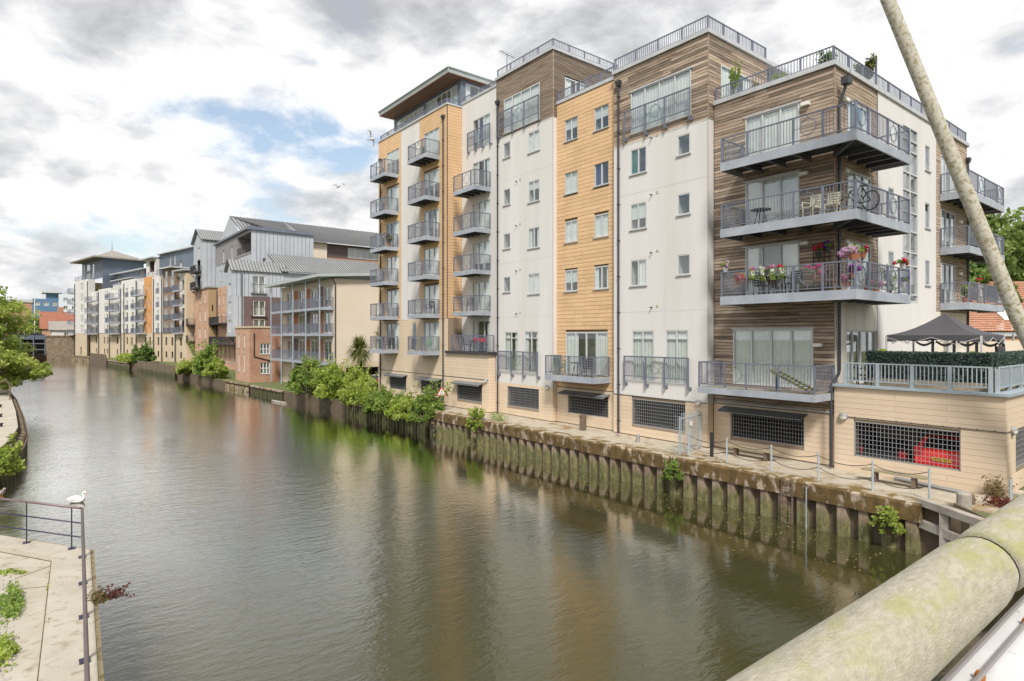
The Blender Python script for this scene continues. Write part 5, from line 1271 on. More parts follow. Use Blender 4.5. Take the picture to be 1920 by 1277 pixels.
for (p, q) in zip(cor, cor[1:]+cor[:1]):
    for i in range(16):
        e = lambda u: (p[0]+(q[0]-p[0])*u, p[1]+(q[1]-p[1])*u)
        dz = lambda u: ze-.25+.10*max(0, 1-abs(u-.5)*2.2)
        a, c = e(i/16), e((i+1)/16); b.quad([(*a, dz(i/16)), (*c, dz((i+1)/16)), (*c, ze), (*a, ze)])
b.build('valance', 'gazebo_cloth', GZ)
for (x, y) in cor: MB().wbox(x-.03, x+.03, y-.03, y+.03, 4.5, ze-.02).build('leg', 'alu', GZ)
b = MB()
for (p, q) in zip(cor, cor[1:]+cor[:1]):
    P = lambda u, z: (p[0]+(q[0]-p[0])*u, p[1]+(q[1]-p[1])*u, z)
    for k in range(2): b.bar(P(k*.5, ze-.08), P(k*.5+.25, ze-.32), .02); b.bar(P(k*.5+.25, ze-.32), P(k*.5+.5, ze-.08), .02)
b.build('truss', 'alu', GZ)
b = MB()
for k in range(4):
    y0, y1 = gy0+.1+k*.72, gy0+.1+k*.72+.62
    for i in range(10):
        f = lambda u: ze-.24-.16*math.sin(math.pi*u)
        b.quad([(gx1-.02, y0+(y1-y0)*i/10, f(i/10)-.05), (gx1-.02, y0+(y1-y0)*(i+1)/10, f((i+1)/10)-.05), (gx1-.02, y0+(y1-y0)*(i+1)/10, f((i+1)/10)+.05), (gx1-.02, y0+(y1-y0)*i/10, f(i/10)+.05)])
    b.wbox(gx1-.05, gx1-.03, y0-.05, y0+.05, 4.6, ze-.2)
b.build('tied_curtain', 'net_cloth', GZ)
SHC = thing('side_sheet', (28.6, 6.3, 4.5), 'dark cloth cover bundled against the right side of the gazebo', 'cover')
b = MB()
for i in range(14):
    for j in range(6):
        def q(i, j): a = i/14; return (27.6+1.0*a, 6.28-.12*math.sin(a*9+j*.6), 4.5+j/6*1.62-.12*math.sin(a*5))
        b.quad([q(i, j), q(i+1, j), q(i+1, j+1), q(i, j+1)])
b.build('cloth', 'gazebo_cloth', SHC, smooth=True)
def ball(loc, r0, pal, label, seed):
    t = thing('topiary_ball', loc, label, 'shrub', 'clipped balls along the terrace hedge'); b = MB(); r_ = random.Random(seed)
    for i in range(900):
        d = Vector((r_.gauss(0, 1), r_.gauss(0, 1), r_.gauss(0, 1))).normalized()*r0*r_.uniform(.85, 1.04); leaf(b, Vector(loc)+Vector((0, 0, r0+.32))+d, .045, r_, r_.choice((0, 1, 2)))
    b.build('foliage', leafm[pal], t); MB().lathe(loc, [(.09, 0), (.12, .28), (.02, .3), (.02, r0+.3)], 10).build('pot', 'iron', t)
ball((24.75, 9.05, 5.28), .15, 'lime', 'bright green clipped ball at the left end of the hedge', 1)
ball((24.75, 7.95, 5.24), .13, 'deep', 'dark brownish clipped ball under the gazebo edge', 2)
ball((24.75, 6.3, 5.24), .15, 'lime', 'bright green clipped ball at the right end of the hedge', 3)

# ------------------------------------------------------------------ cars in the garage
mat('car_red', (0.85, 0.035, 0.025), rough=.25, spec=.6); mat('car_dark', (0.02, 0.022, 0.028), rough=.25, spec=.6); mat('car_silver', (0.5, 0.52, 0.54), rough=.25, metallic=.5)
mat('car_glass', (0.015, 0.018, 0.02), rough=.06, spec=.6); mat('tail_lamp', (0.5, 0.015, 0.02), rough=.15, spec=.6); mat('plate_yellow', (0.75, 0.47, 0.02), rough=.4); mat('tyre', (0.012, 0.012, 0.012), rough=.8)
def textobj(txt, size, m, parent, loc, rx, rz):
    cu = bpy.data.curves.new('lettering', 'FONT'); cu.body = txt; cu.size = size; cu.align_x = 'CENTER'; cu.align_y = 'CENTER'; cu.extrude = .001
    tmp = bpy.data.objects.new('tmp', cu); me = bpy.data.meshes.new_from_object(tmp); bpy.data.objects.remove(tmp); me.materials.clear(); me.materials.append(MATS[m])
    o = bpy.data.objects.new('lettering', me); col.objects.link(o); adopt(o, parent); o.location = loc; o.rotation_euler = (rx, 0, rz); return o
def car(loc, rz, paint, label, plate=None, group=None):
    """Hatchback, rear towards local -X; loc is on the ground under its middle."""
    t = thing('car', loc, label, 'car', group, local=True); t.rotation_euler = (0, 0, rz)
    side_ = [(-1.95, .32), (-2.02, .55), (-1.98, .86), (-1.86, 1.02), (-1.60, 1.38), (-1.2, 1.47), (.15, 1.45), (.95, 1.0), (1.75, .86), (2.0, .62), (2.0, .30)]
    b = MB()
    secs = []
    for (yy, k) in ((-.84, .93), (-.80, .98), (-.55, 1.0), (.55, 1.0), (.80, .98), (.84, .93)):
        secs.append([(x*(.985 if abs(yy) > .82 else 1), yy*(1 if z < 1.0 else 1-(z-1.0)*.36), .3+(z-.3)*k) for x, z in side_])
    n = len(side_)
    for A, B in zip(secs, secs[1:]):
        for i in range(n): j = (i+1) % n; b.quad([A[i], A[j], B[j], B[i]])
    b.quad(secs[0]); b.quad(secs[-1][::-1]); b.build('body', paint, t, smooth=False)
    b = MB(); b.hexa([(-1.885, -.62, 1.03), (-1.885, .62, 1.03), (-1.62, .52, 1.36), (-1.62, -.52, 1.36), (-1.87, -.62, 1.03), (-1.87, .62, 1.03), (-1.6, .52, 1.37), (-1.6, -.52, 1.37)]); b.build('rear_window', 'car_glass', t)
    for sg in (-1, 1):
        MB().hexa([(-1.2, sg*.755, 1.05), (.75, sg*.80, 1.02), (.1, sg*.70, 1.36), (-1.15, sg*.69, 1.39), (-1.2, sg*.80, 1.05), (.75, sg*.83, 1.02), (.1, sg*.73, 1.36), (-1.15, sg*.72, 1.39)]).build('side_window', 'car_glass', t)
        MB().wbox(-2.03, -1.85, sg*.70-.12, sg*.70+.12, .80, 1.05).build('tail_light', 'tail_lamp', t)
        for x in (-1.25, 1.3):
            w = MB().tube([(x, sg*.66, .31), (x, sg*.86, .31)], .31, 16).build('wheel', 'tyre', t); MB().tube([(x, sg*.86, .31), (x, sg*.865, .31)], .19, 12).build('rim', 'car_silver', w)
    MB().wbox(-2.06, -1.9, -.78, .78, .38, .56).build('bumper', paint, t)
    if plate:
        MB().wbox(-2.07, -2.02, -.27, .27, .66, .77).build('number_plate', 'plate_yellow', t); textobj(plate, .10, 'sign_black', t, (-2.073, 0, .715), R(90), R(-90))
    return t
car((25.42, 6.65, 1.60), R(-4), 'car_red', 'glossy red hatchback behind the right half of the garage grille', 'AM67 HHP')
car((25.7, 8.85, 1.30), R(3), 'car_dark', 'dark car behind the left half of the garage grille', 'WO17 BFE')
car((27.6, 55.4, 1.1), R(20), 'car_silver', 'silver car parked beside the cream gable wall')

# ------------------------------------------------------------------ the footbridge we stand on
mat('handrail_wood', (0.46, 0.425, 0.335), (0.34, 0.312, 0.235), 42.0, 0.9, (.5, 1.2, 1.2), bump=.5, bscale=110, bstretch=(.7, 1.6, 1.6), c3=(0.34, 0.335, 0.13), s3=5.5, lo3=.50, hi3=.68, detail=9)
mat('bridge_white', (0.70, 0.70, 0.69), (0.60, 0.60, 0.59), 5, 0.5, c3=(.36, .36, .34), s3=30, lo3=.64, hi3=.70)
mat('rust', (0.38, 0.13, 0.03), rough=.9); mat('wire_steel', (0.36, 0.33, 0.32), rough=.45, metallic=.5)
mat('mast_paint', (0.50, 0.47, 0.40), (0.40, 0.375, 0.29), 6, 0.75, bump=.4, bscale=60, c3=(0.25, 0.225, 0.12), s3=9, lo3=.50, hi3=.62)
FB = thing('footbridge', (8, -1, 1.5), 'footbridge with a thick round timber handrail over white painted steel', 'bridge')
def log(x0, x1, seed):
    r_ = random.Random(seed); b = MB(); n = max(8, int((x1-x0)/.08)); m = 28; rings = []
    for i in range(n+1):
        x = x0+(x1-x0)*i/n; base = len(b.v); e = min(i, n-i); k = (.90, .97, 1.0)[min(e, 2)]
        for j in range(m):
            a = 2*math.pi*j/m; rr = .121*k*(1+.010*math.sin(3*a+x*1.3)+.008*math.sin(x*5+2*a)+.004*math.sin(9*a+x*2)); b.v.append((x, .664+rr*math.cos(a), 5.553+rr*math.sin(a)))
        rings.append(base)
    for A, B in zip(rings, rings[1:]):
        for j in range(m): b.f.append((A+j, A+(j+1) % m, B+(j+1) % m, B+j)); b.m.append(0)
    b.f.append(tuple(rings[0]+j for j in range(m))); b.m.append(0); b.f.append(tuple(rings[-1]+j for j in range(m))[::-1]); b.m.append(0)
    o = b.build('handrail', 'handrail_wood', FB, smooth=True); return o
log(-1.4, 2.70, 1); log(2.715, 6.8, 2); log(6.815, 20.5, 3)
b = MB(); b.wbox(-1.5, 20.6, .32, .60, 5.36, 5.40); b.wbox(-1.5, 20.6, .30, .40, 5.40, 5.425); b.wbox(-1.5, 20.6, .56, .60, 4.3, 5.36); b.build('parapet_plate', 'bridge_white', FB)
for y, z in ((.575, 5.425), (.525, 5.42)): MB().tube([(-1.5, y, z), (20.5, y, z)], .008, 6).build('tie_wire', 'wire_steel', FB)
for x in (1.62, 2.15, 2.68, 3.4, 4.2): MB().lathe((x, .53, 5.40), [(.014, 0), (.014, .018), (.009, .026)], 6).build('bolt', 'rust', FB)
for i in range(8): x = -1+i*2.9; MB().tube([(x, .664, 4.3), (x, .664, 5.45)], .04, 8).build('post', 'bridge_white', FB)
b = MB(); b.wbox(-8, 40, -3.2, .66, 4.0, 4.3); b.build('deck', 'concrete_cap', FB)
b = MB(); b.tube([(23.55, 1.0, -.2+1.5), (22.72, 2.62, 1.5), (21.70, 4.52, 7.0), (19.99, 7.15, 16.4), (18.6, 9.4, 24.5)], [.215, .21, .195, .185, .18], 20)
tag(b.build('bridge_mast', 'mast_paint', smooth=True), 'long leaning weathered steel mast crossing the upper right of the view', 'mast')

# ------------------------------------------------------------------ left bank, near: concrete landing with navy railing
mat('landing_concrete', (0.47, 0.43, 0.355), (0.40, 0.36, 0.285), 1.3, 0.95, bump=.4, bscale=40, c3=(0.29, 0.25, 0.18), s3=4.5, lo3=.55, hi3=.70)
mat('landing_edge', (0.33, 0.27, 0.17), (0.26, 0.20, 0.11), 6, 0.95, bump=.6, bscale=30, c3=(.15, .13, .04), s3=7, lo3=.55, hi3=.65)
mat('sett_stone', (0.46, 0.42, 0.36), (0.36, 0.33, 0.28), 6, 0.9, rnd=.12, bump=.4, bscale=40)
mat('navy_paint', (0.030, 0.028, 0.060), (0.024, 0.022, 0.048), 2, 0.4)
mat('handrail_steel', (0.20, 0.15, 0.15), (0.15, 0.11, 0.115), 2, 0.35, metallic=.3)
ex = lambda y: 1.02-.042*(16.8-y)
LN = thing('landing_stage', (0, 12, 0), 'concrete landing with raised kerb ledge in the lower left corner', 'landing')
far_l = [(1.02, 16.8), (-.73, 19.55), (-4.2, 25.0), (-9, 32)]
top = 1.50; low = 1.38
b = MB()   # ledge: right side and far side
inn = [(ex(-6)-.76, -6), (.26, 16.83), (-.68, 18.34), (-3.9, 23.4), (-9, 31.2)]
out = [(ex(-6)-.07, -6), (ex(16.8)-.07, 16.78), (-.76, 19.47), (-4.2, 24.9), (-9, 31.9)]
for i in range(4):
    A, B, C_, D_ = inn[i], inn[i+1], out[i+1], out[i]
    b.hexa([(*A, .9), (*D_, .9), (*C_, .9), (*B, .9), (*A, top), (*D_, top), (*C_, top), (*B, top)])
b.build('kerb_ledge', 'landing_concrete', LN)
b = MB()
edge = [(ex(-6), -6), (ex(16.8), 16.8), (-.73, 19.55), (-4.2, 25.0), (-9, 32)]
for i in range(4):
    A, B, C_, D_ = out[i], out[i+1], edge[i+1], edge[i]
    b.hexa([(*A, -1), (*D_, -1), (*C_, -1), (*B, -1), (*A, top-.02), (*D_, top-.02), (*C_, top-.02), (*B, top-.02)])
b.build('river_wall', 'landing_edge', LN)
inner = [(-30, -6), (inn[0][0], -6), inn[1], inn[2], inn[3], inn[4], (-30, 40)]
b = MB(); b.quad([(x, y, low) for x, y in inner]); b.build('path_surface', 'landing_concrete', LN)
# slab joints, a dark strip painting shade along the kerb foot, setts with grass
b = MB(); b.bar((.22, 15.2, low+.002), (-.45, 15.45, low+.002), .02, .006); b.bar((.25, 16.55, low+.002), (-.5, 16.0, low+.002), .02, .006); b.bar((inn[0][0]-.012, inn[0][1], low+.003), (inn[1][0]-.012, inn[1][1], low+.003), .03, .01); b.bar((inn[1][0], inn[1][1]-.012, low+.003), (inn[2][0], inn[2][1]-.012, low+.003), .03, .01); b.build('joint_and_kerb_shade', 'earth_and_kerb_shade', LN)
b = MB(); rs = random.Random(9)
for r0 in range(62):
    y = 8.0+r0*.145
    for c0 in range(16):
        x = -.40-.02*(16-y)*0-.012*(y-14)-c0*.19-(.09 if r0 % 2 else 0)+rs.uniform(-.012, .012)
        if x+.085 > -.25: continue
        h = low+rs.uniform(.008, .028); b.hexa([(x-.08, y-.06, low-.02), (x+.08, y-.06, low-.02), (x+.08, y+.06, low-.02), (x-.08, y+.06, low-.02), (x-.072, y-.052, h), (x+.072, y-.052, h), (x+.072, y+.052, h), (x-.072, y+.052, h)])
b.build('setts', 'sett_stone', LN, kind='stuff')
def weeds(name, loc, sx, sy, h, n, pal, label, seed, rot=0.0, cat='weeds', blade=False):
    t = thing(name, loc, label, cat); b = MB(); r_ = random.Random(seed)
    cs = [(r_.gauss(0, .5), r_.gauss(0, .5), r_.uniform(.10, .3), r_.uniform(.4, 1)) for k in range(16)]
    for i in range(int(n*.75)):
        u, v, w, g = r_.choice(cs); q = r_.gauss(0, 1); dx, dy = sx*(u+w*r_.gauss(0, 1)), sy*(v+w*r_.gauss(0, 1)); hh = h*g*r_.uniform(.05, 1)
        leaf(b, Vector((loc[0]+dx, loc[1]+dy, loc[2]+hh)), .05*r_.uniform(.6, 1.3), r_, r_.choice((0, 0, 1, 2)), up=.8)
    b.build('foliage', leafm[pal], t); return t
weeds('weed_patch', (-.42, 14.6, low), .17, .75, .14, 1500, 'green', 'leafy weed patch growing through the setts beside the kerb ledge', 1)
weeds('weed_patch', (-.52, 12.7, low), .2, .8, .14, 1600, 'lime', 'bright weed patch at the lower left edge of the landing', 2)
weeds('weed_patch', (-.5, 16.6, low), .25, .18, .06, 260, 'lime', 'thin weeds in the joints at the far end of the landing', 3)
weeds('weed_tuft', (.2, 15.0, low), .05, .10, .12, 90, 'lime', 'small green tuft at the foot of the kerb ledge', 4)
weeds('weed_tuft', (.14, 13.0, low), .05, .12, .12, 70, 'dry', 'straw coloured tuft at the foot of the kerb ledge', 5)
t = thing('red_leaved_weed', (.95, 13.6, 1.35), 'reddish weed sprouting over the water from the landing edge', 'weeds'); b = MB(); s = MB(); r_ = random.Random(8)
for i in range(16):
    a = r_.uniform(-.7, .9); L_ = r_.uniform(.25, .55); p0 = Vector((.93, 13.6, 1.42)); p1 = p0+Vector((math.cos(a)*L_, math.sin(a)*L_*.9, r_.uniform(-.02, .22))); s.tube([p0, p0.lerp(p1, .5)+Vector((0, 0, .06)), p1], [.006, .004, .002], 4)
    for k in range(16): leaf(b, p0.lerp(p1, .35+.65*k/16)+Vector((r_.gauss(0, .02), r_.gauss(0, .02), .04)), .035, r_, r_.choice((0, 1, 2)))
b.build('foliage', leafm['red'], t); s.build('stems', 'stump_wood', t)
b = MB(); r_ = random.Random(18); [leaf(b, Vector((.90+r_.gauss(0, .07), 13.6+r_.gauss(0, .14), 1.47+abs(r_.gauss(0, .05)))), .05, r_, r_.choice((0, 1, 2))) for i in range(220)]; b.build('dry_foliage', leafm['dry'], t)
def tube_rail(label, pts, posts, name='railing'):
    t = thing(name, (*pts[0], 1.5), label, 'railing', 'navy railings on the landing')
    MB().tube([(*p, 2.48) for p in pts], .027, 10).build('handrail', 'handrail_steel', t, smooth=True)
    for z in (2.14, 1.82): MB().tube([(*p, z) for p in pts], .017, 8).build('rail', 'navy_paint', t, smooth=True)
    for (x, y) in posts:
        q = MB().wbox(x-.012, x+.012, y-.045, y+.045, 1.5, 2.45).build('post', 'navy_paint', t)
        MB().wbox(x-.07, x+.07, y-.09, y+.09, 1.5, 1.515).build('base_plate', 'navy_paint', q)
    return t
rp = lambda y: ex(y)-.22
tube_rail('navy tube railing along the water side of the landing, running towards the camera', [(rp(-4), -4), (rp(16.75), 16.75)], [(rp(y), y) for y in (16.35, 14.6, 12.85, 11.1, 9.35, 7.6, 5.85, 4.1)])
tube_rail('navy tube railing across the far end of the landing', [(rp(16.75)-.03, 16.82), (-.78, 19.1), (-3.9, 23.9)], [(.62, 17.15), (-.2, 18.3), (-1.25, 19.9), (-2.3, 21.5)])

# ------------------------------------------------------------------ left bank beyond
LB = [(-9, 31.6), (-3.4, 32.2), (-1.35, 33.7), (-.95, 37.5), (-.80, 42), (-1.1, 51), (-1.75, 65), (-2.5, 76), (-3.6, 95), (-4.6, 130), (-5.0, 170), (-5.0, 199)]
b = MB(); pts = [(x, y, 1.45) for x, y in LB]
for p, q in zip(pts, pts[1:]):
    b.quad([p, q, (-700, q[1], 1.45), (-700, p[1], 1.45)]); b.quad([(p[0], p[1], -1), (q[0], q[1], -1), q, p], 1)
struct(b.build('left_bank_ground', ['grass_ground', 'earth_and_kerb_shade']))
b = MB()
for p, q in zip(LB[1:7], LB[2:8]): b.quad([(p[0]-.02, p[1], 1.50), (q[0]-.02, q[1], 1.50), (q[0]-3.2, q[1], 1.50), (p[0]-3.2, p[1], 1.50)]); b.quad([(p[0]-.02, p[1], 1.2), (q[0]-.02, q[1], 1.2), (q[0]-.02, q[1], 1.5), (p[0]-.02, p[1], 1.5)])
struct(b.build('towpath', 'landing_concrete'))
LP = thing('fender_pile_row', (-.9, 45, 0), 'row of rounded timber fender piles lining the left bank', 'piles')
for p, q in zip(LB[2:7], LB[3:8]):
    p, q = Vector((*p, 0)), Vector((*q, 0)); n = int((q-p).length/.95)
    for i in range(n): c = p.lerp(q, i/n); MB().lathe((c.x+.16, c.y, -.8), [(.22, 0), (.22, 1.75), (.17, 1.95), (.06, 2.02)], 9).build('pile', 'timber_pile', LP)
b = MB()
for p, q in zip(LB[2:7], LB[3:8]): b.bar((p[0]+.42, p[1], .95), (q[0]+.42, q[1], .95), .05, .12)
b.build('rust_rail', 'rust_dark', LP)
for (x, y, nm) in ((-1.6, 38.2, 'nearest'), (-1.55, 42.5, 'second'), (-1.75, 47.5, 'third'), (-2.0, 54, 'fourth')):
    b = MB(); b.lathe((x, y, 1.5), [(.09, 0), (.08, .12), (.12, .16), (.10, .2)], 8); tag(b.build('mooring_ring', 'iron'), nm+' small black mooring cleat on the left towpath', 'cleat', 'mooring cleats on the towpath')
b = MB(); P = [(-1.75, 60.6, 1.5)]+[(-1.75, 60.6, 2.5)]+[(-1.75, 60.95-.35*math.cos(a), 2.5+.35*math.sin(a)) for a in (.5, 1.1, 1.57, 2.1, 2.7)]+[(-1.75, 61.3, 2.5), (-1.75, 61.3, 1.5)]
P = [(-2.35, 60, 1.4), (-2.35, 60, 2.6)]+[(-2.0-.35*math.cos(a), 60, 2.6+.35*math.sin(a)) for a in (.5, 1.1, 1.57, 2.1, 2.7)]+[(-1.65, 60, 2.6), (-1.65, 60, .2)]
b.tube(P, .05, 8); b.bar((-2.35, 60, 2.1), (-1.65, 60, 2.1), .05); tag(b.build('ladder_hoop', 'rust_dark'), 'rusty hooped ladder handrail on the left bank', 'handrail')

# ------------------------------------------------------------------ trees and bushes
mat('bark', (0.13, 0.10, 0.075), (0.09, 0.07, 0.05), 5, .95, (1, 1, .3), bump=.6)
def tree(loc, h, rad, n, s, pal, label, seed, trunk=.25, zfrac=.35, clumps=60, group=None, name='tree', lean=(0, 0), droop=0.0, drop_to=None):
    r_ = random.Random(seed); t = thing(name, loc, label, 'tree', group); x, y, z = loc; tr = MB(); cr = MB(); c0 = Vector((x+lean[0], y+lean[1], z+h*.62))
    tr.tube([(x, y, z-.2), (x+lean[0]*.2, y+lean[1]*.2, z+h*.25), (x+lean[0]*.6, y+lean[1]*.6, z+h*.55), (x+lean[0], y+lean[1], z+h*.85)], [trunk, trunk*.8, trunk*.5, trunk*.12], 8)
    for i in range(clumps):
        d = Vector((r_.gauss(0, 1), r_.gauss(0, 1), r_.gauss(0, 1))).normalized(); q = r_.uniform(.35, 1.0)
        d = Vector((d.x*rad*q, d.y*rad*q, d.z*h*(1-zfrac)*.5*q)); c = c0+d; c.z -= droop*(d.x**2+d.y**2)/max(rad, .1)
        if drop_to: c.z = max(c.z, drop_to)
        k = rad*r_.uniform(.08, .22); clump(cr, c, k, n//clumps, s, r_, flat=.7)
        if i % 4 == 0: tr.tube([(x+lean[0]*.5, y+lean[1]*.5, z+h*.42), tuple(c0.lerp(c, .5)), tuple(c)], [trunk*.3, trunk*.16, .02], 5)
    cr.build('crown', leafm[pal], t); tr.build('trunk', 'bark', t); return t
tree((-6.6, 71, 1.45), 9.2, 4.9, 34000, .17, 'willow', 'bright feathery tree overhanging the river from the left edge', 31, .3, zfrac=.02, clumps=260, lean=(1.6, -1), droop=.10, drop_to=2.4)
tree((-4.4, 66, 1.45), 3.6, 3.6, 16000, .16, 'willow', 'low spreading tree with bright leaves reaching over the water on the left', 33, .18, zfrac=.0, clumps=150, lean=(1.6, 0), droop=.07, drop_to=2.1)
bush((-1.8, 31.6, .9), (1.3, 1.1, 1.3), 4200, .10, 'lime', 'bright green bush over the water at the left picture edge', 34, 16)
tree((-16, 250, 1.5), 19, 9, 9000, .8, 'tree', 'tall dense tree beyond the far bridge', 35, .5, clumps=130)
tree((-30, 240, 1.5), 15, 10, 8000, .8, 'willow', 'broad pale tree at the far left beyond the bridge', 36, .5, clumps=120)
tree((4, 262, 1.5), 13, 8, 7000, .8, 'tree', 'rounded tree between the far red roofs and the tower', 37, .4, clumps=110)
tree((-45, 300, 1.5), 17, 14, 6000, 1.0, 'deep', 'dark tree behind the pale tree at the far left', 38, .5, clumps=110)
tree((92, 24, 1.5), 21, 8.5, 16000, .42, 'tree', 'tall willowy tree behind the pantiled house', 39, .5, clumps=220)
tree((106, 23, 1.5), 23, 9, 14000, .45, 'green', 'bright green tree right of the pantiled house', 40, .5, clumps=200)
tree((80, 22, 1.5), 14.5, 6, 9000, .35, 'deep', 'dark green tree close behind the red brick chimney', 41, .4, clumps=150)
# leafy bank between the two buildings
gb = 'bushes on the bank below the orange tiled wall'
bush((20.3, 34.7, .5), (1.0, 1.3, 2.5), 8500, .13, 'green', 'upright leafy bush against the end of the concrete quay', 51, 18, gb)
bush((20.5, 38.0, .5), (1.15, 2.2, 1.55), 7500, .12, 'lime', 'pale flowering bush below the first garage grilles', 52, 18, gb)
bush((20.5, 41.8, .5), (1.25, 2.4, 1.75), 7500, .12, 'green', 'spreading bush midway along the leafy bank', 53, 18, gb)
bush((20.6, 45.8, .6), (1.3, 2.4, 2.0), 7500, .12, 'lime', 'lighter bush at the left end of the orange tiled wall', 54, 18, gb)
bush((21.8, 49.4, .9), (1.6, 2.2, 2.6), 5500, .13, 'lime', 'pale flowering scrub beside the parked silver car', 55, 18, gb)
bush((20.6, 51.8, .8), (1.7, 2.2, 3.1), 8000, .15, 'lime', 'large bright lime bush on the bank in front of the cream gable', 56, 20, gb)
bush((20.4, 56.5, .8), (1.7, 2.2, 3.4), 8000, .15, 'green', 'large mid green bush left of the lime bush', 57, 20, gb)
bush((21.2, 62.5, .8), (1.0, 1.6, 1.5), 3000, .13, 'green', 'low bush at the foot of the balcony building', 58, 10)
bush((18.6, 92.0, .7), (1.6, 3.4, 4.3), 8000, .2, 'green', 'tall green bush at the water between annex and warehouse', 59, 20)
bush((18.6, 87.0, .7), (1.3, 2.4, 2.5), 5000, .18, 'lime', 'bright nettle patch beside the tall bush at the annex', 60, 14)
bush((17.0, 98.0, .7), (1.2, 3.0, 2.0), 4000, .18, 'lime', 'low lime scrub left of the tall green bush', 61, 12)
bush((15.8, 131, 1.3), (1.8, 3.0, 3.4), 4000, .26, 'deep', 'dark bush on the quay before the warehouse', 62, 12)
bush((13.8, 143, 1.2), (1.2, 7.0, 1.4), 4500, .26, 'lime', 'grassy scrub strip along the far white block', 63, 18)
bush((14.2, 134, 1.2), (1.2, 2.5, 1.6), 2500, .26, 'lime', 'bright tuft of scrub by the timber piles', 64, 10)
bush((20.15, 28.9, 1.25), (.42, .85, .85), 2600, .09, 'lime', 'yellow green shrub rooted in the quay edge left of the walkway', 65, 10, stems=True, droop=.45)
bush((20.0, 14.9, .75), (.28, .42, .62), 1700, .075, 'green', 'small green shrub growing from the sheet piles midway along', 66, 9, droop=.3)
bush((19.95, 7.15, .45), (.28, .42, .75), 1400, .065, 'lime', 'sparse shrub with dead twigs at the near end of the sheet piles', 67, 9)
weeds('dry_weeds', (22.9, 5.3, 1.5), .25, .35, .75, 500, 'dry', 'straw dry weeds at the terrace corner', 68); weeds('ivy_patch', (22.2, 4.7, 1.5), .7, .5, .2, 900, 'red', 'reddish ground ivy beside the grey corner post', 69)
weeds('low_weeds', (20.9, 27.9, 1.5), .35, .8, .5, 500, 'green', 'thin weeds along the quay edge by the yellow shrub', 70)
# cabbage palms
def palm(loc, h, label, seed, heads):
    t = thing('cabbage_palm', loc, label, 'palm', 'cabbage palms beside the cream gable'); tr = MB(); fo = MB(); r_ = random.Random(seed); x, y, z = loc
    for (dx, dz, n, L_) in heads:
        c = Vector((x+dx, y, z+dz)); tr.tube([(x, y, z-.2), (x+dx*.5, y, z+dz*.6), tuple(c)], [.13, .10, .07], 8)
        for i in range(n):
            a = r_.uniform(0, 6.28); e = r_.uniform(-1.0, 1.35); d = Vector((math.cos(a)*math.cos(e), math.sin(a)*math.cos(e), math.sin(e))); l = L_*r_.uniform(.7, 1.1); sd_ = d.cross(Vector((0, 0, 1))).normalized()*.035
            p1 = c+d*l*.55; p2 = c+d*l+Vector((0, 0, -.32*l*math.cos(e))); m = r_.choice((0, 1, 2)) if e > -.5 else 2
            fo.quad([c-sd_, c+sd_, p1+sd_, p1-sd_], m); fo.quad([p1-sd_, p1+sd_, p2], m)
    fo.build('fronds', leafm['palm'], t); tr.build('trunk', 'bark', t)
palm((24.2, 54.2, 1.1), 4, 'dense headed cabbage palm standing before the cream gable', 1, [(0, 4.0, 620, 1.75), (.1, 2.2, 260, 1.3)])
palm((26.0, 53.4, 1.1), 5, 'thin taller cabbage palm right of the dense one', 2, [(0, 5.2, 200, 1.35)])

# ------------------------------------------------------------------ far end: steel bridge, wall, roofs
mat('old_stone', (0.27, 0.21, 0.15), (0.18, 0.14, 0.095), 1.2, .95, c3=(.36, .29, .22), s3=2.5)
SW = thing('stone_river_wall', (4.5, 198, 0), 'old rubble stone river wall right of the far steel bridge', 'wall'); MB().wbox(1.9, 9.5, 196.5, 200, -1, 6.2).build('wall', 'old_stone', SW); MB().wbox(1.7, 9.6, 196.3, 200.1, 6.2, 6.5).build('coping', 'concrete_cap', SW)
SB = thing('steel_bridge', (-2, 203, 0), 'dark steel road bridge closing the far end of the river', 'bridge')
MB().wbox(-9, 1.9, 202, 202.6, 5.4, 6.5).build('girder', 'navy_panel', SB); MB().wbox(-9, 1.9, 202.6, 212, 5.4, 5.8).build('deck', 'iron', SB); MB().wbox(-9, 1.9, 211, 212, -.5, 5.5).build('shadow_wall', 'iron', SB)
b = MB(); [b.wbox(-9, 1.9, 201.8, 202, z, z+.25) for z in (2.6, 4.2)]; [b.wbox(x-.12, x+.12, 201.7, 201.95, 1.2, 6.4) for x in (-6, -3.4, -.8, 1.6)]; b.build('truss', 'slate_cladding', SB)
railing(SB, [((-9, 202.1), (1.9, 202.1), [('b', 1)]*5)], 6.5, 1.1, 'iron', False, spacing=.3)
mat('brown_roof', (0.23, 0.14, 0.10), (0.19, 0.115, 0.08), 1, .9)
def house(x0, x1, y0, y1, z0, ze, zr, wallm, roofm, label, hip=False, wins=()):
    t = thing('house', ((x0+x1)/2, (y0+y1)/2, z0), label, 'house', 'houses beyond the far bridge'); fr = side(y0); w = MB(); wall(w, fr, x0, x1, z0, ze, wins, room=.6); w.wbox(x0, x0+.1, y0, y1, z0, ze); w.wbox(x1-.1, x1, y0, y1, z0, ze); o = w.build('wall', [wallm, 'iron'], t); simple_windows(o, fr, wins, cols=2)
    b = MB(); n = len(b.v); e = .5; ym = (y0+y1)/2; k = (x1-x0)*.3 if hip else -e
    b.v += [(x0-e, y0-e, ze), (x1+e, y0-e, ze), (x1+e, y1+e, ze), (x0-e, y1+e, ze), (x0+k, ym, zr), (x1-k, ym, zr)]
    for q in ((0, 1, 5, 4), (2, 3, 4, 5), (3, 0, 4), (1, 2, 5), (0, 3, 2, 1)): b.f.append(tuple(n+i for i in q)); b.m.append(0)
    b.build('roof', roofm, t); return t
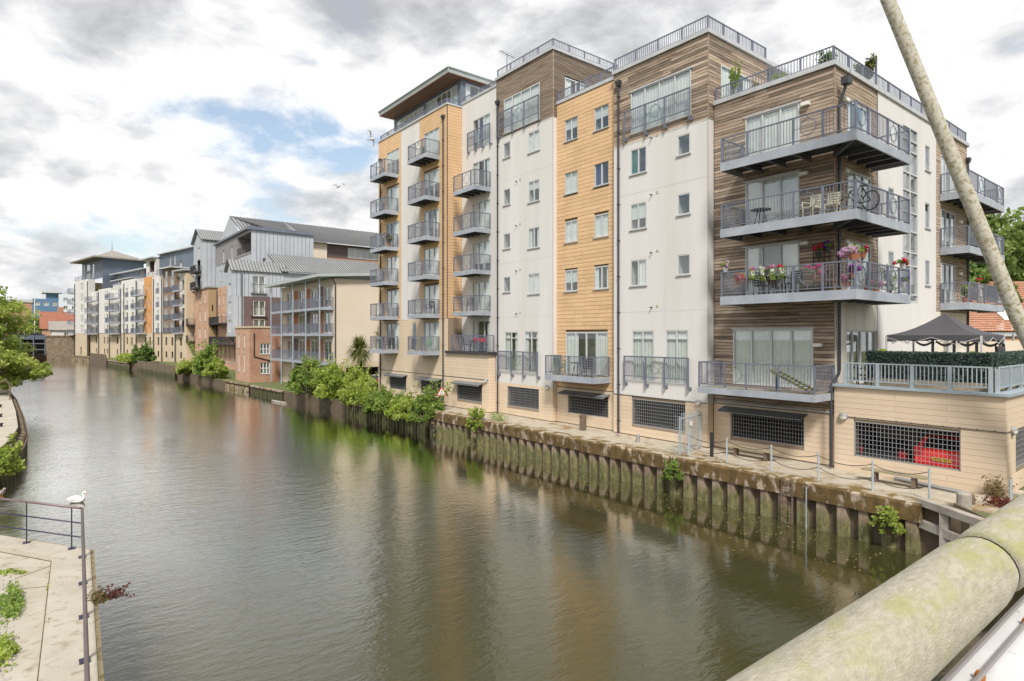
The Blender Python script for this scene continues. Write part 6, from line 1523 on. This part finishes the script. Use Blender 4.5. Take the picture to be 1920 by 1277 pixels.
house(-9.5, -1.2, 222, 230, 1.5, 8.2, 11.0, 'pale_brick', 'brown_roof', 'small hip roofed house left of the flagpole', True, [(-6.4, -4.4, 6.2, 7.8), (-3.9, -2.0, 6.2, 7.8)])
h = house(1.0, 14.0, 234, 246, 1.5, 8.5, 14.0, 'pale_brick', 'red_tile', 'house with a broad red tiled roof and brick chimney near the far bridge'); MB().wbox(5, 6.6, 239.5, 240.7, 12.5, 15.5).build('chimney', 'red_brick', h)
house(3.0, 13.0, 214, 222, 1.5, 8.0, 10.6, 'white_render', 'grey_roof', 'low white house with grey roof beside the far tower', False, [(6, 7, 6.2, 7.4), (8, 9, 6.2, 7.4)])
b = MB(); b.tube([(-.6, 212, 5), (-.6, 212, 16.5)], .12, 6); tag(b.build('flagpole', 'white_frame'), 'thin pale pole standing by the far bridge', 'pole')
mat('far_blue', (0.10, 0.19, 0.31), rough=.5)
FA = thing('far_apartments', (5, 330, 1.5), 'distant blue and white apartment building above the red roofs', 'apartment building')
fF = side(330)
fw_ = [(x, x+1.9, z, z+1.7) for x in (-1, 2.0, 5.0) for z in (19.4, 15.2)]
mat('far_white', (0.62, 0.65, 0.70), rough=.7)
w = MB(); wall(w, fF, -1.8, 7.3, 13, 22.3, fw_, room=.5); o = w.build('wall', ['far_blue', 'room_lining'], FA); simple_windows(o, fF, fw_)
MB().wbox(-11, -1.8, 330, 345, 8, 20.6).build('brick_wing', 'red_brick', FA); MB().wbox(-11.5, -1.5, 329.6, 346, 20.6, 21.8).build('parapet', 'flashing', FA)
w = MB(); fw2 = [(x, x+1.5, z, z+1.5) for x in (9, 12, 15, 18) for z in (21.6, 18, 14.4)]; wall(w, side(329), 7.3, 24, 6, 24.6, fw2, room=.5); o = w.build('white_wing', ['far_white', 'room_lining'], FA); simple_windows(o, side(329), fw2)
MB().wbox(3, 8, 331, 340, 22.3, 25.0).build('penthouse', 'far_blue', FA); MB().wbox(1.5, 8.6, 329.5, 341, 25.0, 25.5).build('roof', 'flashing', FA); MB().wbox(-1.8, 7.3, 329.8, 345, 6, 13).build('ground_storey', 'red_brick', FA)
car((-4.5, 206, 5.8), R(8), 'car_dark', 'dark car on the left of the far steel bridge'); car((-.2, 205.5, 5.8), R(4), 'car_dark', 'dark car on the right of the far steel bridge')

# pantiled house behind the terrace
PH = thing('pantiled_house', (70, 19, 1.5), 'old brick house with an orange pantile roof, skylight and double chimney behind the gazebo', 'house')
ca, sa = .7851, .6194
fH2 = Fr(sa*58+ca*44, ca*58-sa*44, ca, -sa, -sa, -ca)     # faces the camera; s along the eaves
brick_material('garden_brick', (0.45, 0.20, 0.10), (0.38, 0.15, 0.075), (0.5, 0.42, 0.34), patch=(0.5, 0.31, 0.2))
hw2 = [(4, 7, 3.0, 5.2)]
w = MB(); wall(w, fH2, -8, 24, 1.5, 7.0, hw2, room=.6); o = w.build('wall', ['garden_brick', 'room_lining'], PH); simple_windows(o, fH2, hw2, cols=2)
MB().box(fH2, -8.2, 24, 0, .25, 6.35, 6.75).build('eaves_board', 'flashing', PH)
mat('pantile', (0.50, 0.245, 0.155), (0.40, 0.18, 0.11), 1.2, .85, c3=(0.42, 0.29, 0.20), s3=3.5, lo3=.5, hi3=.7)
b = MB(); rows_, cw = 24, .30; depth, rise = 7.2, 5.4
for j in range(rows_):
    za, zb_ = 6.8+rise*j/rows_, 6.8+rise*(j+1)/rows_+.05; ta, tb_ = .45-depth*j/rows_, .45-depth*(j+1)/rows_
    for i in range(int(32/cw)*3):
        s0 = -8.2+i*cw/3; s1 = s0+cw/3; g = lambda s: .07*abs(math.sin(math.pi*(s+8.2)/cw))
        b.quad([fH2.p(s0, ta, za+g(s0)+.05), fH2.p(s1, ta, za+g(s1)+.05), fH2.p(s1, tb_, zb_+g(s1)-.05), fH2.p(s0, tb_, zb_+g(s0)-.05)])
ro = b.build('roof', 'pantile', PH)
sk = MB(); P = fH2.p; sk.hexa([P(4.2, -.9, 7.95), P(6.0, -.9, 7.95), P(6.0, -2.3, 9.0), P(4.2, -2.3, 9.0), P(4.2, -1.0, 8.12), P(6.0, -1.0, 8.12), P(6.0, -2.4, 9.17), P(4.2, -2.4, 9.17)]); sk.build('skylight', 'white_frame', ro)
ch = MB(); ch.box(fH2, -.3, 1.5, -8.2, -7.0, 10.5, 13.4); ch = ch.build('chimney', 'garden_brick', ro)
for s in (.1, 1.1): MB().lathe(P(s, -7.6, 13.4), [(.28, 0), (.24, .6), (.27, .7)], 10).build('chimney_pot', 'pantile', ch)
GWL = thing('garden_wall', (50, 8, 1.5), 'pale rendered garden wall with metal fence behind the gazebo', 'wall'); fr = Fr(sa*42+ca*32, ca*42-sa*32, ca, -sa, -sa, -ca)
MB().box(fr, -2, 22, -.3, 0, 1.5, 6.05).build('wall', 'cream_render', GWL); [MB().box(fr, s, s+.08, -.1, 0, 6.05, 6.6).build('fence_post', 'dark_frame', GWL) for s in (0, 3, 6, 9, 12)]; MB().box(fr, -2, 22, -.08, -.02, 6.5, 6.58).build('fence_rail', 'dark_frame', GWL)

# ------------------------------------------------------------------ balcony furniture and flowers
mat('cream_plastic', (0.66, 0.62, 0.48), rough=.5); mat('black_metal', (0.02, 0.02, 0.022), rough=.5); mat('green_plastic', (0.20, 0.34, 0.22), rough=.5); mat('white_plastic', (0.75, 0.75, 0.73), rough=.4)
mat('slate_blue_cloth', (0.07, 0.085, 0.13), rough=.9); mat('red_cloth', (0.5, 0.03, 0.05), rough=.9); mat('terracotta', (0.40, 0.16, 0.09), rough=.9); mat('tan_wood', (0.36, 0.24, 0.12), rough=.8)
def make_chair(m, slats=True):
    t = thing('garden_chair', (0, 0, 0), 'chair', 'chair', local=True)
    for (x, y) in ((-.2, -.2), (.2, -.2)): MB().wbox(x-.018, x+.018, y-.018, y+.018, 0, .42).build('leg', m, t)
    for x in (-.2, .2): MB().bar((x, .2, 0), (x, .27, .92), .036).build('leg', m, t)
    b = MB(); [b.wbox(-.22, .22, -.22+.09*i, -.15+.09*i, .42, .445) for i in range(5)]; b.wbox(-.22, -.19, -.22, .22, .40, .42); b.wbox(.19, .22, -.22, .22, .40, .42); b.build('seat', m, t)
    b = MB(); [b.bar((-.2, .225+.018*i, .52+.095*i), (.2, .225+.018*i, .52+.095*i), .02, .055) for i in range(5)]; [b.bar((x, .21, .46), (x, .30, .93), .02) for x in (-.12, .12)]; b.build('backrest', m, t)
    for x in (-.23, .23): MB().bar((x, -.22, .64), (x, .24, .66), .04, .025).build('armrest', m, t); 
    for x in (-.23, .23): MB().bar((x, -.2, .42), (x, -.2, .64), .03).build('arm_post', m, t)
    return t
def make_table(m, r=.38, h=.72):
    t = thing('garden_table', (0, 0, 0), 'table', 'table', local=True); MB().lathe((0, 0, h-.03), [(r, 0), (r, .03)], 18).build('top', m, t)
    for a in range(4): c, s = math.cos(a*1.571+.78), math.sin(a*1.571+.78); MB().bar((c*r*.75, s*r*.75, 0), (c*r*.3, s*r*.3, h-.03), .025).build('leg', m, t)
    return t
cg, tg = 'chairs on the balconies', 'tables on the balconies'
def put(root, first, loc, rz, label, group):
    if first: root.location = loc; root.rotation_euler = (0, 0, rz); root['label'] = label; root['group'] = group; return root
    r_ = copy_tree(root, loc, rz, label); r_['group'] = group; return r_
CC = make_chair('cream_plastic')
put(CC, True, (22.35, 10.55, 10.68), R(-100), 'cream slatted chair behind the ring panel, second balcony from the top', cg)
put(CC, False, (22.45, 9.85, 10.68), R(-80), 'cream slatted chair nearer the corner, second balcony from the top', cg)
BC = make_chair('black_metal')
put(BC, True, (22.5, 12.6, 7.96), R(90), 'black lattice chair left of the table on the flower balcony', cg)
put(BC, False, (22.5, 11.3, 7.96), R(-90), 'black lattice chair right of the table on the flower balcony', cg)
put(BC, False, (22.9, 33.9, 5.38), R(60), 'black chair on the long low terrace railing corner', cg)
put(BC, False, (22.9, 32.3, 5.38), R(-60), 'black chair by the red cloth on the low terrace', cg)
put(BC, False, (21.8, 43.3, 5.28), R(200), 'dark chair on the lowest balcony of the left column', cg)
put(BC, False, (24.0, 9.4, 4.52), R(30), 'dark chair by the white door on the terrace', cg)
put(BC, False, (22.0, 37.3, 7.94), R(180), 'dark armchair on the second lowest middle column balcony', cg)
put(BC, False, (22.9, 33.6, 8.03), R(150), 'dark chair on the second lowest right column balcony', cg)
put(BC, False, (22.55, 22.1, 4.26), R(-60), 'dark chair right of the table on the orange wall balcony', cg)
GC = make_chair('green_plastic')
put(GC, True, (22.5, 24.3, 4.26), R(100), 'lower pale green chair of the stacked pair on the orange wall balcony', cg)
put(GC, False, (22.48, 24.25, 4.38), R(98), 'upper pale green chair of the stacked pair on the orange wall balcony', cg)
put(GC, False, (21.9, 37.4, 5.28), R(150), 'pale green chair on the lowest middle column balcony', cg)
TB = make_table('black_metal')
put(TB, True, (22.45, 11.95, 7.96), 0, 'round black table on the flower balcony', tg)
put(TB, False, (22.9, 33.1, 5.38), 0, 'round dark table on the long low terrace', tg)
put(TB, False, (22.55, 22.95, 4.26), 0, 'dark table on the orange wall balcony', tg)
put(TB, False, (22.5, 12.6, 10.68), 0, 'dark table behind the bars, second balcony from the top', tg)
tag(MB().wbox(22.75, 22.8, 31.6, 33.0, 6.0, 6.25).build('red_towel', 'red_cloth'), 'red cloth hung over the back of the low terrace furniture', 'cloth')
tag(MB().wbox(21.5, 21.55, 44.0, 44.5, 5.4, 6.25).build('windbreak', 'slate_blue_cloth'), 'dark blue windbreak on the lowest balcony of the left column', 'windbreak')
tag(MB().wbox(21.4, 21.46, 38.4, 38.9, 5.4, 6.2).build('storage_box', 'slate_blue_cloth'), 'tall dark storage box on the lowest middle column balcony', 'box')
# leaning slatted lounger on the lowest timber-front balcony
LO = thing('slatted_lounger', (22.4, 11.2, 4.28), 'mossy slatted lounger leaning in the lowest balcony of the timber front', 'lounger')
mat('mossy_slat', (0.20, 0.19, 0.07), (0.12, 0.12, 0.045), 9, .9)
for sx in (-.26, .26): MB().bar((22.3+sx, 11.95, 5.05), (22.3+sx, 10.45, 4.34), .05, .07).build('side_rail', 'mossy_slat', LO)
for i in range(11): k = i/10; MB().bar((22.02, 11.95-1.5*k, 5.10-.71*k), (22.58, 11.95-1.5*k, 5.10-.71*k), .10, .025).build('slat', 'mossy_slat', LO)
MB().bar((22.3, 11.85, 4.28), (22.3, 11.85, 4.98), .06).build('prop', 'slate_blue_cloth', LO)
# bicycle
BK = thing('bicycle', (22.3, 9.2, 10.68), 'bicycle leaning in the corner of the second balcony from the top', 'bicycle'); fb = Fr(22.5, 9.0, .35, .94, -.94, .35)
for s in (-.5, .5):
    w = MB().ring(fb, s, 0, 11.02, .32, .02, 24).build('wheel', 'tyre', BK); q = MB(); [q.bar(fb.p(s, 0, 11.02), fb.p(s+.31*math.cos(a), 0, 11.02+.31*math.sin(a)), .004) for a in [k*.52 for k in range(12)]]; q.build('spokes', 'alu', w)
b = MB(); pts = dict(bb=(-.05, 11.0), st=(-.2, 11.5), hd=(.35, 11.52), hub=(-.5, 11.02), fr=(.5, 11.02))
for a, c in (('bb', 'st'), ('bb', 'hd'), ('st', 'hd'), ('bb', 'hub'), ('st', 'hub'), ('hd', 'fr')): b.bar(fb.p(pts[a][0], 0, pts[a][1]), fb.p(pts[c][0], 0, pts[c][1]), .03)
b.build('frame', 'black_metal', BK); MB().bar(fb.p(-.32, 0, 11.58), fb.p(-.1, 0, 11.6), .12, .05).build('saddle', 'black_metal', BK); MB().bar(fb.p(.33, -.26, 11.66), fb.p(.33, .26, 11.66), .03).build('handlebar', 'black_metal', BK)
# flowers
def petals(name, c):
    for i, k in enumerate((1.0, .72, 1.18)): mat(f'{name}_{i}', tuple(min(.95, q*k) for q in c), rough=.6, subsurf=True)
    return [f'{name}_{i}' for i in range(3)]
PET = dict(pink=petals('pink', (0.72, 0.30, 0.50)), red=petals('red_petal', (0.72, 0.03, 0.10)), magenta=petals('magenta', (0.65, 0.03, 0.25)), violet=petals('violet', (0.42, 0.07, 0.52)), purple=petals('purple', (0.17, 0.06, 0.42)), lilac=petals('lilac', (0.72, 0.48, 0.66)), white=petals('white_petal', (.8, .8, .75)))
def flowers(loc, r, h, colr, label, seed, n=170, pot='terracotta', potr=None, trail=0.0, nm='flower_pot', leafn=120):
    t = thing(nm, loc, label, 'flowers', 'flowers on the corner balcony'); r_ = random.Random(seed); x, y, z = loc; fl = MB(); lf = MB(); pr = potr or r*.55
    if pot: MB().lathe((x, y, z), [(pr*.7, 0), (pr, .18), (pr*1.05, .2)], 10).build('pot', pot, t)
    z0 = z+(.2 if pot else 0)
    hubs = [Vector((x+r*r_.gauss(0, .5), y+r*r_.gauss(0, .5), z0+h*r_.uniform(.05, .8))) for k in range(7)]
    for i in range(leafn):
        d = Vector((r_.gauss(0, 1), r_.gauss(0, 1), abs(r_.gauss(0, 1))*.6)); d = d.normalized()*r*r_.uniform(.3, .95); d.z -= trail*r_.random()
        leaf(lf, Vector((x, y, z0+h*.2))+d, .06, r_, r_.choice((0, 1, 2)))
    for i in range(n):
        d = Vector((r_.gauss(0, 1), r_.gauss(0, 1), r_.gauss(.25, 1))).normalized(); hub = hubs[i % len(hubs)]; c = hub+d*r*r_.uniform(.18, .42); nn = d; a = nn.orthogonal().normalized(); e = nn.cross(a); s = .042*r_.uniform(.6, 1.2); mi = r_.choice((0, 0, 1, 2))
        fl.quad([c+(a*math.cos(q)+e*math.sin(q))*s+nn*.01*((k % 2)*2-1) for k, q in enumerate([j*1.0472 for j in range(6)])], mi)
    lf.build('foliage', leafm['green'], t); fl.build('blossom', PET[colr], t); return t
zf = 7.98
flowers((21.85, 13.75, zf+1.0), .22, .22, 'lilac', 'lilac pink petunias on the left end of the flower balcony rail', 1, 150, pot='white_plastic', potr=.1)
flowers((22.05, 13.25, zf+.45), .30, .24, 'red', 'coral red geraniums behind the left ring panel', 2, 150)
for i, y in enumerate((12.45, 12.05, 11.65, 11.3)): flowers((21.62, y, zf+.72), .15, .15, ['pink', 'white', 'pink', 'red'][i], ['first', 'second', 'third', 'fourth'][i]+' white rail pot with trailing lime leaves, counted from the left', 10+i, 22, 'white_plastic', .09, .45, 'rail_pot', 110)
flowers((22.35, 10.35, zf+.42), .27, .52, 'magenta', 'large magenta hanging basket behind the middle ring panel', 5, 260, 'terracotta', .16)
flowers((23.0, 10.6, zf+1.38), .22, .34, 'red', 'bright red basket on the black wall trellis', 6, 170, 'black_metal', .12)
flowers((23.05, 10.28, zf+1.5), .15, .26, 'purple', 'deep purple petunias beside the red wall basket', 7, 110, 'black_metal', .09)
flowers((22.05, 8.95, zf+1.02), .34, .34, 'lilac', 'big lilac pink mound of blossom at the balcony corner', 8, 330, 'terracotta', .2)
flowers((22.9, 9.0, zf+1.15), .16, .26, 'red', 'dark red blooms behind the lilac mound at the corner', 18, 90, 'terracotta', .1)
flowers((22.2, 9.25, zf+.12), .24, .28, 'pink', 'pink striped petunias low at the balcony corner', 9, 140)
flowers((22.1, 9.0, zf+.42), .25, .22, 'violet', 'violet trailing petunias below the lilac mound', 19, 170, 'terracotta', .12)
flowers((22.25, 8.98, zf+.70), .11, .42, 'magenta', 'upright magenta flower spike inside the corner post', 20, 90, None)
flowers((23.0, 8.95, zf+.02), .16, .24, 'red', 'red pot of flowers right of the corner post', 21, 80)
flowers((26.3, 8.92, zf+1.0), .22, .20, 'red', 'red and pink pot on the right end of the flower balcony rail', 22, 130, 'white_plastic', .1)
flowers((26.3, 8.9, zf+.30), .17, .22, 'purple', 'purple petunia low at the right end of the flower balcony', 23, 70, 'white_plastic', .1)
flowers((24.3, 9.1, zf+.02), .22, .2, 'pink', 'low pink planter behind the dense right hand bars', 24, 80)
bush((25.2, 8.95, zf), (.22, .18, .95), 700, .06, 'green', 'white and green climber filling the right ring panel', 71, 6, 'plants on the corner balcony', 'potted_plant', 'plant')
TR = thing('wall_trellis', (23.25, 10.6, zf+.2), 'black square wall trellis behind the red basket', 'trellis')
for y in (10.3, 10.5, 10.7, 10.9): MB().wbox(23.24, 23.27, y-.012, y+.012, zf+.2, zf+1.9).build('upright', 'black_metal', TR)
for z in (.25, .8, 1.35, 1.88): MB().wbox(23.21, 23.24, 10.28, 10.92, zf+z, zf+z+.025).build('crossbar', 'black_metal', TR)
# plants elsewhere
def pot_plant(loc, h, r, pal, label, seed, n=500, s=.07, pot='terracotta'):
    t = thing('potted_plant', loc, label, 'plant', 'potted plants on balconies and roofs'); b = MB(); r_ = random.Random(seed); x, y, z = loc; MB().lathe(loc, [(.12, 0), (.16, .26), (.17, .28)], 10).build('pot', pot, t); st = MB()
    for i in range(10):
        a = r_.uniform(0, 6.28); q = r_.uniform(.2, 1)*r; e = Vector((x+q*math.cos(a), y+q*math.sin(a), z+.25+(h-.25)*r_.uniform(.5, 1))); st.tube([(x, y, z+.2), tuple(e)], [.012, .004], 4)
        for k in range(n//10): leaf(b, Vector((x, y, z+.25)).lerp(e, r_.uniform(.35, 1.05))+Vector((r_.gauss(0, .05), r_.gauss(0, .05), r_.gauss(0, .05))), s, r_, r_.choice((0, 1, 2)))
    b.build('foliage', leafm[pal], t); st.build('stems', 'stump_wood', t)
pot_plant((24.0, 14.7, 16.68), 1.75, .35, 'green', 'tall climbing plant against the roof terrace window', 1, 420)
pot_plant((25.2, 14.4, 16.68), .9, .3, 'deep', 'bushy plant on the roof terrace behind the railing', 2, 420)
pot_plant((24.6, 13.0, 16.68), .8, .3, 'green', 'small shrub on the roof terrace beside the railing', 3, 350)
pot_plant((27.4, 10.7, 16.68), 1.45, .55, 'palm', 'spiky yellow green plant on the roof edge of the corner', 4, 900, .10)
pot_plant((24.0, 10.75, 16.68), .7, .3, 'deep', 'low shrub by the front corner of the roof terrace', 8, 350)
pot_plant((21.8, 43.3, 13.4), 1.0, .42, 'palm', 'arching potted palm on a left column balcony', 5, 600, .12)
pot_plant((21.9, 38.2, 19.2), .9, .22, 'green', 'slim potted shrub on the topmost middle column balcony', 6, 300)
pot_plant((35.8, 9.4, 8.0), .95, .25, 'green', 'green plant behind the bars of the lowest right hand balcony', 7, 400)
flowers((36.3, 9.3, 8.02), .2, .22, 'red', 'red flowers on the lowest right hand balcony', 31, 90); flowers((37.0, 9.2, 8.9), .16, .2, 'red', 'red bloom at the corner of the lowest right hand balcony', 32, 60)
SCN = thing('roof_screen', (26, 14, 16.68), 'open metal frame of the wind screen on the corner roof', 'screen')
for (x, y) in ((27.6, 14.3), (28.0, 10.5)): MB().wbox(x-.04, x+.04, y-.04, y+.04, 16.68, 18.2).build('post', 'rail_metal', SCN)
MB().bar((26.6, 14.3, 17.9), (27.6, 14.3, 18.15), .06).build('rail', 'rail_metal', SCN); MB().bar((27.0, 10.5, 17.9), (28.0, 10.5, 18.15), .06).build('rail', 'rail_metal', SCN)

# ------------------------------------------------------------------ birds
mat('gull_white', (0.72, 0.69, 0.66), (0.58, 0.55, 0.52), 12, .8); mat('beak', (0.75, 0.32, 0.06), rough=.5); mat('swan_white', (0.85, 0.84, 0.80), rough=.8); mat('pigeon_grey', (0.36, 0.28, 0.27), (0.26, 0.21, 0.21), 20, .8)
def loft(b, path, rad, n=10, mi=0):
    """one closed skin along a path; rad holds (half width, half height)"""
    path = [Vector(p) for p in path]; rings = []
    for i, p in enumerate(path):
        d = (path[min(i+1, len(path)-1)]-path[max(i-1, 0)]).normalized(); x = Vector((0, 1, 0)); x = (x-d*x.dot(d)).normalized(); y = d.cross(x); base = len(b.v)
        for k in range(n): a = 2*math.pi*k/n; b.v.append(tuple(p+x*math.cos(a)*rad[i][0]+y*math.sin(a)*rad[i][1]))
        rings.append(base)
    for A, B in zip(rings, rings[1:]):
        for k in range(n): b.f.append((A+k, A+(k+1) % n, B+(k+1) % n, B+k)); b.m.append(mi)
    b.f.append(tuple(rings[0]+k for k in range(n))[::-1]); b.m.append(mi); b.f.append(tuple(rings[-1]+k for k in range(n))); b.m.append(mi); return b
def gull(loc, rz, label, up=.22, roll=0.0):
    b = MB(); loft(b, [(-.30, 0, .0), (-.22, 0, .0), (-.08, 0, 0), (.08, 0, 0), (.2, 0, .02), (.26, 0, .03), (.31, 0, .03)], [(.05, .008), (.04, .025), (.07, .06), (.075, .065), (.045, .04), (.04, .04), (.012, .012)])
    for s in (-1, 1):
        secs = [(.0, .10, .11, -.02), (.22, up*.75, .10, .02), (.38, up, .085, .03), (.60, up*.55, .05, -.06), (.74, up*.15, .008, -.14)]
        base = []
        for (y, z, c, x) in secs:
            q = len(b.v); b.v += [(x+c, s*(y+.04), z), (x, s*(y+.04), z+.012), (x-c, s*(y+.04), z), (x, s*(y+.04), z-.010)]; base.append(q)
        for A, B in zip(base, base[1:]):
            for k in range(4): b.f.append((A+k, A+(k+1) % 4, B+(k+1) % 4, B+k)); b.m.append(0)
    o = b.build('gull', 'gull_white'); m = o.modifiers.new('skin', 'REMESH'); m.mode = 'VOXEL'; m.voxel_size = .014; m.use_smooth_shade = True
    o.location = loc; o.rotation_euler = (roll, R(-8), rz); tag(o, label, 'bird', 'gulls in flight'); return o
gull((17.7, 43.4, 17.55), R(-75), 'gull gliding against the white cloud left of the balconies', .20, R(18)); gull((18.3, 39.0, 20.1), R(-40), 'gull banking beside the upper left corner of the orange wall', .30, R(-35))
SWN = thing('swan', (1.2, 28.5, 0), 'white swan resting on the water beyond the landing railing', 'swan', local=True)
loft(b := MB(), [(-.56, 0, .20), (-.46, 0, .17), (-.25, 0, .13), (.0, 0, .11), (.2, 0, .11), (.31, 0, .16), (.37, 0, .26), (.36, 0, .37), (.30, 0, .46), (.30, 0, .53), (.36, 0, .58), (.43, 0, .55), (.48, 0, .49)], [(.02, .015), (.09, .05), (.20, .14), (.24, .17), (.20, .16), (.11, .11), (.06, .06), (.045, .045), (.04, .04), (.042, .042), (.05, .05), (.045, .045), (.03, .03)], 14)
b.build('body', 'swan_white', SWN, smooth=True); loft(b := MB(), [(.47, 0, .50), (.53, 0, .44), (.57, 0, .41)], [(.026, .022), (.022, .012), (.01, .006)], 8); b.build('beak', 'beak', SWN)
for s in (-1, 1): loft(b := MB(), [(.16, s*.14, .18), (.0, s*.20, .22), (-.25, s*.17, .24), (-.5, s*.06, .25)], [(.03, .04), (.06, .10), (.05, .09), (.01, .01)], 10); b.build('wing', 'swan_white', SWN, smooth=True)
SWN.rotation_euler = (0, 0, R(-32)); SWN.scale = (.68, .68, .68)
def pigeon(loc, rz, label):
    t = thing('pigeon', loc, label, 'bird', local=True); t.rotation_euler = (0, 0, rz)
    loft(b := MB(), [(-.19, 0, .10), (-.12, 0, .11), (-.02, 0, .13), (.06, 0, .16), (.10, 0, .21), (.12, 0, .24), (.15, 0, .24), (.175, 0, .23)], [(.03, .008), (.035, .025), (.06, .055), (.055, .055), (.03, .03), (.028, .028), (.018, .018), (.004, .004)], 10); b.build('body', 'pigeon_grey', t, smooth=True)
    for s in (-1, 1): MB().bar((.0, s*.025, 0), (.0, s*.025, .09), .01).build('leg', 'beak', t)
pigeon((-.68, 18.93, 2.50), R(-60), 'brownish bird perched on the far landing railing at the left edge'); pigeon((21.95, 19.6, 1.5), R(120), 'grey pigeon standing on the gravel walkway near the short bollard')
# leaves drifting on the water by the wall
mat('drift_leaf', (0.34, 0.30, 0.09), (0.24, 0.17, 0.06), 5, .8)
b = MB(); r_ = random.Random(77)
for i in range(520):
    y = r_.uniform(7, 31); x = 20.0-abs(r_.gauss(0, 1.6))-.02; s = r_.uniform(.02, .055); a = r_.uniform(0, 3.1); c, d = math.cos(a)*s, math.sin(a)*s
    b.quad([(x-c, y-d, .006), (x+d*.5, y-c*.5, .008), (x+c, y+d, .006), (x-d*.5, y+c*.5, .008)])
o = b.build('drifting_leaves', 'drift_leaf'); tag(o, 'yellow leaves drifting on the dark water beside the quay wall', 'leaves', kind='stuff')
b = MB(); b.tube([(18.3, 57.5, .03), (18.0, 60.5, .05)], [.14, .11], 8); tag(b.build('drift_log', 'weathered_wood'), 'pale log floating by the lime bush', 'log')
